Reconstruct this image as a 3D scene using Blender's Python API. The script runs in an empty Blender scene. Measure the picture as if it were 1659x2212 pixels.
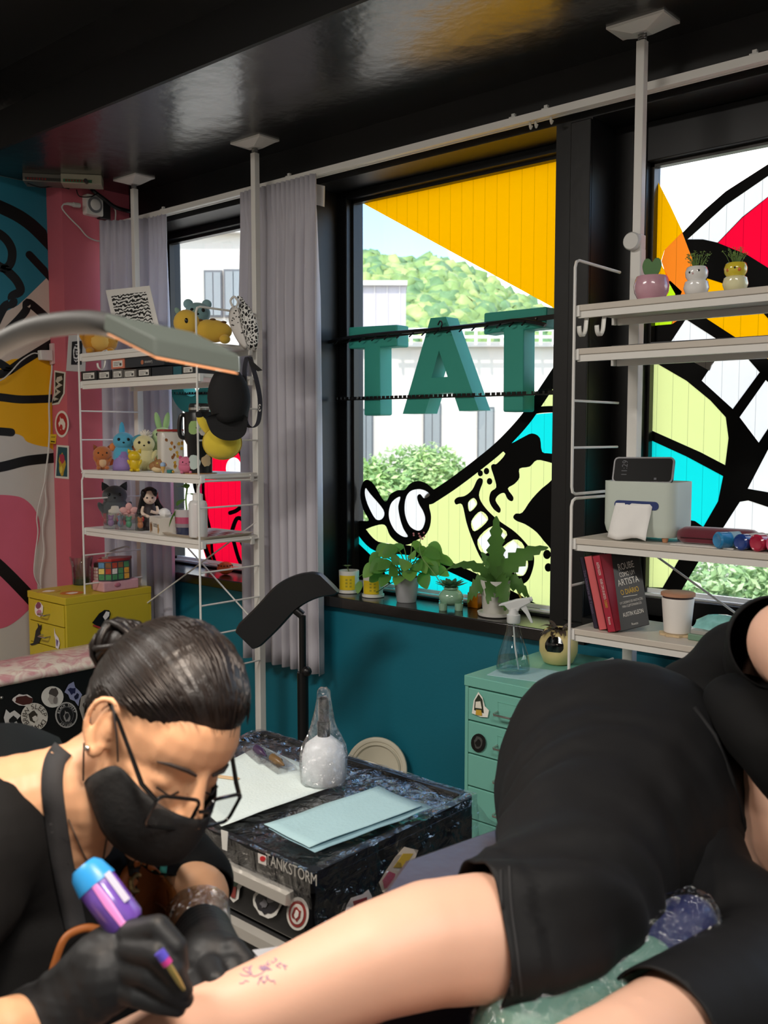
import bpy, bmesh, math, random
from mathutils import Vector, Matrix, noise
from mathutils.geometry import tessellate_polygon
random.seed(7)
S = bpy.context.scene
COL = S.collection
PI = math.pi
# ------------------------------------------------------------------ camera
F, CX, CY, EYE = 2050.0, 829.5, 1106.0, 1.37          # focal length in pixels of the 1659x2212 frame
YAW, PIT = math.radians(41.3), math.atan(165 / F)
FW = Vector((-math.sin(YAW) * math.cos(PIT), math.cos(YAW) * math.cos(PIT), -math.sin(PIT)))
RT = Vector((math.cos(YAW), math.sin(YAW), 0)); UP = RT.cross(FW); C0 = Vector((0, 0, EYE))
cd = bpy.data.cameras.new('camera'); cam = bpy.data.objects.new('camera', cd); COL.objects.link(cam)
cam.location = C0; cam.rotation_euler = (PI / 2 - PIT, 0, YAW)
cd.sensor_fit = 'VERTICAL'; cd.sensor_height = 36; cd.lens = 36 * F / 2212; cd.clip_start = .02; cd.clip_end = 900
cd.dof.use_dof = True; cd.dof.focus_distance = 2.7; cd.dof.aperture_fstop = 7.5
S.camera = cam
# ------------------------------------------------------------------ world, sun, lamps, exposure
W = bpy.data.worlds.new('sky'); S.world = W; W.use_nodes = True
nt = W.node_tree; nt.nodes.clear()
sky = nt.nodes.new('ShaderNodeTexSky'); sky.sky_type = 'NISHITA'; sky.sun_disc = False
sky.sun_elevation = math.radians(58); sky.sun_rotation = math.radians(200); sky.dust_density = .5; sky.air_density = 1.0
tc = nt.nodes.new('ShaderNodeTexCoord'); nz = nt.nodes.new('ShaderNodeTexNoise'); nz.inputs['Scale'].default_value = 2.6; nz.inputs['Detail'].default_value = 6
rmp = nt.nodes.new('ShaderNodeValToRGB'); rmp.color_ramp.elements[0].position = .48; rmp.color_ramp.elements[1].position = .64
mx = nt.nodes.new('ShaderNodeMixRGB'); mx.inputs[2].default_value = (9.4, 8.9, 8.2, 1)
bg = nt.nodes.new('ShaderNodeBackground'); bg.inputs[1].default_value = .4
wo = nt.nodes.new('ShaderNodeOutputWorld')
L = nt.links.new
L(tc.outputs['Generated'], nz.inputs['Vector']); L(nz.outputs['Fac'], rmp.inputs[0]); L(rmp.outputs[0], mx.inputs[0])
tint = nt.nodes.new('ShaderNodeMixRGB'); tint.blend_type = 'MULTIPLY'; tint.inputs[0].default_value = 1; tint.inputs[2].default_value = (.68, .84, .95, 1)
L(sky.outputs[0], tint.inputs[1]); L(tint.outputs[0], mx.inputs[1]); L(mx.outputs[0], bg.inputs[0]); L(bg.outputs[0], wo.inputs[0])
sd = bpy.data.lights.new('sun', 'SUN'); sd.energy = 2.9; sd.angle = .02; sd.color = (1, .94, .85)
so = bpy.data.objects.new('sun', sd); COL.objects.link(so); so.rotation_euler = (math.radians(36), 0, math.radians(25))
def area(name, loc, rot, sx, sy, power, color):
    d = bpy.data.lights.new(name, 'AREA'); d.shape = 'RECTANGLE'; d.size = sx; d.size_y = sy; d.energy = power; d.color = color
    o = bpy.data.objects.new(name, d); COL.objects.link(o); o.location = loc; o.rotation_euler = rot
    return o
area('ceiling_lamp_light', (.55, .1, 2.72), (0, 0, 0), 1.2, .3, 34, (1, .95, .88))
area('ceiling_lamp_light', (-2.2, -.3, 2.72), (0, 0, .4), 1.2, .3, 48, (1, .93, .84))
S.view_settings.view_transform = 'Standard'; S.view_settings.look = 'None'
S.view_settings.exposure = 0.5; S.view_settings.gamma = 1; S.view_settings.use_curve_mapping = False
# ------------------------------------------------------------------ helpers
def ray(x, y): return FW + RT * ((x - CX) / F) + UP * ((CY - y) / F)
def cp(x, y, z): return C0 + ray(x, y) * z            # point at depth z in front of the camera
def oy(x, y, Y): r = ray(x, y); return C0 + r * (Y / r.y)
def ox(x, y, X): r = ray(x, y); return C0 + r * (X / r.x)
def oh(x, y, h): r = ray(x, y); return C0 + r * ((h - EYE) / r.z)
def lin(h):
    h = h.lstrip('#'); o = []
    for i in (0, 2, 4):
        c = int(h[i:i + 2], 16) / 255; o.append(c / 12.92 if c <= .04045 else ((c + .055) / 1.055) ** 2.4)
    return (*o, 1)
MC = {}
def M(hexc, rough=.5, metal=0, var=.06, vs=14, bump=0, bs=60, spec=.5, coat=0, trans=0, sss=0, sheen=0, emit=0, alpha=1, ior=1.45):
    key = (hexc, rough, metal, var, vs, bump, bs, spec, coat, trans, sss, sheen, emit, alpha)
    if key in MC: return MC[key]
    m = bpy.data.materials.new('mat_' + hexc.strip('#')); m.use_nodes = True; n = m.node_tree; b = n.nodes['Principled BSDF']
    c = lin(hexc); I = b.inputs
    I['Base Color'].default_value = c; I['Roughness'].default_value = rough; I['Metallic'].default_value = metal
    I['Specular IOR Level'].default_value = spec; I['Coat Weight'].default_value = coat; I['Transmission Weight'].default_value = trans
    I['Coat Roughness'].default_value = .08; I['IOR'].default_value = ior; I['Alpha'].default_value = alpha
    if sss: I['Subsurface Weight'].default_value = sss; I['Subsurface Radius'].default_value = (.012, .005, .003); I['Subsurface Scale'].default_value = 1
    if sheen: I['Sheen Weight'].default_value = sheen; I['Sheen Roughness'].default_value = .5
    if emit: I['Emission Color'].default_value = c; I['Emission Strength'].default_value = emit
    t = n.nodes.new('ShaderNodeTexCoord')
    if var:
        z = n.nodes.new('ShaderNodeTexNoise'); z.inputs['Scale'].default_value = vs; z.inputs['Detail'].default_value = 4
        h = n.nodes.new('ShaderNodeHueSaturation'); h.inputs['Color'].default_value = c
        r = n.nodes.new('ShaderNodeMapRange'); r.inputs[3].default_value = 1 - var; r.inputs[4].default_value = 1 + var
        n.links.new(t.outputs['Object'], z.inputs['Vector']); n.links.new(z.outputs[0], r.inputs[0]); n.links.new(r.outputs[0], h.inputs['Value']); n.links.new(h.outputs[0], I['Base Color'])
    if bump:
        z = n.nodes.new('ShaderNodeTexNoise'); z.inputs['Scale'].default_value = bs; z.inputs['Detail'].default_value = 3
        u = n.nodes.new('ShaderNodeBump'); u.inputs['Strength'].default_value = bump; u.inputs['Distance'].default_value = .01
        n.links.new(t.outputs['Object'], z.inputs['Vector']); n.links.new(z.outputs[0], u.inputs['Height']); n.links.new(u.outputs[0], I['Normal'])
    MC[key] = m; return m
def film(hexc, dens=.88):
    key = ('film', hexc, dens)
    if key in MC: return MC[key]
    m = bpy.data.materials.new('film_' + hexc.strip('#')); m.use_nodes = True; n = m.node_tree; n.nodes.clear(); c = lin(hexc)
    out = n.nodes.new('ShaderNodeOutputMaterial'); tr = n.nodes.new('ShaderNodeBsdfTranslucent'); df = n.nodes.new('ShaderNodeBsdfDiffuse'); ms = n.nodes.new('ShaderNodeMixShader')
    ms.inputs[0].default_value = .12
    g = n.nodes.new('ShaderNodeNewGeometry'); sp = n.nodes.new('ShaderNodeSeparateXYZ')
    a = n.nodes.new('ShaderNodeMath'); a.operation = 'MULTIPLY'; a.inputs[1].default_value = 1 / .052
    b = n.nodes.new('ShaderNodeMath'); b.operation = 'FRACT'; d = n.nodes.new('ShaderNodeMath'); d.operation = 'GREATER_THAN'; d.inputs[1].default_value = .97
    mm = n.nodes.new('ShaderNodeMixRGB'); mm.inputs[1].default_value = c; mm.inputs[2].default_value = (c[0] * .62, c[1] * .62, c[2] * .62, 1)
    k = n.links.new
    k(g.outputs['Position'], sp.inputs[0]); k(sp.outputs[0], a.inputs[0]); k(a.outputs[0], b.inputs[0]); k(b.outputs[0], d.inputs[0]); k(d.outputs[0], mm.inputs[0])
    k(mm.outputs[0], tr.inputs[0]); k(mm.outputs[0], df.inputs[0]); k(tr.outputs[0], ms.inputs[1]); k(df.outputs[0], ms.inputs[2]); k(ms.outputs[0], out.inputs[0])
    MC[key] = m; return m
def clear(name='pane_glass', tint=(1, 1, 1, 1), gloss=.05, rough=0.0, bump=0, bs=30, fres=True):
    key = ('clear', name)
    if key in MC: return MC[key]
    m = bpy.data.materials.new(name); m.use_nodes = True; n = m.node_tree; n.nodes.clear()
    out = n.nodes.new('ShaderNodeOutputMaterial'); tr = n.nodes.new('ShaderNodeBsdfTransparent'); gl = n.nodes.new('ShaderNodeBsdfGlossy'); ms = n.nodes.new('ShaderNodeMixShader')
    tr.inputs[0].default_value = tint; gl.inputs['Roughness'].default_value = rough; ms.inputs[0].default_value = gloss
    if fres:
        fr = n.nodes.new('ShaderNodeLayerWeight'); fr.inputs[0].default_value = .5; mr = n.nodes.new('ShaderNodeMapRange'); mr.inputs[3].default_value = gloss; mr.inputs[4].default_value = min(1, gloss * 8)
        pw = n.nodes.new('ShaderNodeMath'); pw.operation = 'POWER'; pw.inputs[1].default_value = 2.5
        n.links.new(fr.outputs['Facing'], pw.inputs[0]); n.links.new(pw.outputs[0], mr.inputs[0]); n.links.new(mr.outputs[0], ms.inputs[0])
    if bump:
        t = n.nodes.new('ShaderNodeTexCoord'); z = n.nodes.new('ShaderNodeTexNoise'); z.inputs['Scale'].default_value = bs; z.inputs['Detail'].default_value = 4; z.inputs['Distortion'].default_value = 1.2
        u = n.nodes.new('ShaderNodeBump'); u.inputs['Strength'].default_value = bump; u.inputs['Distance'].default_value = .02
        n.links.new(t.outputs['Object'], z.inputs['Vector']); n.links.new(z.outputs[0], u.inputs['Height']); n.links.new(u.outputs[0], gl.inputs['Normal'])
    n.links.new(tr.outputs[0], ms.inputs[1]); n.links.new(gl.outputs[0], ms.inputs[2]); n.links.new(ms.outputs[0], out.inputs[0])
    MC[key] = m; return m
def frame_of(d, upv=Vector((0, 0, 1))):
    d = d.normalized()
    if abs(d.dot(upv)) > .98: upv = Vector((1, 0, 0))
    a = upv.cross(d).normalized(); return a, d.cross(a).normalized()
def catmull(pts, n=6, closed=True):
    P = [Vector(p) for p in pts]; k = len(P); out = []
    for i in range(k if closed else k - 1):
        if closed: a, b, c, d = P[i - 1], P[i], P[(i + 1) % k], P[(i + 2) % k]
        else: a, b, c, d = P[max(i - 1, 0)], P[i], P[i + 1], P[min(i + 2, k - 1)]
        for j in range(n):
            t = j / n
            out.append(.5 * ((2 * b) + (c - a) * t + (2 * a - 5 * b + 4 * c - d) * t * t + (3 * b - a - 3 * c + d) * t ** 3))
    if not closed: out.append(P[-1])
    return out
class MB:
    """collects vertices and faces of one part"""
    def __init__(s): s.v = []; s.f = []
    def add(s, v, f):
        o = len(s.v); s.v += [Vector(p) for p in v]; s.f += [tuple(i + o for i in q) for q in f]; return s
    def box(s, x0, x1, y0, y1, z0, z1):
        return s.add([(x0, y0, z0), (x1, y0, z0), (x1, y1, z0), (x0, y1, z0), (x0, y0, z1), (x1, y0, z1), (x1, y1, z1), (x0, y1, z1)],
                     [(0, 3, 2, 1), (4, 5, 6, 7), (0, 1, 5, 4), (1, 2, 6, 5), (2, 3, 7, 6), (3, 0, 4, 7)])
    def obox(s, c, ax, ay, az):                        # box from centre and three half-axis vectors
        c = Vector(c); ax, ay, az = Vector(ax), Vector(ay), Vector(az)
        v = [c + i * ax + j * ay + k * az for k in (-1, 1) for i, j in ((-1, -1), (1, -1), (1, 1), (-1, 1))]
        return s.add(v, [(0, 3, 2, 1), (4, 5, 6, 7), (0, 1, 5, 4), (1, 2, 6, 5), (2, 3, 7, 6), (3, 0, 4, 7)])
    def loft(s, rings, cap=True, closed=True):
        n = len(rings[0]); o = len(s.v)
        for r in rings: s.v += [Vector(p) for p in r]
        for i in range(len(rings) - 1):
            for j in range(n if closed else n - 1):
                a = o + i * n + j; b = o + i * n + (j + 1) % n; s.f.append((a, b, b + n, a + n))
        if cap: s.f.append(tuple(o + j for j in range(n))[::-1]); s.f.append(tuple(o + (len(rings) - 1) * n + j for j in range(n)))
        return s
    def tube(s, pts, r, n=8, cap=True):
        P = [Vector(p) for p in pts]; R = r if isinstance(r, (list, tuple)) else [r] * len(P); rings = []; a = None
        for i, p in enumerate(P):
            d = (P[min(i + 1, len(P) - 1)] - P[max(i - 1, 0)])
            if d.length < 1e-9: d = Vector((0, 0, 1))
            d.normalize()
            if a is None: a, b = frame_of(d)
            else: a = (a - d * a.dot(d)).normalized(); b = d.cross(a)
            rings.append([p + a * (R[i] * math.cos(2 * PI * k / n)) + b * (R[i] * math.sin(2 * PI * k / n)) for k in range(n)])
        return s.loft(rings, cap)
    def lathe(s, prof, n=24, c=(0, 0, 0), cap=True, sx=1, sy=1):
        c = Vector(c)
        return s.loft([[c + Vector((r * math.cos(2 * PI * k / n) * sx, r * math.sin(2 * PI * k / n) * sy, z)) for k in range(n)] for r, z in prof], cap)
    def ball(s, c, r, n=14, rot=None):
        c = Vector(c); r = r if isinstance(r, (tuple, list)) else (r, r, r); m = max(6, n // 2 + 1); o = len(s.v)
        def T(x, y, z):
            p = Vector((x * r[0], y * r[1], z * r[2])); return c + (rot @ p if rot else p)
        for i in range(1, m):
            t = PI * i / m
            for j in range(n): s.v.append(T(math.sin(t) * math.cos(2 * PI * j / n), math.sin(t) * math.sin(2 * PI * j / n), -math.cos(t)))
        for i in range(m - 2):
            for j in range(n): a = o + i * n + j; b = o + i * n + (j + 1) % n; s.f.append((a, b, b + n, a + n))
        s.v.append(T(0, 0, -1)); s.v.append(T(0, 0, 1)); e = len(s.v)
        for j in range(n): s.f.append((e - 2, o + (j + 1) % n, o + j)); k = o + (m - 2) * n; s.f.append((e - 1, k + j, k + (j + 1) % n))
        return s
    def prism(s, pts, vec, holes=()):                  # flat outline (3-D points) extruded along vec; vec None gives a sheet
        loops = [[Vector(p) for p in pts]] + [[Vector(p) for p in h] for h in holes]
        tri = tessellate_polygon(loops); flat = [p for l in loops for p in l]; o = len(s.v); n = len(flat)
        s.v += flat; s.f += [tuple(o + i for i in t) for t in tri]
        if vec is not None:
            vec = Vector(vec); s.v += [p + vec for p in flat]; s.f += [tuple(o + n + i for i in t[::-1]) for t in tri]; k = 0
            for l in loops:
                for i in range(len(l)): a = o + k + i; b = o + k + (i + 1) % len(l); s.f.append((a, b, b + n, a + n))
                k += len(l)
        return s
    def xf(s, m):
        s.v = [m @ p for p in s.v]; return s
    def mesh(s, name, smooth=None, fix=True):
        me = bpy.data.meshes.new(name); me.from_pydata([tuple(p) for p in s.v], [], s.f)
        if fix:
            b = bmesh.new(); b.from_mesh(me); bmesh.ops.recalc_face_normals(b, faces=b.faces); b.to_mesh(me); b.free()
        if smooth is not None:
            for p in me.polygons: p.use_smooth = True
            if smooth < 179: me.set_sharp_from_angle(angle=math.radians(smooth))
        return me
def wloc(o):
    m = Matrix.Identity(4)
    while o is not None: m = Matrix.LocRotScale(o.location, o.rotation_euler, o.scale) @ m; o = o.parent
    return m
def part(name, mb, mat, parent=None, smooth=40, world=False, bevel=0, fix=True, label=None):
    if world and parent is not None: mb.xf(wloc(parent).inverted())
    me = mb.mesh(name, smooth, fix) if isinstance(mb, MB) else mb
    if mat is not None and not me.materials: me.materials.append(mat)
    o = bpy.data.objects.new(name, me); COL.objects.link(o); o.parent = parent
    if bevel:
        b = o.modifiers.new('bevel', 'BEVEL'); b.width = bevel; b.segments = 2; b.limit_method = 'ANGLE'; b.angle_limit = .6
    if label: o['label'] = label
    return o
def thing(name, label, cat, loc=(0, 0, 0), rz=0, group=None, rot=None):
    o = bpy.data.objects.new(name, None); COL.objects.link(o); o.location = loc; o.rotation_euler = rot or (0, 0, rz)
    o.empty_display_size = .05; o['label'] = label; o['category'] = cat
    if group: o['group'] = group
    return o
def tag(o, label, cat, group=None):
    o['label'] = label; o['category'] = cat
    if group: o['group'] = group
    return o
def struct(name, mb, mat, parent=None, **k):
    o = part(name, mb, mat, parent, **k)
    if parent is None: o['kind'] = 'structure'
    return o
def sempty(name, loc=(0, 0, 0)):
    o = bpy.data.objects.new(name, None); COL.objects.link(o); o.location = loc; o['kind'] = 'structure'; return o
def dup(o, parent=None):
    c = o.copy(); COL.objects.link(c); c.parent = parent
    for ch in list(o.children): dup(ch, c)
    return c
TXT = {}
def text_mesh(s, size=1, ext=0.0, align='CENTER'):
    cu = bpy.data.curves.new('lettering', 'FONT'); cu.body = s; cu.size = size; cu.extrude = ext; cu.align_x = align; cu.align_y = 'CENTER'; cu.resolution_u = 3
    o = bpy.data.objects.new('lettering', cu); COL.objects.link(o)
    dg = bpy.context.evaluated_depsgraph_get(); me = bpy.data.meshes.new_from_object(o.evaluated_get(dg)); bpy.data.objects.remove(o); bpy.data.curves.remove(cu)
    me.name = 'lettering'; return me
def lettering(s, origin, xdir, updir, size, mat, parent, world=True, width=None, name='lettering'):
    """flat print: text lying in the plane of xdir/updir"""
    me = text_mesh(s, size); x = Vector(xdir).normalized(); u = Vector(updir); u = (u - x * u.dot(x)).normalized(); n = x.cross(u)
    if width:
        w = max(v.co.x for v in me.vertices) - min(v.co.x for v in me.vertices); k = width / w
    else: k = 1
    m = Matrix(((x.x * k, u.x, n.x, origin[0]), (x.y * k, u.y, n.y, origin[1]), (x.z * k, u.z, n.z, origin[2]), (0, 0, 0, 1)))
    if world and parent is not None: m = wloc(parent).inverted() @ m
    me.transform(m); me.materials.append(mat)
    o = bpy.data.objects.new(name, me); COL.objects.link(o); o.parent = parent; return o
def ribbon(pts, w, n=6, caps=True, smooth=True):
    """2-D stroke outline of width w along a centre line"""
    P = [Vector((p[0], p[1])) for p in pts]
    if smooth: P = catmull(P, n, False)
    A, B = [], []
    for i, p in enumerate(P):
        d = (P[min(i + 1, len(P) - 1)] - P[max(i - 1, 0)]).normalized(); q = Vector((-d.y, d.x)) * (w / 2); A.append(p + q); B.append(p - q)
    out = list(A)
    if caps:
        d = (P[-1] - P[-2]).normalized(); q = Vector((-d.y, d.x)); out += [P[-1] + (q * math.cos(t) + d * math.sin(t)) * (w / 2) for t in [PI * k / 6 for k in range(1, 6)]]
    out += B[::-1]
    if caps:
        d = (P[0] - P[1]).normalized(); q = Vector((-d.y, d.x)); out += [P[0] + (q * math.cos(t) + d * math.sin(t)) * (w / 2) for t in [PI * k / 6 for k in range(1, 6)]]
    return out
def rrect(x0, x1, y0, y1, r, n=4):
    o = []
    for cx, cy, a in ((x1 - r, y1 - r, 0), (x0 + r, y1 - r, PI / 2), (x0 + r, y0 + r, PI), (x1 - r, y0 + r, 1.5 * PI)):
        o += [(cx + r * math.cos(a + PI / 2 * k / n), cy + r * math.sin(a + PI / 2 * k / n)) for k in range(n + 1)]
    return o
# ------------------------------------------------------------------ the room
WY, GY = 2.65, 2.86                                     # wall face, glass plane
blackp = M('#0d0d0e', .42, var=.1, bump=.05, bs=25)
blackw = M('#121213', .35, var=.12, bump=.04, bs=40)
tealw = M('#0f6c80', .55, var=.05, vs=3, bump=.05, bs=90)
def ceiling_gloss():
    m = M('#0c0d0e', .25, var=.15, vs=5, bump=.3, bs=11, ior=2.4); return m
struct('floor', MB().box(-4.3, 1.7, -1.9, 2.65, -.1, 0), M('#6f6a64', .5, var=.1, vs=4))
struct('ceiling', MB().box(-4.3, 1.7, -1.9, 1.9, 2.8, 2.9), M('#08090a', .6, var=.15))
struct('ceiling_soffit', MB().box(-4.3, 1.7, 1.9, 2.92, 2.5, 2.9), ceiling_gloss())
struct('ceiling_ledge', MB().box(-4.06, 1.7, 1.885, 1.9, 2.497, 2.64), M('#070708', .55, var=.15))
struct('wall_behind', MB().box(-4.3, 1.7, -2.0, -1.9, 0, 2.9), M('#b9b4ae', .7))
struct('wall_right', MB().box(1.7, 1.8, -2, 2.92, 0, 2.9), M('#a9a6a2', .7))
# window wall: teal below, black piers and head
X1a, X1b, X2a, X2b, X3a, X3b = -3.905, -3.0, -2.705, -1.61, -1.483, .6
ZS, ZH = .745, 2.335
wb = struct('wall_window_side', MB().box(-4.3, 1.7, WY, 2.92, 0, .706), tealw)
for a, b in ((-4.3, X1a), (X1b, X2a), (X2b, X3a), (X3b, 1.7)):
    part('pier', MB().box(a, b, WY, 2.92, .706, ZH), blackp, wb, smooth=None)
part('head', MB().box(-4.3, 1.7, WY, 2.92, ZH, 2.5), blackp, wb, smooth=None)
part('pier_strip', MB().box(-1.553, X3a, WY - .012, WY, .78, 2.33), blackp, wb, smooth=None, bevel=.003)
part('wall_below_window', MB().box(X3a, X3b, WY + .06, 2.92, .706, .8), blackp, wb, smooth=None)
for i, (a, b) in enumerate(((-3.93, -2.98), (-2.74, X2b))):
    struct('trim_%d' % (i + 1), MB().box(a, b, WY - .035, 2.84, .703, ZS), M('#1b1816', .2, var=.15, vs=6, bump=.02, ior=1.7), bevel=.004)
struct('trim_3', MB().box(X3a, X3b, WY - .02, 2.84, .74, .80), M('#141312', .35), bevel=.004)
# left wall with its painted mural, pink corner column
wl = struct('wall_left', MB().box(-4.3, -4.06, -2, 2.92, 0, 2.9), M('#c9c5bf', .6, var=.03, bump=.05, bs=120))
pk = M('#c4626f', .6, var=.04, bump=.05, bs=120)
struct('wall_corner_column', MB().box(-4.06, -3.93, 2.3, WY, 0, 2.5), pk)
def wallpt(p): return ox(p[0], p[1], -4.0595)
def mural(name, pts, mat, off=.0, smooth=True):
    q = catmull([(x, y, 0) for x, y in pts], 5) if smooth else pts
    P = [ox(p[0], p[1], -4.0595) + Vector((off, 0, 0)) for p in q]
    for p in P: p.y = min(p.y, 2.299); p.z = min(p.z, 2.499)
    part(name, MB().prism(P, (-.001, 0, 0)), mat, wl, smooth=None)
MU = {'t': M('#23778c', .6, var=.06, vs=3), 'c': M('#cfc0b4', .6, var=.03), 'y': M('#e8ac0c', .6, var=.05, vs=3), 'p': M('#d3647c', .6, var=.04), 'k': M('#0c0c0d', .45, var=.2, bump=.1, bs=80)}
mural('mural_patch', [(-160, 330), (130, 330), (130, 590), (103, 598), (60, 640), (38, 660), (-160, 760)], MU['t'], .0004, False)
mural('mural_patch', [(-160, 760), (38, 660), (60, 640), (103, 598), (130, 590), (130, 760), (-160, 860)], MU['c'], .0003, False)
mural('mural_patch', [(-160, 830), (0, 785), (40, 775), (140, 780), (140, 960), (100, 965), (60, 955), (25, 935), (-160, 920)], MU['y'], .0004)
mural('mural_patch', [(-160, 1100), (-40, 1072), (30, 1071), (62, 1085), (82, 1115), (86, 1150), (78, 1190), (72, 1225), (80, 1262), (75, 1300), (30, 1345), (-20, 1362), (-160, 1380)], MU['p'], .0004)
for pts, w in (([(-120, 400), (0, 447), (60, 480), (112, 530)], 22), ([(-60, 480), (0, 506), (24, 535), (24, 565), (10, 580), (-10, 570)], 15),
               ([(10, 580), (35, 605), (44, 628), (26, 640), (28, 655), (10, 662), (-10, 700)], 15), ([(63, 550), (110, 600)], 13),
               ([(18, 712), (40, 690), (56, 670), (62, 654), (110, 695)], 14), ([(-40, 812), (8, 806), (50, 780), (112, 742)], 15), ([(-30, 770), (0, 785), (22, 800)], 14),
               ([(-80, 850), (0, 858), (50, 863), (130, 860)], 14), ([(-80, 928), (0, 932), (24, 934)], 14), ([(-80, 1020), (0, 1009), (60, 995), (130, 988)], 17), ([(-90, 1150), (0, 1225), (72, 1298)], 22)):
    mural('mural_stroke', [tuple(p) for p in ribbon(pts, w * 1.25)], MU['k'], .001, False)
# ------------------------------------------------------------------ windows
alu = M('#17181a', .35, metal=.3, var=.1)
def window(i, xa, xb, za, zb, fl, fr, fb, ft):
    e = sempty('window_%d' % i, ((xa + xb) / 2, GY, za))
    m = MB()
    for (a, b, c, d) in ((xa, xa + fl, za, zb), (xb - fr, xb, za, zb), (xa + fl, xb - fr, za, za + fb), (xa + fl, xb - fr, zb - ft, zb)): m.box(a, b, 2.80, 2.90, c, d)
    part('window_frame', m, alu, e, world=True, smooth=None, bevel=.003)
    m = MB(); q = .012
    for (a, b, c, d) in ((xa + fl, xa + fl + q, za + fb, zb - ft), (xb - fr - q, xb - fr, za + fb, zb - ft), (xa + fl, xb - fr, zb - ft - q, zb - ft)): m.box(a, b, 2.83, 2.858, c, d)
    part('glazing_bead', m, M('#2a2826', .3, metal=.5), e, world=True, smooth=None)
    part('sill_rail', MB().box(xa + fl, xb - fr, 2.822, 2.835, za + fb - .004, za + fb + .006).box(xa + fl, xb - fr, 2.842, 2.852, za + fb + .006, za + fb + .02), M('#eef0f2', .3), e, world=True, smooth=None)
    part('pane', MB().box(xa + fl - .005, xb - fr + .005, GY, GY + .005, za + fb - .005, zb - ft + .005), clear(), e, world=True, smooth=None)
    return e
W1 = window(1, X1a, X1b, ZS, ZH, .025, .03, .01, .03)
W2 = window(2, X2a, X2b, ZS, ZH, .045, .02, .012, .03)
W3 = window(3, X3a + .06, X3b, .8, ZH, .045, .05, .06, .12)
part('reveal_panel', MB().box(X3a, X3a + .06, 2.80, 2.9, .8, ZH), blackp, W3, world=True, smooth=None)
LIM = {}
def vin(win, name, pts, mat, layer=0, smooth=False, holes=(), lim=None, n=5):
    """adhesive film on the room side of the glass, outlined on the glass plane"""
    Y = GY - .0012 - .0006 * layer
    def mp(l):
        l = catmull([(p[0], p[1], 0) for p in l], n) if smooth else l
        out = []
        for p in l:
            q = oy(p[0], p[1], Y); q.y = Y
            if lim: q.x = min(max(q.x, lim[0]), lim[1]); q.z = min(max(q.z, lim[2]), lim[3])
            out.append(q)
        return out
    return part(name, MB().prism(mp(pts), None, [mp(h) for h in holes]), mat, win, world=True, smooth=None, fix=False)
K = M('#020202', .5, var=0, spec=.12)
fy, fl_, fc, fw_, fr_, fo, fg = film('#ffb000'), film('#f3f49a'), film('#14e4d8'), film('#fff4e6'), film('#ff0a32'), film('#ff8420'), film('#c8ec1c')
fpink = film('#b01038')
def z3(*p): return [(660 + .3496 * x, 250 + .3496 * y) for x, y in p]
def z4(*p): return [(660 + .3496 * x, 780 + .3496 * y) for x, y in p]
L2 = (X2a + .045, X2b - .02, ZS + .012, ZH - .03)
vin(W2, 'film_panel', [(777, 428), (1200, 335), (1230, 320), (1230, 690), (1191, 662)], fy, 0, lim=L2)
TH = [z4((1005, 875), (1040, 846), (1060, 885), (1015, 930)), z4((1025, 990), (1082, 928), (1128, 980), (1045, 1052)), z4((1063, 1105), (1160, 1018), (1246, 1075), (1110, 1192)), z4((1140, 1235), (1285, 1102), (1352, 1170), (1215, 1290)), z4((1290, 1310), (1362, 1228), (1374, 1270), (1345, 1325))]
vin(W2, 'film_panel', z4((345, 1035), (490, 1000), (540, 1090), (610, 1115), (690, 1090), (745, 1040), (755, 960), (745, 900), (770, 860), (1000, 700), (1240, 520), (1300, 560), (1440, 570), (1640, 620), (1640, 1650), (1370, 1500), (1000, 1310), (640, 1150), (415, 1110)), fl_, 0, lim=L2, holes=TH)
vin(W2, 'film_panel', z4((1400, 330), (1510, 180), (1640, 60), (1640, 300)), fl_, 0, lim=L2)
vin(W2, 'film_panel', z4((1235, 520), (1395, 330), (1640, 310), (1640, 590), (1300, 580)), fc, 1, lim=L2)
vin(W2, 'film_panel', z4((330, 1065), (420, 1125), (640, 1165), (1000, 1318), (1200, 1415), (1060, 1500), (490, 1400), (330, 1340)), fc, 1, lim=L2)
# dark outlines
vin(W2, 'film_stroke', [tuple(p) for p in ribbon(z4((770, 850), (900, 765), (1060, 645), (1210, 520), (1350, 370), (1440, 240), (1560, 60)), 25)], K, 3, lim=L2)
vin(W2, 'film_stroke', [tuple(p) for p in ribbon(z4((1395, 315), (1460, 300), (1640, 295)), 14)], K, 4, lim=L2)
vin(W2, 'film_stroke', [tuple(p) for p in ribbon(z4((335, 1040), (440, 1145), (640, 1170), (760, 1212), (1000, 1320), (1200, 1415), (1420, 1530)), 21)], K, 3, lim=L2)
vin(W2, 'film_stroke', z4((320, 1120), (420, 1215), (480, 1290), (545, 1420), (320, 1420)), K, 4, lim=L2)
eh = [z4((372, 785), (400, 820), (482, 920), (476, 972), (435, 977), (390, 900), (368, 830)), z4((585, 838), (573, 900), (585, 975), (605, 1035), (632, 1083), (600, 1083), (555, 1050), (522, 990), (515, 930), (535, 870)),
      z4((650, 803), (700, 791), (745, 803), (768, 828), (735, 848), (708, 822), (690, 838), (700, 880), (728, 930), (740, 980), (722, 1035), (690, 1047), (645, 1020), (618, 960), (612, 900), (622, 840))]
vin(W2, 'film_shape', z4((338, 830), (352, 755), (383, 733), (425, 765), (490, 868), (525, 822), (570, 798), (612, 795), (645, 758), (695, 740), (745, 755), (782, 785), (806, 812), (790, 855), (764, 890), (776, 960), (766, 1030), (735, 1080), (690, 1105), (650, 1128), (608, 1136), (560, 1115), (520, 1075), (488, 1012), (415, 1022), (326, 1055), (326, 990), (390, 985), (358, 920)), K, 5, True, eh, lim=L2, n=4)
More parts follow.
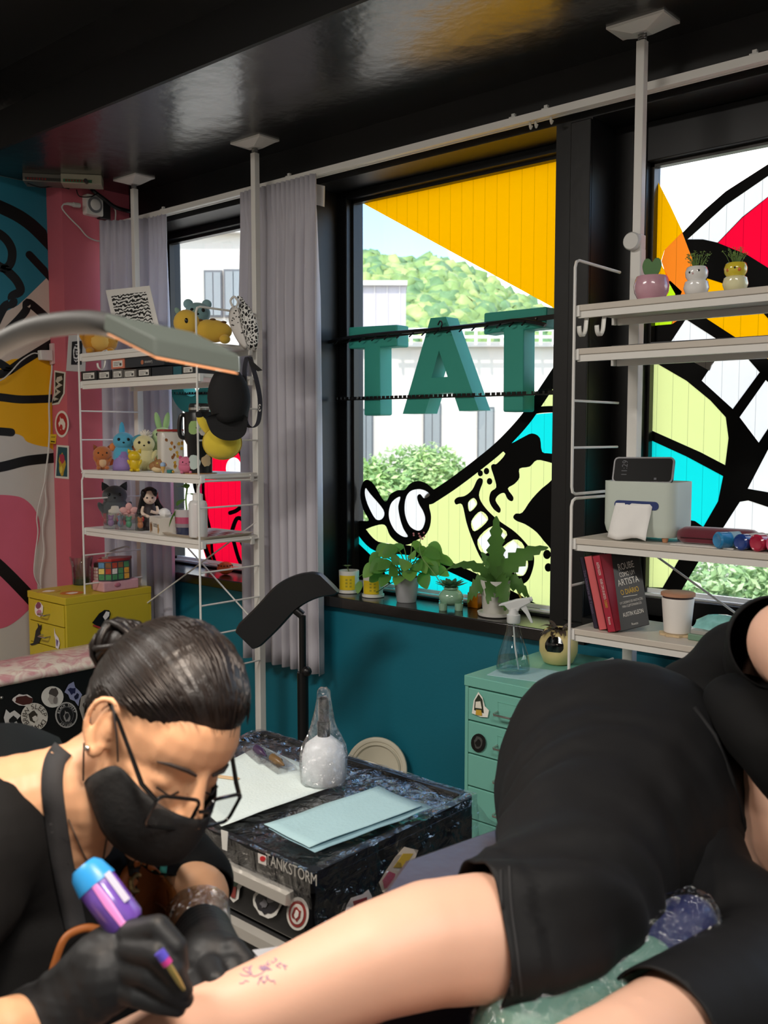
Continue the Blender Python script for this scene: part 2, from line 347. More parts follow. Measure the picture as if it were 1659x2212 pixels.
for h in eh: vin(W2, 'film_panel', h, fw_, 6, True, lim=L2, n=4)
th = TH
vin(W2, 'film_shape', z4((920, 862), (940, 842), (985, 832), (1030, 795), (1060, 735), (1082, 723), (1096, 745), (1072, 830), (1110, 905), (1190, 982), (1300, 1060), (1390, 1160), (1413, 1220), (1400, 1300), (1365, 1365), (1290, 1385), (1180, 1330), (1090, 1230), (1030, 1100), (995, 1000), (968, 888), (930, 886)), K, 4, True, th, lim=L2, n=4)
for h in th: vin(W2, 'film_panel', h, fw_, 6, False, lim=L2)
vin(W2, 'film_shape', z4((1146, 655), (1160, 636), (1182, 634), (1235, 572), (1200, 545), (1290, 500), (1345, 470), (1400, 447), (1448, 475), (1462, 560), (1520, 572), (1640, 600), (1640, 660), (1505, 625), (1430, 612), (1385, 652), (1322, 665), (1322, 720), (1290, 760), (1250, 788), (1284, 840), (1276, 866), (1248, 852), (1228, 815), (1192, 828), (1174, 862), (1205, 912), (1196, 938), (1160, 912), (1135, 862), (1145, 808), (1178, 780), (1166, 720)), K, 4, True, lim=L2, n=3)
for x, y, r in ((1080, 693, 16), (1118, 680, 17), (1137, 743, 17), (1492, 1195, 24), (1500, 1275, 22)):
    vin(W2, 'film_dot', z4(*[(x + r * math.cos(t * PI / 8), y + r * 1.2 * math.sin(t * PI / 8)) for t in range(16)]), K, 3, lim=L2)
vin(W2, 'film_shape', z4((1283, 965), (1300, 942), (1340, 935), (1400, 850), (1500, 755), (1640, 690), (1640, 1260), (1500, 1142), (1430, 1060), (1360, 1010), (1305, 988)), K, 4, True, lim=L2, n=3)
def z5(*p): return [(1180 + .3527 * x, .3527 * y) for x, y in p]
def z6(*p): return [(1180 + .303 * x, 780 + .303 * y) for x, y in p]
L3 = (X3a + .06 + .045, X3b - .05, .86, ZH - .12)
pieces = [('w', z5((865, 1466), (1100, 1255), (1358, 1078), (1700, 900), (1700, 1010), (1358, 1205), (1200, 1330), (1050, 1486), (960, 1466))),
          ('r', z5((1052, 1488), (1200, 1335), (1358, 1208), (1700, 1020), (1700, 1900), (1358, 1640), (1230, 1560))),
          ('y', z5((930, 1918), (985, 1705), (1080, 1735), (1250, 1830), (1358, 1950), (1700, 2300), (1358, 2200), (1195, 2090))),
          ('w', z5((855, 1955), (1050, 2080), (1060, 2130), (1000, 2270), (740, 2130))),
          ('l', z6((742, 10), (780, 12), (1000, 140), (1170, 280), (1280, 400), (1300, 550), (1276, 742), (1100, 650), (740, 490))),
          ('c', z6((738, 560), (1000, 680), (1262, 820), (1225, 1000), (1120, 1182), (1060, 1140), (738, 1090))),
          ('w', z6((1240, -60), (1400, -60), (1522, 80), (1330, 342), (1108, 140))), ('w', z6((1565, 135), (1700, 260), (1700, 300), (1515, 582), (1378, 400))),
          ('w', z6((1660, 480), (1900, 480), (1900, 1040), (1581, 935), (1436, 910))), ('w', z6((1380, 1003), (1440, 993), (1581, 1040), (1750, 1200), (1750, 1330), (1170, 1330))),
          ('l', z6((725, 1340), (990, 1340), (830, 1615), (722, 1610)))]
FM = {'w': fw_, 'r': fr_, 'y': fy, 'l': fl_, 'c': fc}
vin(W3, 'film_shape', [(1474, 503), (1520, 455), (1568, 413), (1660, 354), (1800, 290), (1900, 260), (1900, 1330)] + z6((1750, 1345), (1110, 1390), (960, 1640), (640, 1640), (640, -50)) + [(1400, 681)] + z5((655, 1995), (770, 1985), (890, 1910), (900, 1600)), K, 3, False, [p[1] for p in pieces], lim=L3)
for c, p in pieces: vin(W3, 'film_panel', p, FM[c], 5, lim=L3)
vin(W3, 'film_panel', z5((640, 1030), (678, 1100), (760, 1260), (835, 1420), (725, 1530), (700, 1610), (760, 1720), (640, 1760)), fy, 0, lim=L3)
vin(W3, 'film_panel', z5((835, 1420), (865, 1500), (900, 1600), (880, 1780), (890, 1915), (765, 1990), (785, 1925), (790, 1800), (745, 1720), (705, 1600), (725, 1530)), fo, 1, lim=L3)
vin(W3, 'film_panel', z5((640, 1760), (760, 1720), (830, 1785), (785, 1930), (770, 1985), (640, 1998)), fg, 1, lim=L3)
# left window film
L1 = (X1a + .025, X1b - .03, ZS + .01, ZH - .03)
rp = [(440, 1190), (438, 1090), (436, 1030), (455, 985), (480, 965), (505, 960), (522, 990), (534, 1020), (560, 1040), (560, 1240), (500, 1240), (470, 1240)]
hole = [(505 + 17 * math.cos(t * PI / 8), 1012 + 24 * math.sin(t * PI / 8)) for t in range(16)]
vin(W1, 'film_panel', rp, fr_, 0, True, [hole], lim=L1); vin(W1, 'film_panel', hole, fw_, 1, lim=L1)
vin(W1, 'film_panel', [(424, 1040), (436, 1040), (450, 1100), (452, 1160), (470, 1225), (450, 1240), (430, 1150)], fpink, 1, lim=L1)
for pts, w in (([(424, 985), (420, 1040), (438, 1110), (440, 1170), (462, 1230)], 9), ([(440, 1010), (440, 1080), (455, 1150), (460, 1200), (478, 1235)], 6), ([(494, 965), (516, 970), (530, 1010), (545, 1050)], 9),
               ([(497, 1108), (512, 1102), (530, 1085), (545, 1060)], 9), ([(500, 1150), (512, 1120), (528, 1130), (522, 1170), (540, 1190)], 9), ([(505, 1170), (515, 1205), (528, 1235)], 8)):
    vin(W1, 'film_stroke', [tuple(p) for p in ribbon(pts, w)], K, 3, lim=L1)
# ------------------------------------------------------------------ outdoors
def yawbox(mb, x0, x1, y0, y1, z, dep, zb):            # box facing the room, from pixel limits at depth z
    a = cp(x0, CY, z); b = cp(x1, CY, z); t = (EYE + (z * (941 - y0) / F)); bo = zb if y1 is None else EYE + z * (941 - y1) / F
    f = Vector((FW.x, FW.y, 0)).normalized()
    for p in (a, b): p.z = 0
    mb.prism([a + Vector((0, 0, bo)), b + Vector((0, 0, bo)), b + Vector((0, 0, t)), a + Vector((0, 0, t))], f * dep); return mb
struct('ground_outside', MB().box(-400, 200, 3, 420, -5.2, -5), M('#a39c8e', .9, vs=.2))
def building(name, label, x0, x1, y0, z, dep, col, wins, cornice=True, ribs=0):
    c = cp((x0 + x1) / 2, CY, z); e = thing(name, label, 'building', (c.x, c.y, -5))
    part('wall', yawbox(MB(), x0, x1, y0, None, z, dep, -5), M(col, .8, var=.05, vs=.4), e, world=True, smooth=None)
    if cornice: part('parapet', yawbox(MB(), x0 - 3, x1 + 3, y0 - 3, y0 + 7, z - .25, dep, -5), M('#c9c6c0', .8), e, world=True, smooth=None)
    for k in range(ribs):
        x = x0 + (x1 - x0) * (k + .5) / ribs; part('rib', yawbox(MB(), x - .7, x + .7, y0 + 8, None, z - .06, .05, -5), M('#d9d4ce', .8), e, world=True, smooth=None)
    for (a, b, t, bo) in wins:
        w = part('window', yawbox(MB(), a, b, t, bo, z - .08, .1, 0), M('#5b5f62', .3, var=.1), e, world=True, smooth=None)
        part('pane', yawbox(MB(), a + 3, (a + b) / 2 - 1, t + 4, bo - 4, z - .12, .05, 0), M('#7d8486', .15), w, world=True, smooth=None)
        part('pane', yawbox(MB(), (a + b) / 2 + 1, b - 3, t + 4, bo - 4, z - .12, .05, 0), M('#7d8486', .15), w, world=True, smooth=None)
    return e
building('apartment_block', 'tall pale grey ribbed block beyond the window with the teal letters', 690, 876, 616, 48, 12, '#b5b0b4', [], True, 7)
building('low_building', 'long cream building with dark window slots behind the teal letters', 640, 1500, 745, 30, 10, '#c2beb6', [(776, 806, 884, 1045), (914, 952, 872, 1003), (1030, 1066, 880, 1000), (1290, 1330, 880, 1000)], True)
building('corner_building', 'white building seen through the leftmost window above the shelf', 200, 560, 506, 24, 4, '#bdb9b2', [(448, 486, 592, 690), (490, 530, 590, 690)], True, 0)
e = thing('rooftop_railing', 'thin white railing on the roof of the cream building', 'railing', cp(1000, CY, 29) * 1)
for k in range(14):
    x = 860 + k * 28; part('rail_post', MB().tube([cp(x, 745, 29), cp(x, 712, 29)], .05, 5), M('#f0f0ec', .5), e, world=True)
for yy in (712, 728): part('rail_bar', MB().tube([cp(850, yy, 29), cp(1240, yy, 29)], .05, 5), M('#f0f0ec', .5), e, world=True)
# wooded hill
hz = 150; m = MB(); rid = [(-300, 470), (300, 500), (560, 545), (700, 541), (790, 534), (850, 540), (900, 552), (945, 540), (985, 560), (1050, 590), (1190, 660), (1400, 760), (1900, 850)]
fh = Vector((FW.x, FW.y, 0)).normalized()
def ridge(x):
    for (a, b), (c, d) in zip(rid, rid[1:]):
        if a <= x <= c: return b + (d - b) * (x - a) / (c - a)
    return 850
rows = []
for j in range(9):
    t = j / 8; row = []
    for k in range(60):
        x = -300 + k * 37; p = cp(x, CY, hz - 45 * (1 - t)); top = EYE + hz * (941 - ridge(x)) / F; p.z = -5 + (top + 5 - 3) * (t ** .6); row.append(p)
    rows.append(row)
m.loft(rows, cap=False, closed=False)
hill = struct('hill', m, M('#5d7a3c', .9, var=.3, vs=.08), smooth=180)
def leafmat(c, tr=.35):
    key = ('leaf', c)
    if key in MC: return MC[key]
    mt = M(c, .5, var=.35, vs=.9 if tr < .2 else 6).copy(); n = mt.node_tree; b = n.nodes['Principled BSDF']; o = [q for q in n.nodes if q.type == 'OUTPUT_MATERIAL'][0]
    t = n.nodes.new('ShaderNodeBsdfTranslucent'); t.inputs[0].default_value = lin(c); ms = n.nodes.new('ShaderNodeMixShader'); ms.inputs[0].default_value = tr
    n.links.new(b.outputs[0], ms.inputs[1]); n.links.new(t.outputs[0], ms.inputs[2]); n.links.new(ms.outputs[0], o.inputs[0]); MC[key] = mt; return mt
random.seed(3)
for c, cnt in (('#7f9c58', 900), ('#a0b26c', 560), ('#668a58', 560)):
    m = MB()
    for _ in range(cnt):
        x = random.uniform(620, 1300); t = random.random() ** .8; d = hz - 45 * (1 - t); p = cp(x, CY, d); top = EYE + hz * (941 - ridge(x)) / F
        p.z = -5 + (top + 2) * (t ** .6); r = random.uniform(.8, 1.9); b = len(m.v); m.ball(p + Vector((0, 0, r * .3)), (r, r, r * .9), 9)
        for i in range(b, len(m.v)): m.v[i] = m.v[i] + noise.noise_vector(m.v[i] * .9) * r * .55
    o = part('hill_trees', m, leafmat(c, .1), None, smooth=180); o['kind'] = 'stuff'; o['label'] = 'dense %s tree crowns covering the hillside' % {'#7f9c58': 'mid green', '#a0b26c': 'yellow green', '#668a58': 'dark green'}[c]; o['category'] = 'trees'
def leaf_bush(name, label, blobs, n, size, cols, seed):
    random.seed(seed); c = blobs[0][0]; e = thing(name, label, 'bush', (c.x, c.y, -5))
    part('trunk', MB().tube([(c.x, c.y, -5), c], [.12, .05], 6), M('#5b4a38', .9), e, world=True)
    for col in cols:
        m = MB()
        for _ in range(n // len(cols)):
            bc, br = random.choice(blobs); d = Vector((random.gauss(0, 1), random.gauss(0, 1), random.gauss(0, 1))).normalized(); p = bc + d * br * random.uniform(.65, 1.05)
            a = Vector((random.gauss(0, 1), random.gauss(0, 1), random.gauss(0, .6))).normalized(); b = a.cross(d + Vector((.1, .2, .3))).normalized(); s = size * random.uniform(.6, 1.3)
            m.add([p - a * s, p + b * s * .45, p + a * s, p - b * s * .45], [(0, 1, 2, 3)])
        o = part('foliage', m, leafmat(col), e, smooth=None, world=True, fix=False); o['kind'] = 'stuff'
bl = [(cp(x, y, 14), r) for x, y, r in ((820, 1060, .55), (870, 1050, .6), (905, 1030, .5), (940, 1015, .4), (960, 1045, .45), (800, 1075, .5), (790, 1040, .35), (860, 1100, .6), (930, 1080, .6))]
leaf_bush('leafy_bush', 'bright green leafy bush outside, below the teal letters', bl, 5200, .06, ('#9cbf74', '#bfd794', '#84a868'), 5)
bl = [(cp(x, y, 9), r) for x, y, r in ((1460, 1290, .45), (1520, 1270, .45), (1580, 1265, .45), (1640, 1260, .5), (1700, 1270, .5), (1550, 1330, .5), (1620, 1330, .5), (1490, 1340, .5), (1760, 1300, .5), (1680, 1340, .5), (1420, 1330, .4))]
leaf_bush('hedge_bush', 'pale green hedge seen low through the rightmost window', bl, 6500, .05, ('#a9c68c', '#c8dcae', '#8fb078'), 6)
# ------------------------------------------------------------------ curtain rail and curtains
white = M('#e4e2dd', .4, var=.03); whitem = M('#d8d7d3', .45, var=.03)
e = thing('curtain_rail', 'long white curtain rail running above all the windows', 'curtain rail', (-1.7, 2.6, 2.36))
part('rail', MB().box(-3.92, .6, 2.588, 2.612, 2.35, 2.372).box(-3.92, .6, 2.583, 2.588, 2.347, 2.352).box(-3.92, .6, 2.612, 2.617, 2.347, 2.352), white, e, world=True, smooth=None)
for x in (-3.6, -2.78, -1.74, -1.62, -.98, -.2): part('bracket', MB().box(x - .012, x + .012, 2.595, 2.65, 2.372, 2.378).box(x - .006, x + .006, 2.6, 2.61, 2.37, 2.388), whitem, e, world=True, smooth=None)
for x in (-1.675, -1.655, -1.6): part('glider', MB().tube([(x, 2.6, 2.348), (x, 2.6, 2.335), (x + .006, 2.594, 2.326), (x + .012, 2.59, 2.332)], .004, 6), M('#cfccc2', .4), e, world=True)
def curtain(label, path, zt, zb, folds, amp, col, flare=0, seed=1, thin=.35):
    random.seed(seed); P = catmull([Vector(p + (0,)) for p in path], 10, False); L_ = [0]
    for a, b in zip(P, P[1:]): L_.append(L_[-1] + (b - a).length)
    def at(s):
        s *= L_[-1]
        for i in range(len(P) - 1):
            if s <= L_[i + 1] or i == len(P) - 2:
                t = (s - L_[i]) / max(1e-6, L_[i + 1] - L_[i]); p = P[i].lerp(P[i + 1], t); d = (P[i + 1] - P[i]).normalized(); return p, Vector((d.y, -d.x, 0))
    N = folds * 12; rows = []; ph = [random.uniform(-.5, .5) for _ in range(folds + 2)]; am = [random.uniform(.65, 1.2) for _ in range(folds + 2)]
    for j in range(26):
        v = j / 25; z = zt + (zb - zt) * v; row = []
        for i in range(N + 1):
            u = i / N; k = u * folds; q = int(k); w = ph[q] * (1 - (k - q)) + ph[q + 1] * (k - q); A = am[q] * (1 - (k - q)) + am[q + 1] * (k - q)
            p, nn = at(min(1, u)); g = min(1, .25 + v * 3.2)
            off = amp * g * A * (math.sin(2 * PI * k + w * 1.2 * v * 2) + .3 * math.sin(4 * PI * k + 3 * w + 2 * v))
            if v < .06: off = amp * .45 * math.sin(2 * PI * k * 2)
            d = Vector((nn.y, -nn.x, 0)) * (-flare * (u - .5) * v)
            p = p + nn * off + d; row.append(Vector((p.x, p.y, z)))
        rows.append(row)
    m = MB(); m.loft(rows, cap=False, closed=False)
    mt = M(col, .8, var=.04, vs=8, sheen=.2).copy(); n = mt.node_tree; b = n.nodes['Principled BSDF']; o = [q for q in n.nodes if q.type == 'OUTPUT_MATERIAL'][0]
    t = n.nodes.new('ShaderNodeBsdfTranslucent'); t.inputs[0].default_value = lin(col); ms = n.nodes.new('ShaderNodeMixShader'); ms.inputs[0].default_value = thin
    n.links.new(b.outputs[0], ms.inputs[1]); n.links.new(t.outputs[0], ms.inputs[2]); n.links.new(ms.outputs[0], o.inputs[0])
    c = P[len(P) // 2]; e = thing('curtain', label, 'curtain', (c.x, c.y, zb))
    o = part('cloth', m, mt, e, world=True, smooth=180, fix=False)
    s = o.modifiers.new('thick', 'SOLIDIFY'); s.thickness = .002
    rows2 = [[r + Vector((0, -.003, 0)) for r in rows[0]], [r + Vector((0, -.003, -.07)) for r in rows[1]]]
    return e
curtain('pale grey curtain hanging in the corner beside the pink column', [(-3.9, 2.47), (-3.8, 2.545), (-3.68, 2.585), (-3.56, 2.59)], 2.35, .32, 6, .017, '#d4d2de', .02, 2, .3)
curtain('pale grey gathered curtain between the two left windows', [(-3.03, 2.575), (-2.9, 2.57), (-2.75, 2.575), (-2.6, 2.57)], 2.35, .44, 8, .022, '#d0cdd6', .05, 4, .2)
e = thing('curtain_tieback', 'short white cloth tab beside the gathered curtain top', 'cloth tab', (-2.63, 2.63, 2.2))
pp = [oy(x, y, 2.62) for x, y in ((676, 396), (702, 402), (701, 447), (690, 444), (676, 441))]
part('tab', MB().prism(pp, (0, -.006, 0)), M('#d9d6d0', .8), e, world=True, smooth=None)
# ------------------------------------------------------------------ racks on tension poles
wire = M('#e2e0dc', .38, var=.03); board = M('#c9c0b4', .5, var=.1, vs=9, bump=.05, bs=40); boardw = M('#dedbd5', .45, var=.04)
def rack(label, xl, xr, yf, yb, poles, tops, rungs, ladders, joint, braces, zlow, wood, knobz):
    e = thing('shelf_rack', label, 'shelf rack', ((xl + xr) / 2, (yf + yb) / 2, 0))
    for px in poles:
        p = part('pole', MB().box(px - .016, px + .016, yb - .016 + .02, yb + .016 + .02, 0, knobz + .08), white, e, world=True, smooth=None, bevel=.003)
        part('inner_pole', MB().box(px - .0125, px + .0125, yb + .0075, yb + .0325, knobz + .08, 2.455), white, p, world=True, smooth=None, bevel=.002)
        part('ceiling_plate', MB().prism([(px - .085, yb - .03, 2.5), (px + .085, yb - .03, 2.5), (px + .085, yb + .07, 2.5), (px - .085, yb + .07, 2.5)], (0, 0, -.006)).loft([[(px - .08, yb - .026, 2.494), (px + .08, yb - .026, 2.494), (px + .08, yb + .066, 2.494), (px - .08, yb + .066, 2.494)], [(px - .02, yb - .001, 2.474), (px + .02, yb - .001, 2.474), (px + .02, yb + .041, 2.474), (px - .02, yb + .041, 2.474)]]), white, p, world=True, smooth=None)
        sp = [(px + .011 * math.cos(t * .9), yb + .02 + .011 * math.sin(t * .9), 2.45 + .03 * t / 34) for t in range(35)]
        part('spring', MB().tube(sp, .0022, 5), M('#9a9a98', .3, metal=.9), p, world=True)
        part('knob', MB().lathe([(.022, 0), (.025, .004), (.025, .016), (.022, .02)], 20).xf(Matrix.Translation((px - .005, yb + .004, knobz + .06)) @ Matrix.Rotation(PI / 2, 4, 'X')).tube([(px, yb - .015, knobz + .06), (px, yb + .02, knobz + .06)], .01, 8), whitem, p, world=True)
        part('label_sticker', MB().box(px + .016, px + .0165, yb + .008, yb + .034, knobz - .03, knobz + .04), M('#efe9e4', .5), p, world=True, smooth=None)
    for i, lx in enumerate(ladders):
        l = part('ladder', MB().tube([(lx, yb, joint[0]), (lx, yf + .02, joint[0]), (lx, yf + .005, joint[0] + .005), (lx, yf, joint[0] + .02), (lx, yf, joint[1] - .02), (lx, yf + .006, joint[1] - .005), (lx, yf + .02, joint[1]), (lx, yb, joint[1] - .002)], .0042, 7), wire, e, world=True)
        part('ladder_lower', MB().tube([(lx, yf, zlow), (lx, yf, joint[0] - .032), (lx, yf + .006, joint[0] - .018), (lx, yf + .02, joint[0] - .012), (lx, yb, joint[0] - .014)], .0042, 7), wire, l, world=True)
        for z in rungs: part('rung', MB().tube([(lx, yf, z), (lx, yb + .005, z)], .0036, 6), wire, l, world=True)
        for z in rungs + [joint[0]]: part('clip', MB().box(lx - .005, lx + .005, yb - .02, yb, z - .008, z + .004), wire, l, world=True, smooth=None) if z in tops else None
    for k, z in enumerate(tops):
        b = part('shelf_board', MB().box(xl + .008, xr - .008, yf + .006, yb + .004, z - .016, z), wood, e, world=True, smooth=None, bevel=.0015)
        part('shelf_rail', MB().box(xl + .01, xr - .01, yf + .01, yf + .022, z - .034, z - .016).box(xl + .01, xr - .01, yb - .02, yb - .008, z - .034, z - .016), boardw, b, world=True, smooth=None)
        for lx in ladders: part('shelf_bracket', MB().tube([(lx, yf, z - .012), (lx, yb, z - .012)], .004, 6).box(lx - .004, lx + .004, yb - .035, yb - .02, z - .034, z - .005).box(lx - .004, lx + .012, yf + .004, yf + .02, z - .03, z - .002), wire, b, world=True, smooth=None)
    for a, b in braces: part('cross_brace', MB().tube([a, b], .0032, 6), wire, e, world=True)
    return e
rack('white wire rack on tension poles crowded with plush toys and boxes', -3.645, -2.835, 2.19, 2.475, (-3.66, -2.855), [1.715, 1.6, 1.225, .978], [1.474, 1.352, 1.1, .857, .732, .615, .475], (-3.64, -2.84), (1.212, 1.842), [((-2.85, 2.48, 1.03), (-3.65, 2.48, .59)), ((-3.36, 2.48, .93), (-2.86, 2.48, .62))], .42, boardw, 1.74)
rack('white wire rack with wood shelves in front of the right window', -1.305, -.35, 2.243, 2.49, (-1.256,), [1.714, 1.6, 1.095, .848], [1.463, 1.338, .965, .72], (-1.3,), (1.213, 1.832), [(oy(1420, 1203, 2.5), oy(1605, 1336, 2.5))], .62, board, 1.85)
hk = M('#ecebe6', .3)
def hook(label, p, s=1):
    e = thing('s_hook', label, 'hook', p)
    pts = [(0, 0, .03), (0, .012, .036), (0, .02, .028), (0, .012, 0), (0, .006, -.03), (0, -.008, -.045), (0, -.022, -.036), (0, -.026, -.02)]
    m = MB(); P = catmull([Vector(q) * s for q in pts], 4, False); m.loft([[q + Vector((dx, 0, 0)) + n_ for dx, n_ in ((-.006, Vector((0, -.0012, -.0012))), (.006, Vector((0, -.0012, -.0012))), (.006, Vector((0, .0012, .0012))), (-.006, Vector((0, .0012, .0012))))] for q in P])
    part('hook_strip', m, hk, e, smooth=180)
hook('white hook under the top right shelf, nearer the ladder', oy(1262, 690, 2.255)); hook('white hook under the top right shelf, farther from the ladder', oy(1300, 688, 2.255)); hook('white hook under the top shelf of the left rack', oy(222, 775, 2.2))
# ------------------------------------------------------------------ drawer cabinets
def drawer_cabinet(label, x0, x1, y0, y1, h, col, n, handle='#b9b9b4'):
    e = thing('drawer_cabinet', label, 'cabinet', ((x0 + x1) / 2, (y0 + y1) / 2, 0)); mt = M(col, .38, var=.03, vs=5); md = M(col, .42, var=.03, vs=4)
    m = MB().box(x0, x0 + .012, y0 + .002, y1 - .01, .08, h - .03).box(x1 - .012, x1, y0 + .002, y1 - .01, .08, h - .03).box(x0 - .001, x1 + .001, y0 - .001, y1 + .001, h - .03, h).box(x0, x1, y1 - .01, y1, .08, h - .03).box(x0, x1, y0 + .01, y1, .06, .08)
    part('cabinet_body', m, mt, e, world=True, smooth=None, bevel=.002)
    for x in (x0 + .03, x1 - .03):
        for y in (y0 + .04, y1 - .04): part('caster', MB().lathe([(.02, -.01), (.025, -.008), (.025, .008), (.02, .01)], 14).xf(Matrix.Translation((x, y, .025)) @ Matrix.Rotation(PI / 2, 4, 'X')).box(x - .008, x + .008, y - .012, y + .012, .03, .06), M('#222222', .5), e, world=True)
    dh = (h - .03 - .085) / n
    for k in range(n):
        zt = h - .034 - k * dh; zb = zt - dh + .004
        d = part('drawer', MB().box(x0 + .015, x1 - .015, y0 - .002, y0 + .3, zb, zt), md, e, world=True, smooth=None, bevel=.002)
        cx = (x0 + x1) / 2; zc = zt - dh * .52
        part('handle', MB().tube([(cx - .03, y0 - .002, zc), (cx - .03, y0 - .022, zc - .002), (cx - .026, y0 - .027, zc - .003), (cx + .026, y0 - .027, zc - .003), (cx + .03, y0 - .022, zc - .002), (cx + .03, y0 - .002, zc)], .0032, 7), M(handle, .25, metal=.9), d, world=True)
        m = MB()
        for a in (-.03, .03): m.box(cx + a - .001, cx + a + .001, y0 - .003, y0 - .002, zc + .004, zc + .028)
        m.box(cx - .03, cx + .03, y0 - .003, y0 - .002, zc + .027, zc + .029)
        part('label_frame', m, mt, d, world=True, smooth=None)
    return e
ycab = drawer_cabinet('mustard yellow metal drawer cabinet in the corner with stickers', -3.915, -3.6, 2.075, 2.5, .69, '#c9b32c', 6)
tcab = drawer_cabinet('mint green metal drawer cabinet against the teal wall', -1.583, -1.29, 2.15, 2.6, .69, '#74b5a6', 6)
def sticker(parent, pts, mat, nrm, off=.0012, name='sticker', holes=()):
    o = part(name, MB().prism([Vector(p) + Vector(nrm) * off for p in pts], Vector(nrm) * .0005, [[Vector(q) + Vector(nrm) * off for q in h] for h in holes]), mat, parent, world=True, smooth=None); return o
def blobpts(cx, cy, rx, ry, n=14, j=.12, seed=0):
    random.seed(seed); return [(cx + rx * math.cos(2 * PI * k / n) * random.uniform(1 - j, 1 + j), cy + ry * math.sin(2 * PI * k / n) * random.uniform(1 - j, 1 + j)) for k in range(n)]
def stk_px(parent, plane, layers, nrm):
    for i, (pts, col) in enumerate(layers): sticker(parent, [plane(*p) for p in pts], M(col, .35, var=.05), nrm, .0035 + .0007 * i)
fY = lambda Y: (lambda x, y: oy(x, y, Y))
fX = lambda X: (lambda x, y: ox(x, y, X))
py_ = fY(2.073)
stk_px(ycab, py_, [(blobpts(86, 1316, 9, 16, 14, .1, 3), '#efe8e4'), (blobpts(85, 1308, 6, 7, 10, .2, 4), '#8a4d63'), (blobpts(87, 1322, 5, 6, 10, .2, 5), '#c9879a')], (0, -1, 0))
cat = [(66, 1391), (74, 1388), (77, 1375), (79, 1362), (84, 1354), (83, 1345), (84, 1347), (88, 1352), (91, 1348), (91, 1358), (88, 1364), (90, 1378), (86, 1388), (78, 1392), (70, 1394)]
stk_px(ycab, py_, [(cat, '#0e0e10')], (0, -1, 0))
stk_px(ycab, py_, [([(119, 1356), (121, 1368), (128, 1378), (131, 1390), (128, 1402), (122, 1399), (122, 1384), (119, 1372)], '#e8e0e6'), ([(123, 1380), (128, 1384), (126, 1396), (124, 1394)], '#6a5486')], (0, -1, 0))
stk_px(ycab, fX(-3.599), [([(198, 1345), (213, 1325), (225, 1317), (235, 1318), (238, 1326), (232, 1345), (227, 1364), (212, 1354)], '#121214'), ([(200, 1349), (214, 1353), (226, 1364), (226, 1367), (212, 1357), (199, 1352)], '#b33a36'), ([(221, 1332), (228, 1320), (235, 1322), (234, 1330), (226, 1340)], '#efeee9')], (1, 0, 0))
tf = fY(2.147)
stk_px(tcab, tf, [([(1021, 1540), (1025, 1512), (1035, 1494), (1044, 1506), (1049, 1525), (1058, 1534), (1055, 1549), (1040, 1548)], '#f2efe6'), ([(1026, 1533), (1028, 1512), (1036, 1499), (1044, 1511), (1047, 1540)], '#33382c'), ([(1029, 1528), (1030, 1515), (1040, 1514), (1043, 1530)], '#e9e4d6'), ([(1030, 1543), (1031, 1532), (1042, 1533), (1044, 1545)], '#c9a23a')], (0, -1, 0))
stk_px(tcab, tf, [([(1035 + 16 * math.cos(t * PI / 10), 1604 + 20 * math.sin(t * PI / 10)) for t in range(20)], '#121212'), (blobpts(1035, 1604, 10, 13, 16, .2, 8), '#4a4a48'), (blobpts(1035, 1605, 6, 8, 12, .25, 9), '#151515')], (0, -1, 0))
# ------------------------------------------------------------------ tool chest on the floor, wrapped in plastic
TX0, TX1, TY0, TY1, TH_ = -1.6, -1.012, .985, 1.402, .7
tb = thing('tool_chest', 'black metal tool chest with stickers, its top wrapped in clear plastic', 'tool chest', ((TX0 + TX1) / 2, (TY0 + TY1) / 2, 0))
bk = M('#131314', .35, var=.08); bk2 = M('#1a1a1b', .4, var=.08)
part('chest_body', MB().box(TX0, TX1, TY0 + .01, TY1, .1, TH_ - .034).prism([(x, y, TH_ - .034) for x, y in rrect(TX0 - .005, TX1 + .005, TY0 - .005, TY1 + .005, .02)], (0, 0, .022)), bk, tb, world=True, bevel=.004)
tray = MB().prism([(x, y, TH_ - .012) for x, y in rrect(TX0 - .005, TX1 + .005, TY0 - .005, TY1 + .005, .02)], (0, 0, .014), [[(x, y, TH_ - .012) for x, y in rrect(TX0 + .012, TX1 - .012, TY0 + .012, TY1 - .012, .014)]])
part('tray_rim', tray, bk, tb, world=True, smooth=None)
zz = TH_ - .034
for k, dh in enumerate((.092, .088, .1, .14, .14)):
    d = part('drawer', MB().box(TX0 + .01, TX1 - .01, TY0 - .004, TY0 + .2, zz - dh + .006, zz), bk2, tb, world=True, smooth=None, bevel=.003)
    part('drawer_handle', MB().prism([(TX0 + .012, TY0 - .004, zz - .004), (TX0 + .012, TY0 - .02, zz - .006), (TX0 + .012, TY0 - .022, zz - .022), (TX0 + .012, TY0 - .012, zz - .026), (TX0 + .012, TY0 - .004, zz - .02)], (TX1 - TX0 - .05, 0, 0)), M('#c9c3ba', .35, metal=.5), d, world=True, smooth=None)
    zz -= dh
for x in (TX0 + .05, TX1 - .05):
    for y in (TY0 + .06, TY1 - .05): part('caster', MB().lathe([(.03, -.015), (.042, -.012), (.042, .012), (.03, .015)], 16).xf(Matrix.Translation((x, y, .042)) @ Matrix.Rotation(PI / 2, 4, 'X')).box(x - .012, x + .012, y - .02, y + .02, .05, .1), M('#222222', .5), tb, world=True)
lettering('TANKSTORM', oy(628, 1879, TY0 - .014), (1, 0, 0), (0, 0, 1), .026, M('#b4b0a8', .4), tb, width=.115)
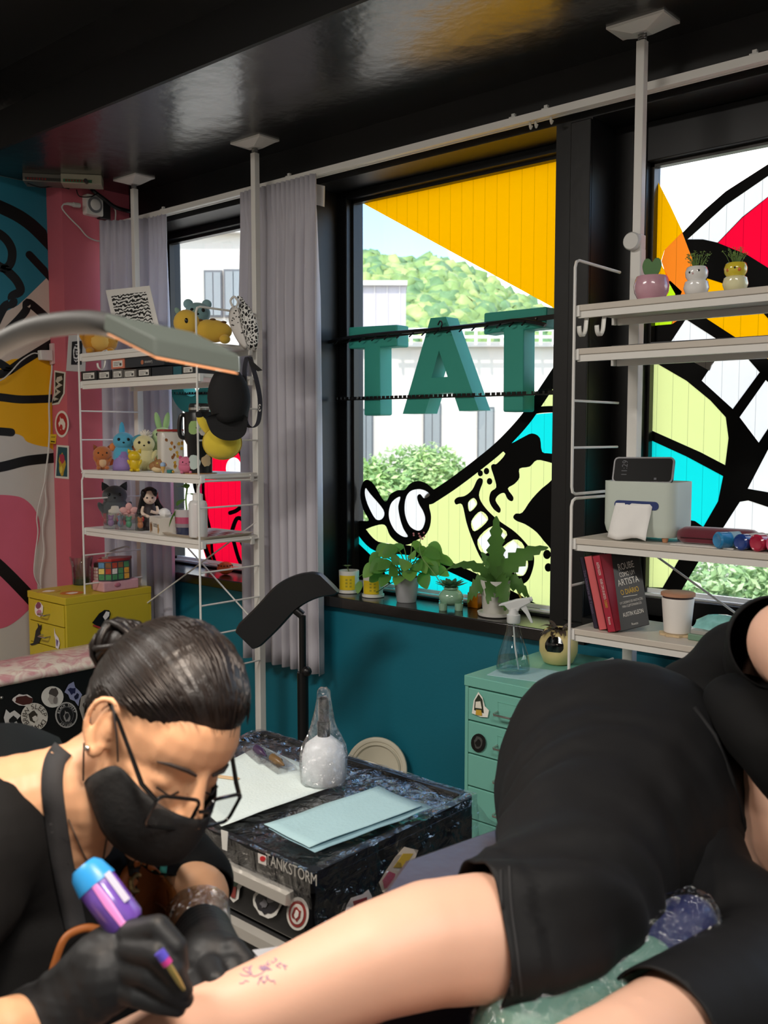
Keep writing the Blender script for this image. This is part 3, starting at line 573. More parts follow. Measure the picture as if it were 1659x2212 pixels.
stk_px(tb, fY(TY0 - .0125), [([(561, 1841), (579, 1848), (579, 1868), (562, 1862)], '#d8cfc8'), (blobpts(572, 1853, 6, 6, 12, .1, 2), '#c0262c')], (0, -1, 0))
fr = fY(TY0 - .0045)
stk_px(tb, fr, [(blobpts(440, 1880, 20, 34, 14, .12, 3), '#d9cf7a'), (blobpts(443, 1884, 13, 22, 12, .2, 4), '#29405a'), (blobpts(450, 1888, 7, 13, 10, .2, 5), '#e3c443')], (0, -1, 0))
stk_px(tb, fr, [([(476, 1884), (490, 1878), (500, 1876), (518, 1884), (534, 1890), (533, 1905), (522, 1918), (519, 1940), (508, 1948), (498, 1935), (497, 1915), (480, 1910)], '#dcd9d2'), ([(482, 1890), (500, 1882), (515, 1888), (524, 1900), (512, 1916), (498, 1908)], '#55715f'), ([(500, 1910), (516, 1914), (513, 1938), (505, 1936)], '#8d3b35')], (0, -1, 0))
stk_px(tb, fr, [(blobpts(583, 1943, 31, 37, 20, .1, 6), '#e6e3dc'), (blobpts(583, 1943, 25, 30, 20, .12, 7), '#2b2a30'), (blobpts(590, 1938, 10, 12, 12, .35, 8), '#8f8d90'), (blobpts(576, 1950, 8, 9, 12, .35, 9), '#77757a')], (0, -1, 0))
circ = lambda x, y, a, b, n=24: [(x + a * math.cos(2 * PI * t / n), y + b * math.sin(2 * PI * t / n)) for t in range(n)]
stk_px(tb, fr, [(circ(647, 1972, 24, 36), '#d8d2c8'), (circ(647, 1972, 19, 29), '#8d2f2c'), (circ(647, 1972, 14, 22), '#d5cdc4'), (blobpts(647, 1972, 9, 14, 12, .3, 3), '#8d2f2c'), (blobpts(647, 1972, 5, 8, 10, .3, 4), '#e2dcd4')], (0, -1, 0))
fx = fX(TX1 + .003)
stk_px(tb, fx, [([(815, 1905), (830, 1880), (850, 1850), (870, 1828), (900, 1835), (890, 1860), (860, 1890), (840, 1930), (822, 1925)], '#cdbfae'), ([(822, 1900), (836, 1880), (850, 1886), (842, 1912), (826, 1918)], '#b8566a'), ([(845, 1872), (866, 1842), (888, 1842), (868, 1872)], '#b99a3a')], (1, 0, 0))
stk_px(tb, fx, [([(738, 1990), (745, 1955), (755, 1938), (780, 1930), (792, 1920), (800, 1935), (795, 1955), (770, 1965), (752, 1985)], '#d9d0cc'), ([(758, 1945), (788, 1936), (790, 1950), (762, 1960)], '#8f2a33')], (1, 0, 0))
stk_px(tb, fx, [([(940, 1868), (952, 1845), (975, 1836), (1000, 1842), (1010, 1856), (985, 1872)], '#c9c6cc'), ([(955, 1862), (966, 1846), (984, 1852), (975, 1868)], '#5a3a40'), ([(985, 1856), (1000, 1846), (1006, 1858), (990, 1868)], '#2c3d63')], (1, 0, 0))
# plastic film over the chest: puckered sheet
random.seed(11)
def wrap(name, f, nu, nv, parent, mat):
    m = MB(); m.loft([[f(i / nu, j / nv) for i in range(nu + 1)] for j in range(nv + 1)], cap=False, closed=False); o = part(name, m, mat, parent, world=True, smooth=180, fix=False); return o
plastic = clear('cling_film', (.97, .98, 1, 1), .17, .05, .55, 30)
def pn(p, s, a): return noise.noise_vector(p * s) * a
def topf(u, v):
    p = Vector((TX0 - .006 + (TX1 - TX0 + .012) * u, TY0 - .006 + (TY1 - TY0 + .012) * v, TH_ + .004)); ed = min(u, 1 - u, v, 1 - v)
    if ed > .035: p.z -= .006
    return p + pn(p, 22, .004 if ed < .1 else .0018)
wrap('plastic_wrap', topf, 70, 55, tb, plastic)
def sidef(u, v):
    p = Vector((TX1 + .008, TY0 - .006 + (TY1 - TY0 + .012) * u, TH_ + .004 - .27 * v)); return p + pn(p, 26, .007) + Vector((.004 * v, 0, 0))
wrap('plastic_wrap', sidef, 50, 36, tb, plastic)
def frontf(u, v):
    p = Vector((TX0 + (TX1 - TX0 + .008) * u, TY0 - .011, TH_ + .004 - .055 * v)); return p + pn(p, 30, .004)
wrap('plastic_wrap', frontf, 70, 10, tb, plastic)
def tailf(u, v):
    p = Vector((TX1 + .01 + .05 * u, TY1 + .004, TH_ - .01 - .16 * v - .03 * u)); return p + pn(p, 30, .008)
wrap('plastic_wrap', tailf, 14, 20, tb, plastic)
# things on the chest
def sheet(name, label, cat, corners, z, mat, curl=.004, nseg=10, seed=0, wob=.0015):
    c = sum((Vector((p[0], p[1], 0)) for p in corners), Vector()) / 4; e = thing(name, label, cat, (c.x, c.y, z))
    a, b, c_, d = [Vector((p[0], p[1], z)) for p in corners]; m = MB(); rows = []
    for j in range(nseg + 1):
        v = j / nseg; row = []
        for i in range(nseg + 1):
            u = i / nseg; p = (a * (1 - u) + b * u) * (1 - v) + (d * (1 - u) + c_ * u) * v; ed = max(abs(u - .5), abs(v - .5)) * 2
            p = p + Vector((0, 0, abs(noise.noise(p * 9 + Vector((seed, 0, 0)))) * wob * 2 + curl * max(0, ed - .8) * 5 * (.5 + noise.noise(p * 14))))
            row.append(p)
        rows.append(row)
    m.loft(rows, cap=False, closed=False); o = part('sheet', m, mat, e, world=True, smooth=180, fix=False); s = o.modifiers.new('t', 'SOLIDIFY'); s.thickness = .0008; s.offset = 1
    return e
zt = TH_ + .004
def hp(x, y, z=zt): q = oh(x, y, z); return (q.x, q.y)
sheet('paper_towel', 'white paper towel spread on the tool chest', 'paper towel', [hp(385, 1700), hp(478, 1788), hp(745, 1692), hp(560, 1612)], zt, M('#d8e4e2', .8, bump=.2, bs=200), .002, seed=1)
for k, (pts, lb) in enumerate((([(580, 1798), (680, 1848), (935, 1752), (845, 1718)], 'lower blue tissue sheet peeking out of the pile on the chest'), ([(570, 1794), (668, 1842), (912, 1752), (818, 1710)], 'upper pale blue tissue sheet on the tool chest'))):
    sheet('blue_tissue', lb, 'tissue', [hp(*p) for p in pts], zt + .003 + .004 * k, M(('#86a9b4', '#a5c6cd')[k], .8, bump=.15, bs=150), .004, seed=k)
e = thing('tape_strip', 'strip of white tape over the front edge of the tool chest', 'tape', oh(483, 1790, zt))
part('tape', MB().prism([oy(478, 1792, TY0 - .017), oy(493, 1797, TY0 - .017), oy(491, 1838, TY0 - .017), oy(481, 1834, TY0 - .017)], (0, -.001, 0)), M('#d6d4ce', .5), e, world=True, smooth=None)
# bagged wash bottle
p0 = oh(700, 1690, zt); e = thing('bagged_wash_bottle', 'squeeze wash bottle sealed in a clear plastic bag on the chest', 'bottle', p0)
k = 1.62 / 2050
part('bottle_body', MB().lathe([(.034, 0), (.042, .006), (.042, .055), (.036, .075), (.014, .092)], 24), M('#e8eaec', .35, var=.05, bump=.2, bs=50), e, smooth=60)
part('pump_neck', MB().lathe([(.012, .085), (.013, .12), (.0105, .122), (.0105, .165), (.006, .168)], 16), M('#1b1b1d', .3), e, smooth=40)
m = MB(); random.seed(5)
prof = [(.036, 0), (.044, .004), (.0455, .03), (.0455, .055), (.041, .075), (.032, .095), (.024, .115), (.017, .14), (.0135, .165), (.012, .18), (.006, .186)]
rings = []
for r, z in prof:
    rings.append([(r * (1 + .07 * math.sin(5 * t * .2 + z * 60) + random.uniform(-.05, .05)) * math.cos(2 * PI * t / 30), r * (1 + random.uniform(-.06, .06)) * math.sin(2 * PI * t / 30), z + random.uniform(-.001, .001)) for t in range(30)])
m.loft(rings); part('plastic_bag', m, clear('bag_film', (.95, .96, .98, 1), .16, .08, 1.0, 60), e, smooth=180)
# sealed cartridges and spatula
def cartridge(label, x, y, ang, col):
    p = oh(x, y, zt + .004); e = thing('sealed_cartridge', label, 'cartridge', p, ang)
    part('blister_pack', MB().loft([[(sx * .05, -.022, 0), (sx * .05, .022, 0), (sx * .05, .018, .01), (sx * .05, -.018, .01)] for sx in (-1, 1)]), clear('blister', (.97, .97, .98, 1), .12, .05, .6, 40), e, smooth=None)
    part('grip', MB().lathe([(.006, -.022), (.009, -.02), (.009, .01), (.006, .014), (.004, .026), (.0015, .034)], 12).xf(Matrix.Translation((0, 0, .009)) @ Matrix.Rotation(PI / 2, 4, 'Y')), M(col, .35), e)
cartridge('dark purple tattoo cartridge in a clear packet on the chest', 562, 1632, -.35, '#3c2a46'); cartridge('bronze tattoo cartridge in a clear packet on the paper towel', 598, 1652, -.3, '#6b5233')
p = oh(505, 1682, zt + .002); tag(part('wooden_spatula', MB().prism([Vector((x, y, 0)) for x, y in rrect(-.06, .012, -.006, .006, .0055)], (0, 0, .0015)).xf(Matrix.Translation(p) @ Matrix.Rotation(.4, 4, 'Z')), M('#d8b78f', .7), None), 'wooden spatula tip lying on the paper towel', 'spatula')
# ------------------------------------------------------------------ round base leaning on the wall
c = oy(812, 1662, 2.55); c.z = max(c.z, .12); e = thing('pedestal_dish', 'cream round pedestal dish leaning against the teal wall behind the chest', 'dish', c); crm = M('#cfc8b4', .5, var=.06)
R_ = Matrix.Rotation(math.radians(30), 4, 'Z') @ Matrix.Rotation(math.radians(74), 4, 'X')
part('base_dish', MB().lathe([(.0, -.012), (.07, -.012), (.078, -.006), (.098, -.004), (.1, .0), (.108, .002), (.115, .0), (.117, -.006), (.113, -.014), (.0, -.024)], 44, cap=False).xf(R_), crm, e)
part('base_ring', MB().lathe([(.084, -.002), (.088, .004), (.092, .0)], 44, cap=False).xf(R_), crm, e)
part('inner_plate', MB().lathe([(.0, .0), (.082, .0), (.087, .004), (.087, -.01), (.0, -.012)], 40, cap=False, sy=.55).xf(Matrix.Translation((-.01, -.06, .0)) @ Matrix.Rotation(math.radians(30), 4, 'Z') @ Matrix.Rotation(math.radians(62), 4, 'X')), M('#d5cfbe', .45, var=.05), e)
part('latch', MB().box(-.012, -.004, -.077, -.073, .03, .052), M('#77736a', .4, metal=.6), e, smooth=None); part('screw', MB().ball((-.06, -.06, .02), .005, 8), M('#55524c', .4), e)
# ------------------------------------------------------------------ arm rest on its stand
e = thing('arm_rest', 'black padded tilting arm rest on a black stand', 'arm rest', (-2.5, 2.28, 0))
vin_ = M('#1d1e20', .38, var=.05, bump=.06, bs=120)
A = oy(531, 1380, 2.15); B = oy(622, 1292, 2.22); Cc = oy(712, 1258, 2.3); ax = [A, A.lerp(B, .5), B + Vector((0, 0, .006)), B.lerp(Cc, .5) + Vector((0, 0, .016)), Cc]
P = catmull(ax, 6, False); rings = []
wd = (cp(556, 1402, 2.9) - cp(508, 1355, 2.9)).normalized() * .055
for i, p in enumerate(P):
    d = (P[min(i + 1, len(P) - 1)] - P[max(0, i - 1)]).normalized(); n_ = wd.cross(d).normalized()
    if n_.z < 0: n_ = -n_
    t = i / (len(P) - 1); s = 1 - .18 * max(0, abs(t - .5) * 2 - .85) / .15
    sec = [(-1, -.6), (-1.02, .1), (-.93, .75), (-.5, 1.0), (.5, 1.0), (.93, .75), (1.02, .1), (1, -.6), (.9, -1), (-.9, -1)]
    rings.append([p + wd * (q * s) + n_ * (r * .021) for q, r in sec])
part('pad', MB().loft(rings), vin_, e, world=True, smooth=50)
mid = B + Vector((.04, .03, -.06))
part('pad_bracket', MB().tube([B - Vector((0, 0, .02)), mid], .015, 10), bk, e, world=True)
part('stand_pole', MB().tube([mid, Vector((mid.x, mid.y, .5))], .012, 10).tube([Vector((mid.x, mid.y, .55)), Vector((mid.x, mid.y, .04))], .02, 12), bk, e, world=True)
part('clamp_knob', MB().ball((mid.x + .03, mid.y - .01, .56), .018, 10), bk, e, world=True)
for k in range(3): t = 2 * PI * k / 3 + .5; part('leg', MB().tube([(mid.x, mid.y, .12), (mid.x + .22 * math.cos(t), mid.y + .22 * math.sin(t), .015)], .012, 8), bk, e, world=True)
# ------------------------------------------------------------------ wrapped bench with black front
e = thing('wrapped_bench', 'bench with plastic wrapped marbled pink top and black stickered side', 'bench', (-3.1, 1.45, 0))
BX = -2.9
part('bench_box', MB().box(-3.12, BX, .85, 2.0, .06, .572), M('#101011', .4, var=.1), e, world=True, smooth=None, bevel=.004)
m = MB(); rows = []
for j in range(30):
    y = .83 + (2.03 - .83) * j / 29
    sec = [(-3.12, .565), (-3.13, .585), (-3.115, .6), (-3.06, .606), (-2.98, .606), (-2.91, .603), (-2.88, .594), (-2.874, .58), (-2.88, .57)]
    rows.append([Vector((a, y, b)) + noise.noise_vector(Vector((a, y, b)) * 14) * .004 for a, b in sec])
m.loft(rows)
mt = M('#d9c6ba', .3, var=.0); mt = mt.copy(); n = mt.node_tree; b_ = n.nodes['Principled BSDF']; tx = n.nodes.new('ShaderNodeTexNoise'); tx.inputs['Scale'].default_value = 11; tx.inputs['Detail'].default_value = 6; tx.inputs['Distortion'].default_value = 2.5
rp_ = n.nodes.new('ShaderNodeValToRGB'); el = rp_.color_ramp.elements; el[0].position = .38; el[0].color = lin('#c48f93'); el[1].position = .6; el[1].color = lin('#ddd2c4'); n.links.new(n.nodes.new('ShaderNodeTexCoord').outputs['Object'], tx.inputs['Vector']); n.links.new(tx.outputs[0], rp_.inputs[0]); n.links.new(rp_.outputs[0], b_.inputs['Base Color'])
b_.inputs['Coat Weight'].default_value = .6
part('padded_top', m, mt, e, world=True, smooth=180)
fb = fX(BX + .001)
def bst(layers): stk_px(e, fb, layers, (1, 0, 0))
bst([(blobpts(49, 1512, 22, 13, 16, .14, 4), '#dcd6d2'), (blobpts(49, 1512, 19, 10, 16, .16, 5), '#4a2420')])
bst([(circ(112, 1505, 24, 23), '#d6d3cc'), (blobpts(114, 1497, 9, 12, 12, .3, 6), '#4b4442'), (blobpts(110, 1510, 9, 10, 12, .3, 7), '#a8a29c'), (blobpts(118, 1512, 5, 9, 10, .3, 8), '#7d7672')])
bst([([(138, 1495), (147, 1478), (158, 1472), (161, 1484), (170, 1492), (176, 1500), (170, 1512), (168, 1525), (160, 1514), (150, 1510), (146, 1500)], '#8d92b4'), (blobpts(155, 1492, 8, 8, 9, .4, 3), '#23264a'), (blobpts(164, 1504, 5, 6, 9, .4, 4), '#1c1e3a')])
bst([(circ(73, 1548, 29, 30), '#cfcac0'), (blobpts(70, 1548, 10, 12, 14, .25, 4), '#3a342c'), (blobpts(74, 1552, 6, 6, 14, .25, 4), '#cfcac0')])
bst([(circ(142, 1544, 24, 28), '#a9a7a4'), (circ(142, 1544, 21, 25), '#19191a'), (circ(142, 1544, 15, 18), '#77757a'), (circ(142, 1544, 14, 17), '#1d1d1e'), (blobpts(142, 1546, 7, 12, 14, .35, 5), '#8f8d8c'), (blobpts(142, 1546, 4, 7, 12, .35, 6), '#2b2b2c')])
bst([([(7, 1550), (12, 1532), (20, 1540), (30, 1534), (44, 1545), (34, 1556), (40, 1570), (28, 1578), (16, 1572), (10, 1562)], '#c9c7c4'), (blobpts(26, 1556, 8, 8, 9, .4, 2), '#1a1a1b')])
bst([([(170, 1530), (174, 1505), (184, 1500), (200, 1502), (206, 1530), (196, 1560), (178, 1556)], '#9a938c'), (blobpts(188, 1524, 10, 14, 12, .3, 9), '#3b322e')])
part('screw', MB().ball(ox(3, 1507, BX + .002), .006, 10), M('#a8a6a0', .3, metal=.9), e, world=True)
# circular lettering
def ringtext(parent, s, plane, cx, cy, rx, ry, a0, a1, size, col, nrm):
    for i, ch in enumerate(s):
        if ch == ' ': continue
        t = math.radians(a0 + (a1 - a0) * i / max(1, len(s) - 1)); p = plane(cx + rx * math.cos(t), cy - ry * math.sin(t)); o_ = plane(cx, cy); u = (p - o_).normalized(); x = u.cross(Vector(nrm)).normalized()
        lettering(ch, p + Vector(nrm) * .007, x, u, size, M(col, .5), parent)
ringtext(e, 'BREW SLEEP DRAW ', fb, 73, 1548, 21, 22, 215, -120, .024, '#3a322c', (1, 0, 0))
ringtext(e, 'BLACK SHEEP', fb, 142, 1544, 18, 21.5, 165, 20, .012, '#d6d4d0', (1, 0, 0)); ringtext(e, 'TATTOO', fb, 142, 1544, 18, 21.5, -130, -60, .011, '#c6c4c0', (1, 0, 0))
# ------------------------------------------------------------------ helpers for small things
def pxs(p): return (Vector(p) - C0).dot(FW) / F
def face(p): t = C0 - Vector(p); return math.atan2(t.x, -t.y)
def on(px, Y, zs, py=None): p = oy(px, py or 1000, Y); return Vector((p.x, Y, zs))
eyeb = M('#0b0b0c', .15, var=0)
def plush(label, px, Y, zs, hpx, body, belly=None, ear=('round', None), head=.27, fat=.3, arms=True, feet=True, tail=None, fuzz='plush_toy', turn=0, group=None, eyes=True, rough=.9, muzzle=None, cat='plush toy', z3d=None):
    p = z3d or on(px, Y, zs); s = hpx * pxs(p); e = thing(fuzz, label, cat, p, face(p) + turn, group); mb = M(body, rough, var=.08, vs=30, bump=.12 if rough > .6 else 0, bs=300, sheen=.3 if rough > .6 else 0)
    hz_ = 1 - head * (.95 if ear[0] != 'round' else 1.1)
    part('body', MB().ball((0, 0, s * .36), (s * fat, s * fat * .85, s * .37), 20), mb, e, smooth=180)
    hd = part('head', MB().ball((0, -s * .03, s * hz_ * .97), (s * head * 1.12, s * head, s * head * .95), 20), mb, e, smooth=180)
    if eyes:
        for k in (-1, 1): part('eye', MB().ball((k * s * head * .48, -s * (.03 + head * .84), s * (hz_ + .02)), s * .042, 10), eyeb, hd)
        part('nose', MB().ball((0, -s * (.03 + head * .98), s * (hz_ - .06)), (s * .03, s * .02, s * .022), 10), eyeb, hd)
    if muzzle: part('muzzle', MB().ball((0, -s * (.02 + head * .75), s * (hz_ - .08)), (s * head * .5, s * head * .3, s * head * .36), 14), M(muzzle, rough), hd, smooth=180)
    if belly: part('belly', MB().ball((0, -s * fat * .28, s * .33), (s * fat * .68, s * fat * .64, s * .27), 16), M(belly, rough, bump=.1 if rough > .6 else 0, bs=300), e, smooth=180)
    kind, ec = ear; em = M(ec or body, rough, var=.08, bump=.1 if rough > .6 else 0, bs=300)
    for k in (-1, 1):
        if kind == 'round': part('ear', MB().ball((k * s * head * .8, 0, s * (hz_ + head * .72)), (s * .1, s * .05, s * .1), 12), em, hd, smooth=180)
        elif kind == 'long': part('ear', MB().ball((k * s * head * .42, 0, s * (hz_ + head * 1.35)), (s * .07, s * .045, s * .24), 12, Matrix.Rotation(k * .2, 3, 'Y')), em, hd, smooth=180)
        elif kind == 'point': part('ear', MB().lathe([(s * .11, 0), (s * .07, s * .1), (s * .005, s * .2)], 12, sy=.5).xf(Matrix.Translation((k * s * head * .75, 0, s * (hz_ + head * .55))) @ Matrix.Rotation(k * .5, 4, 'Y')), em, hd, smooth=180)
        elif kind == 'flop': part('ear', MB().ball((k * s * head * 1.15, 0, s * (hz_ + .02)), (s * .06, s * .05, s * .17), 12, Matrix.Rotation(-k * .35, 3, 'Y')), em, hd, smooth=180)
        if arms: part('arm', MB().ball((k * s * fat * .92, -s * .1, s * .42), (s * .075, s * .08, s * .17), 12, Matrix.Rotation(k * .5, 3, 'Y')), mb, e, smooth=180)
        if feet: part('foot', MB().ball((k * s * fat * .55, -s * fat * .75, s * .08), (s * .1, s * .13, s * .08), 12), mb, e, smooth=180)
    if tail: part('tail', MB().ball((s * fat * 1.05, s * .12, s * .3), (s * .2, s * .1, s * .13), 12, Matrix.Rotation(-.4, 3, 'Y')), M(tail, rough), e, smooth=180)
    return e
def pot(name, label, cat, p, prof, mat, n=28, soil=None):
    e = thing(name, label, cat, p); part('pot', MB().lathe(prof, n), mat, e)
    if soil: part('soil', MB().lathe([(soil[0], soil[1]), (soil[0] * .5, soil[1] + .004), (0.001, soil[1] + .005)], 18), M('#3a2e25', .95, bump=.4, bs=200), e)
    return e
def leaf(base, d, L_, w, droop=.4, n=6, cup=.15, teeth=0, upv=Vector((0, 0, 1))):
    """leaf blade from base along d, drooping under its weight"""
    d = Vector(d).normalized(); sd_ = d.cross(upv)
    if sd_.length < .05: sd_ = Vector((1, 0, 0))
    sd_.normalize(); m = MB(); p = Vector(base); rows = []
    for i in range(n + 1):
        t = i / n; ww = w * (math.sin(PI * min(1, t * .92 + .06)) ** .8) * (1 - .15 * t) + (.0008)
        if teeth: ww *= (1.15 if i % 2 else .72)
        nn = sd_.cross(d).normalized()
        rows.append([p - sd_ * ww + nn * ww * cup, p, p + sd_ * ww + nn * ww * cup]); p = p + d * (L_ / n); d = (d - Vector((0, 0, droop / n * (1 + t)))).normalized()
    m.loft(rows, cap=False, closed=False); return m
def gl(c): return leafmat(c, .36)
# ------------------------------------------------------------------ left rack: top shelf
ZT = [1.7155, 1.6005, 1.2255, .9785]
p = on(282, 2.26, ZT[0]); e = thing('art_print', 'black and white engraved art print leaning on the top left shelf', 'art print', p)
cr = [cp(x, y, (oy(x, y, 2.27) - C0).dot(FW)) for x, y in ((228, 627), (323, 617), (350, 720), (250, 728))]
cr[2] = oy(348, 725, 2.24); cr[3] = oy(252, 730, 2.24)
part('card', MB().prism(cr, (.0, .0012, 0)), M('#e9e7e3', .7), e, world=True, smooth=None)
def incard(u, v, off=.0008):
    q = (cr[0] * (1 - u) + cr[1] * u) * (1 - v) + (cr[3] * (1 - u) + cr[2] * u) * v; n_ = (cr[1] - cr[0]).cross(cr[3] - cr[0]).normalized(); n_ = n_ if n_.y < 0 else -n_; return q + n_ * off
ink = M('#1c1c1d', .8, var=.0)
def inked():
    m = M('#f0eeea', .8, var=0).copy(); n = m.node_tree; b = n.nodes['Principled BSDF']; t = n.nodes.new('ShaderNodeTexCoord'); w = n.nodes.new('ShaderNodeTexWave'); w.wave_type = 'RINGS'; w.inputs['Scale'].default_value = 22; w.inputs['Distortion'].default_value = 7; w.inputs['Detail'].default_value = 3; w.inputs['Detail Scale'].default_value = 2
    r = n.nodes.new('ShaderNodeValToRGB'); r.color_ramp.interpolation = 'CONSTANT'; r.color_ramp.elements[0].color = (.01, .01, .01, 1); r.color_ramp.elements[1].position = .48; r.color_ramp.elements[1].color = (.8, .8, .78, 1)
    n.links.new(t.outputs['Object'], w.inputs['Vector']); n.links.new(w.outputs[0], r.inputs[0]); n.links.new(r.outputs[0], b.inputs['Base Color']); return m
INK = inked()
part('print', MB().prism([incard(*q) for q in ((.1, .12), (.9, .12), (.9, 1), (.1, 1))], None), INK, e, world=True, smooth=None, fix=False)
# long lying plush, mouse eared plush, orange plush
p = on(455, 2.3, ZT[0], 735); s = pxs(p); e = thing('plush_toy', 'long yellow plush animal lying on the top left shelf', 'plush toy', p, face(p)); ym = M('#d8b040', .9, var=.08, bump=.1, bs=300, sheen=.3); bm = M('#6b4a2a', .9)
part('body', MB().ball((0, 0, 28 * s), (46 * s, 22 * s, 25 * s), 22), ym, e, smooth=180); hd = part('head', MB().ball((-50 * s, -6 * s, 44 * s), (28 * s, 22 * s, 28 * s), 20), ym, e, smooth=180)
for k in (-30, 30): part('leg', MB().ball((k * s, -14 * s, 10 * s), (12 * s, 14 * s, 10 * s), 12), ym, e, smooth=180)
for x, z in ((-22, 50), (5, 52), (28, 47)): part('spot', MB().ball((x * s, -3 * s, z * s), (7 * s, 10 * s, 3 * s), 10), bm, e, smooth=180)
for k in (-1, 1): part('ear', MB().ball((-50 * s + k * 18 * s, 0, 68 * s), (6 * s, 4 * s, 10 * s), 10, Matrix.Rotation(k * .6, 3, 'Y')), M('#7f9a8e', .9), hd, smooth=180)
part('eye', MB().ball((-50 * s, -27 * s, 46 * s), (4 * s, 2 * s, 6 * s), 10), eyeb, hd); part('tail', MB().ball((58 * s, 8 * s, 52 * s), (11 * s, 10 * s, 18 * s), 12), M('#d8a94a', .9), e, smooth=180)
plush('blue-grey plush with big round ears and yellow chest, top left shelf', 432, 2.41, ZT[0], 106, '#7fa3a8', '#cdb04a', ('round', '#86a9ae'), head=.23, fat=.26, arms=False)
plush('orange plush with teal ears half hidden behind the lamp', 222, 2.3, ZT[0], 90, '#c98a1e', '#e0b25a', ('round', '#57b0aa'), head=.3, fat=.42, eyes=False)
# hanging printed pouches
def bandana():
    m = M('#111112', .8, var=0).copy(); n = m.node_tree; b = n.nodes['Principled BSDF']; t = n.nodes.new('ShaderNodeTexCoord'); w = n.nodes.new('ShaderNodeTexVoronoi'); w.feature = 'DISTANCE_TO_EDGE'; w.inputs['Scale'].default_value = 75; w2 = n.nodes.new('ShaderNodeTexNoise'); w2.inputs['Scale'].default_value = 40
    mth = n.nodes.new('ShaderNodeMath'); mth.operation = 'MULTIPLY'; r = n.nodes.new('ShaderNodeValToRGB'); r.color_ramp.interpolation = 'CONSTANT'; r.color_ramp.elements[0].color = (.65, .65, .63, 1); r.color_ramp.elements[1].position = .06; r.color_ramp.elements[1].color = (.012, .012, .013, 1)
    n.links.new(t.outputs['Object'], w.inputs['Vector']); n.links.new(t.outputs['Object'], w2.inputs['Vector']); n.links.new(w.outputs[0], mth.inputs[0]); n.links.new(w2.outputs[0], mth.inputs[1]); n.links.new(mth.outputs[0], r.inputs[0]); n.links.new(r.outputs[0], b.inputs['Base Color']); return m
BAN = bandana(); SPOT = M('#cfccc8', .8, var=.0)
def hanging(label, pts, Y, mat, thick, tie=None, cat='pouch', name='cloth_pouch', dots=0):
    P = catmull([(x, y, 0) for x, y in pts], 4); c = oy(sum(p[0] for p in pts) / len(pts), sum(p[1] for p in pts) / len(pts), Y); e = thing(name, label, cat, c)
    q = [oy(a.x, a.y, Y) for a in P]; ce = sum(q, Vector()) / len(q); nrm = (C0 - ce).normalized(); rings = []
    for f, o in ((.02, thick), (.45, thick * .9), (.8, thick * .6), (1, 0), (.8, -thick * .6), (.45, -thick * .9), (.02, -thick)): rings.append([ce + (a - ce) * f + nrm * o for a in q])
    part('cloth', MB().loft(rings), mat, e, world=True, smooth=180)
    if dots:
        random.seed(3)
        for _ in range(dots): a = random.choice(q).lerp(ce, random.uniform(.15, .8)) + nrm * thick * .8; part('dot', MB().ball(a, (.004, .003, .0025), 8), M('#2a2a2b', .8), e, world=True)
    if tie: part('tie', MB().tube(catmull([oy(x, y, Y) for x, y in tie], 5, False), .004, 6), mat, e, world=True)
    return e
hanging('white dotted cloth pouch hanging at the left rack ladder', [(497, 668), (508, 660), (518, 672), (522, 700), (535, 745), (530, 756), (515, 740), (500, 712), (494, 690)], 2.2, SPOT, .018, [(504, 665), (498, 650), (506, 641), (514, 652), (510, 664)], dots=14)
hanging('black bandana print pouch hanging beside the dotted pouch', [(515, 660), (530, 655), (545, 672), (556, 700), (558, 730), (553, 756), (546, 750), (538, 755), (528, 728), (520, 700)], 2.185, BAN, .02, [(530, 660), (520, 648), (514, 641), (522, 645), (530, 658)])
# ------------------------------------------------------------------ boxes on the second shelf
def small_box(label, x0, x1, y0, y1, Y, zb, col, lab=True, side=None):
    a = oy(x0, y1, Y); b = oy(x1, y1, Y); h = (y1 - y0) * pxs(a); e = thing('cartridge_box', label, 'box', ((a.x + b.x) / 2, Y + .04, zb), 0, 'cartridge boxes on the left rack')
    w = (b.x - a.x) / 2 - .0008; part('carton', MB().box(-w, w, -.04, .06, 0, h), M(col, .45, var=.08), e, smooth=None, bevel=.001)
    if lab:
        part('paper_label', MB().box(-w * .72, w * .72, -.0406, -.04, h * .18, h * .8), M('#d8d6d0', .6), e, smooth=None)
        m = MB()
        for k in range(3): m.box(-w * .6, w * (.1 + .12 * k), -.0411, -.0406, h * (.3 + .15 * k), h * (.35 + .15 * k))
        m.box(w * .3, w * .6, -.0411, -.0406, h * .28, h * .55); part('print', m, M('#4a4a48', .7), e, smooth=None)
    return e
bx = [(175, 209, 801, 822, '#23262b', 'leftmost'), (211, 240, 800, 820, '#1e2024', 'second from left'), (242, 266, 799, 819, '#5c5a58', 'third from left'), (267, 294, 799, 817, '#6b6864', 'fourth from left'), (296, 326, 797, 816, '#161618', 'fifth from left'), (328, 373, 796, 815, '#1a2028', 'sixth, wide dark'), (393, 420, 795, 813, '#2a2a2c', 'rightmost')]
for x0, x1, y0, y1, c, w in bx: small_box('small cartridge box on the second left shelf, %s of the row' % w, x0, x1, y0, y1, 2.21, ZT[1], c, c != '#1a2028')
bz = on(389, 2.21, ZT[1]); small_box('small teal patterned box near the right end of the box row', 374, 392, 796, 814, 2.21, ZT[1], '#1f5560', False)
hh = 21 * pxs(oy(220, 810, 2.21)) + .0006
small_box('salmon pink box stacked on top of the row of boxes', 240, 269, 778, 799, 2.21, ZT[1] + hh, '#c9765f'); fb_ = small_box('long black box stacked beside the salmon box', 270, 355, 778, 799, 2.21, ZT[1] + hh, '#2b2f36', False)
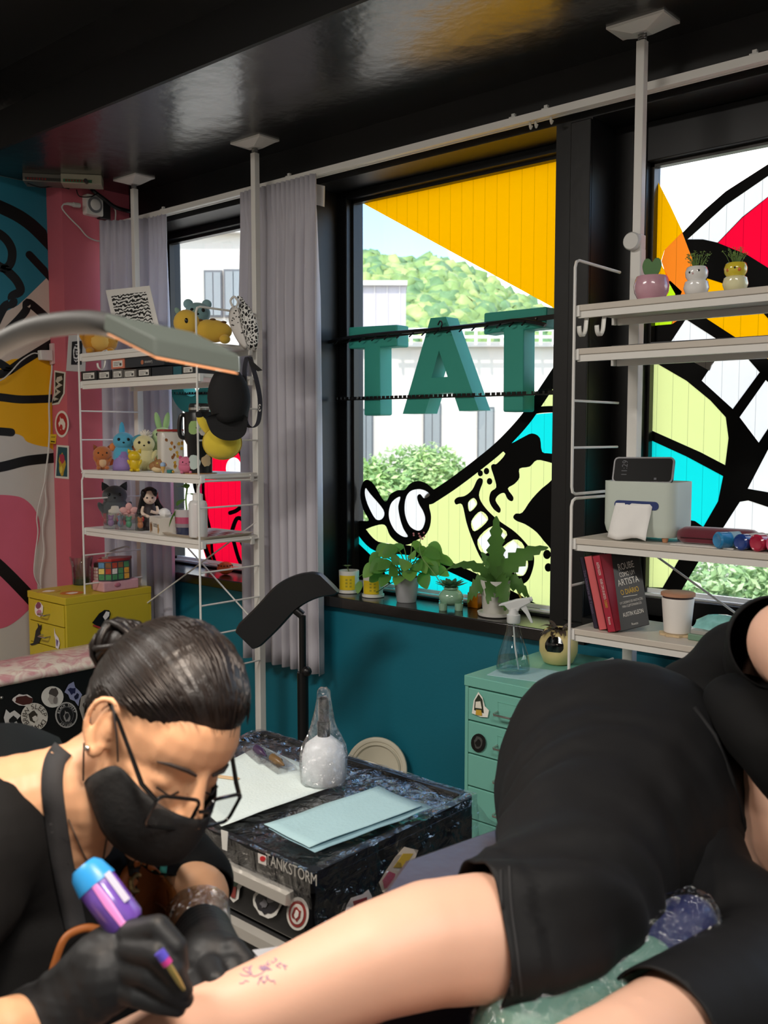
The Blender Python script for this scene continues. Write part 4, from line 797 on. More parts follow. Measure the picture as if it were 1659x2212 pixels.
lettering('Lounce', (.03, -.0407, .016), (-1, 0, 0), (0, 0, -1), .016, M('#c9c7c2', .6), fb_, world=False, width=.05); part('badge', MB().lathe([(.009, 0), (.009, .0006)], 20).xf(Matrix.Translation((-.012, -.0402, .017)) @ Matrix.Rotation(PI / 2, 4, 'X')), M('#b06a4a', .6), fb_)
# ------------------------------------------------------------------ third shelf
Z3 = ZT[2]
plush('orange brown fox-eared plush toy sitting on the third left shelf', 222, 2.25, Z3, 52, '#b86a36', '#d9b48a', ('point', '#8a4a28'), head=.34, fat=.3, tail='#c9622a')
plush('blue plush on a purple body with one tall ear', 268, 2.27, Z3, 84, '#4fa3c4', '#8a74b0', ('none', None), head=.24, fat=.27, arms=False, feet=False)
pp_ = on(268, 2.27, Z3); s_ = pxs(pp_); e = [o for o in COL.objects if o.get('label') == 'blue plush on a purple body with one tall ear'][0]
part('ear', MB().ball((-3 * s_, 0, 84 * s_), (6 * s_, 4 * s_, 20 * s_), 12), M('#4aa6cc', .9), e, smooth=180); part('skirt', MB().lathe([(24 * s_, 0), (24 * s_, 10 * s_), (20 * s_, 30 * s_), (15 * s_, 38 * s_)], 18), M('#8f78b4', .6, var=.05), e, smooth=180)
for k in (-1, 1): part('cheek_fin', MB().ball((k * 23 * s_, 0, 50 * s_), (7 * s_, 4 * s_, 9 * s_), 10), M('#cf7a42', .9), e, smooth=180)
plush('small glossy yellow vinyl figure in front of the cream plush', 291, 2.215, Z3, 46, '#d8b81e', None, ('point', '#cfae1a'), head=.27, fat=.26, rough=.3, fuzz='vinyl_figure', cat='figurine', eyes=False)
cl_ = plush('tall cream plush with a teal back and white tuft', 312, 2.31, Z3, 78, '#d9d09a', None, ('none', None), head=.26, fat=.28, feet=True)
p = on(312, 2.31, Z3); s = pxs(p); part('hood', MB().ball((-5 * s, 6 * s, 64 * s), (21 * s, 18 * s, 14 * s), 14), M('#4d93a4', .9), cl_, smooth=180)
random.seed(2); m = MB()
for k in range(60): d = Vector((random.gauss(0, 1), random.gauss(0, 1), abs(random.gauss(0, 1)))).normalized(); m.tube([Vector((4 * s, 4 * s, 72 * s)), Vector((4 * s, 4 * s, 74 * s)) + d * 15 * s], [2.5 * s, .6 * s], 5)
part('tuft', m, M('#e9e3d8', .95), cl_, smooth=180)
plush('pale green plush peeking out behind the patterned jar', 352, 2.4, Z3, 94, '#b5cf9a', None, ('long', '#9cc488'), head=.22, fat=.25, arms=False)
p = on(342, 2.225, Z3); s = pxs(p); e = thing('cat_figurine', 'brown striped cat figurine beside the patterned jar', 'figurine', p, face(p)); cm = M('#9a6e42', .5, var=.2, vs=60)
part('body', MB().ball((0, 4 * s, 13 * s), (20 * s, 14 * s, 13 * s), 18), cm, e, smooth=180); h_ = part('head', MB().ball((4 * s, -6 * s, 17 * s), (14 * s, 10 * s, 12 * s), 16), cm, e, smooth=180); part('belly', MB().ball((0, -6 * s, 7 * s), (15 * s, 8 * s, 7 * s), 14), M('#d9c49a', .6), e, smooth=180)
for k in (-1, 1): part('ear', MB().lathe([(4 * s, 0), (.5 * s, 8 * s)], 10, c=(4 * s + k * 9 * s, -6 * s, 26 * s)), cm, h_); part('eye', MB().ball((4 * s + k * 6 * s, -15 * s, 20 * s), 2 * s, 8), M('#e2d46a', .3), h_)
p = on(352, 2.205, Z3); s = pxs(p); e = thing('ice_cream_charm', 'tiny blue ice cream charm in front of the jar', 'charm', p)
part('cone', MB().lathe([(2 * s, 0), (6 * s, 14 * s)], 10), M('#d2a860', .6), e); part('scoop', MB().ball((0, 0, 17 * s), 6.5 * s, 10), M('#9db9d8', .5), e)
# jar with clamp lid
p = on(369, 2.275, Z3); s = pxs(p); e = thing('storage_jar', 'white printed square jar with red clamp lid, third left shelf', 'jar', p, face(p) + .25)
part('jar_body', MB().loft([[(x, y, z) for x, y in rrect(-25 * s * k, 25 * s * k, -22 * s * k, 22 * s * k, 7 * s)] for k, z in ((.97, 0), (1, 2 * s), (1, 82 * s), (.94, 86 * s))]), M('#d8d4cc', .2, var=.04), e)
random.seed(9)
for k in range(16): x = random.uniform(-20, 20) * s; z = random.uniform(8, 74) * s; part('printed_motif', MB().prism([(x + a * s, -22.3 * s, z + b * s) for a, b in blobpts(0, 0, 3.2, 4, 8, .3, k)], (0, -.0002, 0)), M(random.choice(('#c9a03a', '#b5742e', '#8d5a2c')), .5), e, smooth=None)
part('lid', MB().prism([(x, y, 87 * s) for x, y in rrect(-25 * s, 25 * s, -23 * s, 23 * s, 7 * s)], (0, 0, 5 * s)), M('#9d3430', .35), e); part('clamp_wire', MB().tube([(18 * s, -24 * s, 90 * s), (22 * s, -26 * s, 84 * s), (24 * s, -24 * s, 78 * s), (25 * s, 0, 82 * s)], 1 * s, 6), M('#b9b5ac', .3, metal=.8), e)
# pink plush, jewel dish
plush('small pink plush with a white eye beside the black tumbler', 402, 2.225, Z3, 40, '#d0708e', None, ('round', '#b9507a'), head=.36, fat=.42, arms=False)
e = thing('glass_charm', 'tiny teal glass charm at the jar base', 'charm', on(367, 2.205, Z3)); part('stone', MB().box(-.012, .012, -.008, .008, 0, .014), M('#3f9a94', .15, trans=.4), e, smooth=None, bevel=.003); part('bead', MB().ball((.02, 0, .006), .006, 8), M('#c9a24a', .3, metal=.6), e)
# black tumbler
p = on(432, 2.27, Z3); s = pxs(p); e = thing('insulated_tumbler', 'tall black insulated tumbler with handle and stickers', 'tumbler', p, face(p)); bt = M('#121314', .35, var=.06)
part('tumbler_body', MB().lathe([(24 * s, 0), (26 * s, 2 * s), (27 * s, 62 * s), (32 * s, 72 * s), (32 * s, 128 * s), (30 * s, 132 * s)], 28), bt, e); part('lid', MB().lathe([(22 * s, 132 * s), (22 * s, 146 * s), (20 * s, 150 * s)], 24), M('#1b1c1d', .3), e); part('steel_ring', MB().lathe([(22.4 * s, 136 * s), (22.4 * s, 141 * s)], 24), M('#b5b5b3', .25, metal=.9), e)
part('handle', MB().tube(catmull([(-26 * s, 0, 76 * s), (-40 * s, 0, 80 * s), (-42 * s, 0, 104 * s), (-38 * s, 0, 124 * s), (-28 * s, 0, 124 * s)], 5, False), 4.5 * s, 8), bt, e)
for k, (a, z, r, c) in enumerate(((-.5, 26, 14, '#b9c9c4'), (.55, 28, 12, '#d2b48a'), (-.35, 98, 14, '#8fae6a'), (.3, 96, 13, '#c4bdb4'))):
    q = [(27.6 * s if z < 60 else 32.6 * s) * 1 for _ in (0,)][0]; pts = []
    for x, y in blobpts(0, 0, r, r * 1.1, 12, .15, k): an = a + x * s / q; pts.append((q * math.sin(an), -q * math.cos(an), (z + y) * s))
    m = MB(); ce = sum((Vector(v) for v in pts), Vector()) / len(pts); ce = Vector((ce.x, ce.y, ce.z)) * 1; ce.xy = ce.xy.normalized() * q; m.add([ce] + [Vector(v) for v in pts], [(0, i + 1, (i + 1) % len(pts) + 1) for i in range(len(pts))]); part('sticker', m, M(c, .4), e, smooth=180, fix=False)
part('cork_coaster', MB().lathe([(36 * s, -.0004), (36 * s, .0022)], 24), M('#b58a5c', .8), e)
# yellow round pouch, black cap and neck strap hanging on the ladder
c = oy(478, 950, 2.15); s = pxs(c); e = thing('round_pouch', 'plain round yellow plush pouch hanging under the black cap', 'pouch', c, face(c)); yp = M('#d9c03a', .9, var=.06, bump=.1, bs=300, sheen=.3)
part('pouch_body', MB().ball((2 * s, 0, -6 * s), (41 * s, 20 * s, 36 * s), 26), yp, e, smooth=180); part('seam', MB().tube([((2 + 41.5 * math.cos(t * PI / 16)) * s, -1 * s, (-6 + 36.5 * math.sin(t * PI / 16)) * s) for t in range(33)], 1.2 * s, 6), M('#b79c22', .9), e)
part('side_flap', MB().ball((-36 * s, 4 * s, 32 * s), (10 * s, 6 * s, 26 * s), 14, Matrix.Rotation(-.55, 3, 'Y')), yp, e, smooth=180); part('flap_tip', MB().ball((-46 * s, 4 * s, 52 * s), (7 * s, 5 * s, 10 * s), 12, Matrix.Rotation(-.55, 3, 'Y')), M('#171716', .9), e, smooth=180)
part('hang_loop', MB().tube([oy(478, 925, 2.155), oy(470, 870, 2.17), Vector((-2.835, 2.2, 1.478)), Vector((-2.845, 2.21, 1.474))], 1.5 * s, 6), M('#222222', .7), e, world=True)
c = oy(488, 880, 2.13); s = pxs(c); e = thing('baseball_cap', 'black baseball cap hanging brim down on the left rack ladder', 'cap', c, face(c)); cb = M('#111113', .8, var=.06, bump=.08, bs=200)
crown = MB(); rings = []
for k in range(9):
    t = k / 8; z = 75 - 105 * t; w = 46 * math.sin(PI * min(.93, .12 + t * .72)) ** .55; d = 30 * math.sin(PI * min(.9, .15 + t * .6)) ** .6
    rings.append([((4 + w * math.cos(a) + 5 * t) * s, d * math.sin(a) * s, (z + 3 * math.sin(3 * a + t * 4)) * s) for a in [2 * PI * q / 22 for q in range(22)]])
crown.loft(rings); part('crown', crown, cb, e, smooth=180)
br = [(-43, -22), (-40, -40), (-30, -58), (-8, -70), (20, -70), (38, -58), (43, -38), (42, -20), (20, -14), (-20, -14)]
m = MB(); q = catmull([(x, z, 0) for x, z in br], 4); m.prism([((a.x + 2) * s, (-24 + .006 * (a.x) ** 2 - .1 * (a.y + 20)) * s, a.y * s) for a in q], (0, 2.4 * s, 0)); part('brim', m, cb, e, smooth=None)
part('button', MB().ball((6 * s, 0, 76 * s), (5 * s, 5 * s, 3 * s), 10), cb, e); part('strap', MB().tube(catmull([(30 * s, 10 * s, 30 * s), (46 * s, 8 * s, 10 * s), (44 * s, 6 * s, -24 * s)], 5, False), 3 * s, 6), cb, e)
e = thing('neck_strap', 'dark patterned neck strap looped beside the black cap', 'strap', oy(545, 850, 2.2))
P = catmull([oy(x, y, 2.2) for x, y in ((533, 772), (528, 800), (530, 840), (528, 880), (532, 915), (545, 924), (558, 912), (562, 870), (556, 830), (548, 800), (540, 772))], 5, False)
m = MB(); m.loft([[q + Vector((.011, -.003, 0)), q + Vector((-.011, -.001, 0)), q + Vector((-.011, .003, .002)), q + Vector((.011, .001, .002))] for q in P]); part('band', m, M('#23242e', .7, var=.6, vs=60), e, world=True)
part('tail_end', MB().prism([oy(x, y, 2.19) for x, y in ((534, 772), (546, 782), (566, 800), (556, 802), (540, 790))], (0, .003, 0)), M('#161618', .7), e, world=True, smooth=None)
lettering('ε', oy(561, 880, 2.186), (1, -.3, 0), (0, 0, 1), .045, M('#cfcdc8', .6), e)
# ------------------------------------------------------------------ fourth shelf
Z4 = ZT[3]
plush('grey plush bear with pale belly on the fourth left shelf', 246, 2.36, Z4, 86, '#4a4f52', '#c4bfb4', ('point', '#3f4447'), head=.27, fat=.34)
p = on(276, 2.3, Z4 + .07); s = pxs(p); e = thing('flower_ornament', 'pale pink flower ornament resting against the grey plush', 'ornament', p, face(p))
for k in range(5): a = 2 * PI * k / 5 + .3; part('petal', MB().ball((11 * s * math.cos(a), -4 * s, 11 * s * math.sin(a)), (9 * s, 3 * s, 7 * s), 12, Matrix.Rotation(-a, 3, 'Y')), M('#d8a5a2', .6), e, smooth=180)
part('flower_centre', MB().ball((0, -7 * s, 0), 4 * s, 8), M('#c98a86', .6), e); part('stem', MB().tube([(0, 2 * s, 0), (2 * s, 6 * s, -.07)], 1.5 * s, 6), M('#3a3a38', .6), e)
# doll figurine
p = on(322, 2.33, Z4); s = pxs(p); e = thing('doll_figurine', 'seated doll figurine with long black hair on the fourth left shelf', 'figurine', p, face(p)); sk_ = M('#e3cdbb', .5); hr_ = M('#0d0d0f', .25, var=.1)
part('dress', MB().lathe([(28 * s, 0), (26 * s, 12 * s), (18 * s, 30 * s), (14 * s, 46 * s), (8 * s, 56 * s)], 18), M('#2b2226', .6, var=.3, vs=40), e, smooth=180); part('foam_base', MB().ball((4 * s, -8 * s, 8 * s), (24 * s, 16 * s, 12 * s), 14), M('#a9c2d2', .4, var=.3, vs=50), e, smooth=180)
hd = part('head', MB().ball((0, -5 * s, 70 * s), (14 * s, 13 * s, 16 * s), 18), sk_, e, smooth=180)
for k in (-1, 1): part('eye', MB().ball((k * 5.5 * s, -17 * s, 69 * s), (2.4 * s, 1.4 * s, 2 * s), 8), M('#3a2a2a', .2), hd); part('arm', MB().tube(catmull([(k * 14 * s, 0, 48 * s), (k * 16 * s, -12 * s, 36 * s), (k * 2 * s, -18 * s, 34 * s + k * 6 * s)], 4, False), [3.6 * s] * 9, 8), sk_, e)
part('mouth', MB().ball((0, -17.6 * s, 62 * s), (2 * s, .8 * s, .8 * s), 8), M('#a5545a', .4), hd)
m = MB(); m.ball((0, 2 * s, 74 * s), (18 * s, 16 * s, 18 * s), 18); part('hair_cap', m.ball((-12 * s, -9 * s, 78 * s), (7 * s, 7 * s, 10 * s), 10).ball((10 * s, -9 * s, 79 * s), (8 * s, 7 * s, 9 * s), 10), hr_, hd, smooth=180)
random.seed(4); m = MB()
for k in range(16):
    a = random.uniform(-1.2, 1.2); x = 15 * math.sin(a); m.tube(catmull([Vector((x, 4, 78)) * s, Vector((x * 1.5, 8, 55)) * s, Vector((x * 2.0 + random.uniform(-6, 10), 6, 36)) * s, Vector((x * 2.6 + random.uniform(0, 16), 2, 24 + random.uniform(-6, 12))) * s], 4, False), [4 * s] * 6 + [3 * s] * 4 + [2 * s, 1.4 * s, .8 * s], 6)
part('long_hair', m, hr_, hd, smooth=180)
# acrylic blocks
for k, (px, col, fig, w, nm) in enumerate(((237, '#c9a892', '#a67ab0', 30, 'lilac'), (258, '#8fa3b4', '#7f95b5', 20, 'blue-grey'), (276, '#8fa095', '#4fa07c', 36, 'green'), (301, '#b5714a', '#c9743a', 18, 'orange'))):
    p = on(px, 2.235 + .01 * k, Z4); s = pxs(p); e = thing('acrylic_block', 'clear acrylic block with a %s bear charm inside' % nm, 'ornament', p, face(p) * .5)
    part('block', MB().box(-w * s / 2, w * s / 2, -8 * s, 8 * s, 0, 34 * s), clear('acr' + nm, (*lin(col)[:3], 1) if False else (.82, .85, .84, 1), .1), e, smooth=None, bevel=.002)
    part('bear_body', MB().ball((0, -1 * s, 13 * s), (7 * s, 5 * s, 8 * s), 12), M(fig, .3), e, smooth=180); part('bear_head', MB().ball((0, -1 * s, 23 * s), (6 * s, 5 * s, 5.5 * s), 12).ball((-5 * s, 0, 28 * s), 2.4 * s, 8).ball((5 * s, 0, 28 * s), 2.4 * s, 8), M(fig, .3), e, smooth=180)
# tissue carton
p = on(354, 2.275, Z4); s = pxs(p); e = thing('tissue_carton', 'white tissue carton with squirrel print on the fourth left shelf', 'tissue box', p, -.35)
part('carton', MB().box(-38 * s, 38 * s, -24 * s, 24 * s, 0, 36 * s), M('#d8d2c8', .6), e, smooth=None, bevel=.001)
part('tissue', MB().loft([[(a * s * k, b * s * k, z * s) for a, b in ((-22, -8), (0, -12), (22, -6), (20, 8), (0, 10), (-20, 8))] for k, z in ((.6, 35), (1, 42), (.8, 50), (.3, 54))]), M('#ececec', .8), e, smooth=60)
lettering('scottie', (12 * s, -24.3 * s, 20 * s), (1, 0, 0), (0, 0, 1), 15 * s, M('#4a4440', .6), e, world=False, width=34 * s)
for k, (x, c) in enumerate(((-28, '#8a5f38'), (-18, '#77522f'), (34, '#b08a52'))): part('printed_motif', MB().prism([(a * s, -24.2 * s, b * s) for a, b in blobpts(x, 13, 5, 11, 12, .2, k)], (0, -.0002, 0)), M(c, .6), e, smooth=None)
# tray, layered pot with plant, wash bottle
e = thing('serving_tray', 'small tray with checked paper liner on the fourth left shelf', 'tray', (-2.97, 2.33, Z4))
part('tray_base', MB().loft([[(x, y, z) for x, y in rrect(-.13 - k, .12 + k, -.11 - k, .12 + k, .02)] for k, z in ((0, .0005), (.012, .012), (.009, .012), (-.003, .004))]), M('#cdbfae', .5), e)
m = MB()
for i in range(6):
    for j in range(5):
        if (i + j) % 2: m.box(-.12 + i * .039, -.12 + i * .039 + .037, -.1 + j * .042, -.1 + j * .042 + .04, .0068, .0075)
part('liner', MB().box(-.125, .115, -.105, .115, .0045, .0065), M('#d6d0cc', .8), e, smooth=None); part('liner_check', m, M('#a8564e', .8), e, smooth=None)
p = Vector((-3.02, 2.27, Z4 + .0075)); s = pxs(p); e = thing('layered_glass_pot', 'glass pot with pink and navy layers and a leafy cutting', 'potted plant', p)
for nm, c, a, b in (('navy_layer', '#2c3350', 0, 16), ('grey_layer', '#8a7f86', 16, 24), ('pink_layer', '#b04a6a', 24, 38), ('glass_rim', '#b9b2b4', 38, 54)): part(nm, MB().lathe([((24 + (a > 10) * 2) * s, a * s), ((25 + (b > 20) * 1) * s, b * s)], 24), M(c, .15, coat=.6), e)
g = gl('#5f9a34'); part('stem', MB().tube(catmull([(0, 0, 50 * s), (-3 * s, 0, 75 * s), (2 * s, 0, 100 * s), (-4 * s, 0, 112 * s)], 5, False), 1.8 * s, 6), gl('#7fae4c'), e)
for b, d, l_, w in (((-3, 0, 75), (-1, -.2, -.3), 30, 11), ((2, 0, 98), (-.8, -.3, .4), 26, 8), ((2, 0, 86), (1, -.1, .2), 34, 6), ((-8, -14, 58), (-.5, -.5, -1), 48, 15), ((-2, 0, 108), (.6, -.3, -.2), 18, 7)): part('leaf', leaf(Vector(b) * s, d, l_ * s, w * s, .6), g, e, smooth=180, fix=False)
p = Vector((-2.905, 2.235, Z4 + .0075)); s = pxs(p); e = thing('wash_bottle', 'translucent white squeeze bottle with bent spout', 'bottle', p, face(p))
part('bottle_body', MB().lathe([(19 * s, 0), (20 * s, 3 * s), (20 * s, 70 * s), (17 * s, 77 * s), (9 * s, 80 * s)], 24), M('#e9e9e8', .35, trans=.25, var=.02), e, smooth=60); part('cap', MB().lathe([(11 * s, 78 * s), (11 * s, 92 * s), (5 * s, 95 * s)], 18), M('#e6e4e0', .4), e)
part('spout', MB().tube(catmull([(0, 0, 94 * s), (0, 0, 112 * s), (-5 * s, 0, 122 * s), (-22 * s, 0, 126 * s)], 5, False), [2.6 * s] * 11 + [2.2 * s, 1.8 * s, 1.4 * s, 1.2 * s, 1 * s][:5], 8), M('#dddbd6', .4), e)
# ------------------------------------------------------------------ on the yellow cabinet
ZC = .6905
p = oh(177, 1262, ZC); s = pxs(p); e = thing('glass_vase', 'flared clear glass with dark green base on the yellow cabinet', 'vase', p); part('glass_wall', MB().lathe([(19 * s, 2 * s), (19 * s, 10 * s), (21 * s, 40 * s), (25 * s, 60 * s), (24.2 * s, 60 * s), (20 * s, 38 * s), (18 * s, 12 * s)], 24, cap=False), clear('vase_glass', (.86, .88, .87, 1), .09), e); part('green_base', MB().lathe([(18 * s, 0), (19 * s, 3 * s), (18 * s, 14 * s)], 24), M('#22352c', .2), e)
p = oh(219, 1258, ZC); s = pxs(p); e = thing('gingham_tin', 'round tin with red gingham grid and brown lid on the yellow cabinet', 'tin', p); part('tin_body', MB().lathe([(17 * s, 0), (17 * s, 34 * s)], 28), M('#d8cfc8', .35), e); part('lid', MB().lathe([(15 * s, 34 * s), (15 * s, 42 * s), (13 * s, 44 * s)], 24), M('#3a2a24', .3), e)
m = MB()
for k in range(20): a = 2 * PI * k / 20; m.tube([(17.2 * s * math.cos(a), 17.2 * s * math.sin(a), 1 * s), (17.2 * s * math.cos(a), 17.2 * s * math.sin(a), 33 * s)], .7 * s, 4)
for z in (7, 14, 21, 28): m.tube([(17.2 * s * math.cos(t * PI / 14), 17.2 * s * math.sin(t * PI / 14), z * s) for t in range(29)], .7 * s, 4)
part('grid_print', m, M('#a8525a', .5), e)
p = Vector((-3.645, 2.35, ZC)); s = pxs(p); e = thing('pink_case', 'flat pink checked case under the comic tin', 'case', p, .0); part('case_body', MB().box(-.05, .04, -.09, .09, 0, .045), M('#d3a0a4', .5, var=.12, vs=70), e, smooth=None, bevel=.006); part('clasp', MB().ball((.041, -.02, .026), (.004, .016, .01), 12), M('#b06a78', .4), e)
e2 = thing('comic_tin', 'hexagonal tin with colourful comic panels and carrying handle', 'tin', (p.x, p.y - .005, ZC + .0455), .0)
hexp = [(.044, -.045), (.044, .045), (.0, .085), (-.044, .045), (-.044, -.045), (0, -.085)]
part('tin_body', MB().prism([(x, y, 0) for x, y in hexp], (0, 0, .085)), M('#3d4148', .35), e2, smooth=None, bevel=.002); part('lid', MB().prism([(x * 1.03, y * 1.03, .085) for x, y in hexp], (0, 0, .012)), M('#a8302c', .35), e2, smooth=None, bevel=.002)
random.seed(8); cols = ('#d9a13a', '#4d8f5a', '#e4dfd2', '#b5452f', '#5f8fb5', '#8a5a32', '#e0c86a')
def panel(a, b, n1, n2):
    a, b = Vector((*a, 0)), Vector((*b, 0)); d = b - a; nn = Vector((d.y, -d.x, 0)).normalized()
    for i in range(n1):
        for j in range(n2):
            u0, u1 = (i + .1) / n1, (i + .9) / n1; z0, z1 = .004 + .078 * (j + .06) / n2, .004 + .078 * (j + .94) / n2
            part('comic_panel', MB().prism([a + d * u0 + Vector((0, 0, z0)), a + d * u1 + Vector((0, 0, z0)), a + d * u1 + Vector((0, 0, z1)), a + d * u0 + Vector((0, 0, z1))], nn * .0008), M(random.choice(cols), .5, var=.5, vs=90), e2, smooth=None)
panel(hexp[0], hexp[1], 3, 3); panel(hexp[5], hexp[0], 2, 3)
part('handle', MB().tube(catmull([(.0, -.05, .1), (0, -.02, .125), (0, .05, .14), (0, .075, .135)], 5, False), .004, 7).box(-.01, .01, -.06, -.04, .095, .105), M('#b9b4aa', .35, metal=.5), e2)
p = oh(219, 1271, ZC); e = thing('silver_tin', 'shallow round silver tin on the yellow cabinet front', 'tin', p); s = pxs(p); part('tin_body', MB().lathe([(20 * s, 0), (21 * s, 1 * s), (21 * s, 10 * s), (19.5 * s, 12 * s)], 28), M('#9a978c', .3, metal=.8), e); part('lid_ring', MB().lathe([(21.6 * s, 6 * s), (21.6 * s, 9 * s)], 28), M('#b5b2a8', .25, metal=.8), e)
for k, (x, y, r, c1, c2) in enumerate(((105, 1277, .05, '#c9a34a', '#efe6da'), (155, 1281, .05, '#c9762e', '#efe3d6'))):
    p = oh(x, y, ZC); e = thing('paper_coaster', ('yellow round printed coaster at the left cabinet edge', 'orange round printed coaster at the cabinet front')[k], 'coaster', p)
    part('disc', MB().prism([(a * r, b * r, 0) for a, b in blobpts(0, 0, 1, 1, 20, .06, k)], (0, 0, .001)), M(c1, .7), e, smooth=None); part('printed_motif', MB().prism([(a * r, b * r, .001) for a, b in blobpts(.1, 0, .45, .5, 12, .3, k + 3)], (0, 0, .0004)), M(c2, .7), e, smooth=None)
# orange ball on the left sill
p = oh(487, 1233, .7455); p.y = 2.72; p = Vector((oy(487, 1232, 2.72).x, 2.72, .7455)); s = pxs(p); e = thing('orange_ball', 'orange plastic ball with small holes on the left window sill', 'ball', p); part('shell', MB().ball((0, 0, 14 * s), (17 * s, 17 * s, 14 * s), 20), M('#e2642a', .35), e, smooth=180); part('rim', MB().lathe([(18 * s, 10 * s), (18.6 * s, 12 * s), (18 * s, 14 * s)], 24), M('#cf5520', .35), e)
for k in range(7): a = -2.2 + k * .45; part('hole', MB().ball((15.5 * s * math.cos(a), 15.5 * s * math.sin(a), 20 * s), 2 * s, 8), M('#7a2c10', .6), e)
# ------------------------------------------------------------------ right rack
ZR = [1.7145, 1.6005, 1.0955, .8485]
c = on(1407, 2.31, ZR[0], 640); s = pxs(c); e = pot('cactus_pot', 'round pink ceramic pot with a heart shaped cactus leaf', 'potted plant', c, [(26 * s, 0), (28 * s, 2 * s), (36 * s, 18 * s), (37.5 * s, 32 * s), (34 * s, 48 * s), (32 * s, 52 * s), (30 * s, 50 * s), (31 * s, 44 * s)], M('#c99aa8', .2, coat=.6), soil=(31 * s, 44 * s))
hp_ = catmull([(0, 48, 0), (-14, 56, 0), (-20, 74, 0), (-15, 88, 0), (-6, 89, 0), (0, 82, 0), (6, 90, 0), (15, 89, 0), (20, 76, 0), (14, 58, 0)], 4); part('heart_leaf', MB().prism([(a.x * s, -4 * s, a.y * s) for a in hp_], (0, 8 * s, 0)).xf(Matrix.Rotation(.5, 4, 'Z')), M('#4c7a3c', .45, var=.1), e, bevel=2 * s)
part('saucer', MB().lathe([(30 * s, -.0003), (33 * s, 2 * s), (31 * s, 4 * s)], 28), M('#c99aa8', .2, coat=.6), e)
def ballpot(label, px, body, head, spots):
    c = on(px, 2.31, ZR[0], 630); s = pxs(c); e = thing('sprout_pot', label, 'potted plant', c, face(c)); part('lower_bowl', MB().lathe([(16 * s, 0), (22 * s, 4 * s), (27 * s, 18 * s), (24 * s, 31 * s), (18 * s, 35 * s)], 26), M(body, .18, coat=.6), e); h = part('upper_bowl', MB().lathe([(18 * s, 34 * s), (23 * s, 42 * s), (24 * s, 52 * s), (21 * s, 61 * s), (18 * s, 63 * s), (19 * s, 58 * s)], 26), M(head, .18, coat=.6), e)
    part('soil', MB().lathe([(19 * s, 58 * s), (.001, 61 * s)], 16), M('#3a2e25', .95), e)
    for x, z, r, c2 in spots: part('painted_dot', MB().ball((x * s, -math.sqrt(max(1, 23.5 ** 2 - x * x)) * s, z * s), (r * s, 1 * s, r * s), 10), M(c2, .3), h)
    random.seed(int(px)); m = MB(); m2 = MB()
    for k in range(34):
        a = random.uniform(0, 2 * PI); r = random.uniform(0, 12); b = Vector((r * math.cos(a), r * math.sin(a), 60)) * s; t = b + Vector((math.cos(a) * random.uniform(4, 18), math.sin(a) * random.uniform(4, 18), random.uniform(12, 34))) * s
        m.tube([b, b.lerp(t, .5) + Vector((0, 0, 4 * s)), t], .55 * s, 4)
        for q in range(3): o = t + Vector((random.uniform(-4, 4), random.uniform(-4, 4), random.uniform(-3, 4))) * s; d = Vector((random.gauss(0, 1), random.gauss(0, 1), random.gauss(0, .5))).normalized(); w = d.cross(Vector((.3, .2, 1))).normalized(); m2.add([o, o + d * 3 * s + w * 1.6 * s, o + d * 5 * s, o + d * 3 * s - w * 1.6 * s], [(0, 1, 2, 3)])
    part('stems', m, gl('#8fae62'), e); o = part('leaflets', m2, gl('#9fbf6a'), e, smooth=None, fix=False); o['kind'] = 'stuff'
ballpot('white double ball pot with sprouts and dot eyes on top shelf', 1504, '#e9e7e4', '#e6e4e1', ((-14, 49, 2.6, '#1c1a1a'), (4, 52, 2.6, '#1c1a1a'), (-8, 46, 2, '#c99a9a')))
ballpot('yellow and white double ball pot with sprouts on top shelf', 1588, '#e6e0b4', '#d9c338', ((-2, 50, 2.4, '#1c1a1a'), (-16, 46, 3.5, '#c9742e'), (7, 46, 4, '#cf6a2a')))
e = thing('paper_stack', 'dark sheets of paper lying on the second right shelf', 'papers', (-1.0, 2.36, ZR[1])); part('sheet', MB().box(-.2, .25, -.1, .1, 0, .002), M('#3b3b3d', .6), e, smooth=None); part('top_sheet', MB().box(-.1, .12, -.09, .08, .002, .004).xf(Matrix.Rotation(.08, 4, 'Z')), M('#57565a', .6), e, smooth=None)
# tissue dispenser
YF = 2.285; a = oy(1300, 1170, YF); b = oy(1450, 1170, YF); c = Vector(((a.x + b.x) / 2, YF + .065, ZR[2])); hw = (b.x - a.x) / 2 + .004; e = thing('tissue_dispenser', 'pale grey-green tissue dispenser with blue slot and wooden feet', 'tissue box', c); dm = M('#c3ccc2', .45, var=.03)
rings = [[(x, y, z) for x, y in rrect(-hw * k, hw * k, -.065 * k, .065 * k, .028)] for k, z in ((.9, .012), (.96, .022), (1, .04), (1, .155), (.98, .155), (.97, .147), (.5, .146))]
part('dispenser_body', MB().loft(rings), dm, e, smooth=35)
for x in (-hw + .03, hw - .03):
    for y in (-.045, .045): part('foot', MB().lathe([(.006, 0), (.01, .014)], 12, c=(x, y, 0)), M('#b5805c', .5), e)
sl = rrect(-.062, .062, .083, .105, .0105); part('slot', MB().prism([(x, -.0655, z) for x, z in sl], (0, -.0012, 0)), M('#26386e', .5), e, smooth=None)
P = []
for j in range(9):
    v = j / 8; row = []
    for i in range(9): u = i / 8 - .5; row.append(Vector((-.005 - .012 * v + u * (.1 + .012 * v), -.068 - .016 * math.sin(v * 1.5) - .004 * math.sin(u * 9 + 3 * v), .098 - .092 * v + .004 * math.sin(u * 7) * v)))
    P.append(row)
m = MB(); m.loft(P, cap=False, closed=False); o = part('tissue', m, M('#e9e7e4', .85), e, smooth=180, fix=False); o.modifiers.new('t', 'SOLIDIFY').thickness = .001
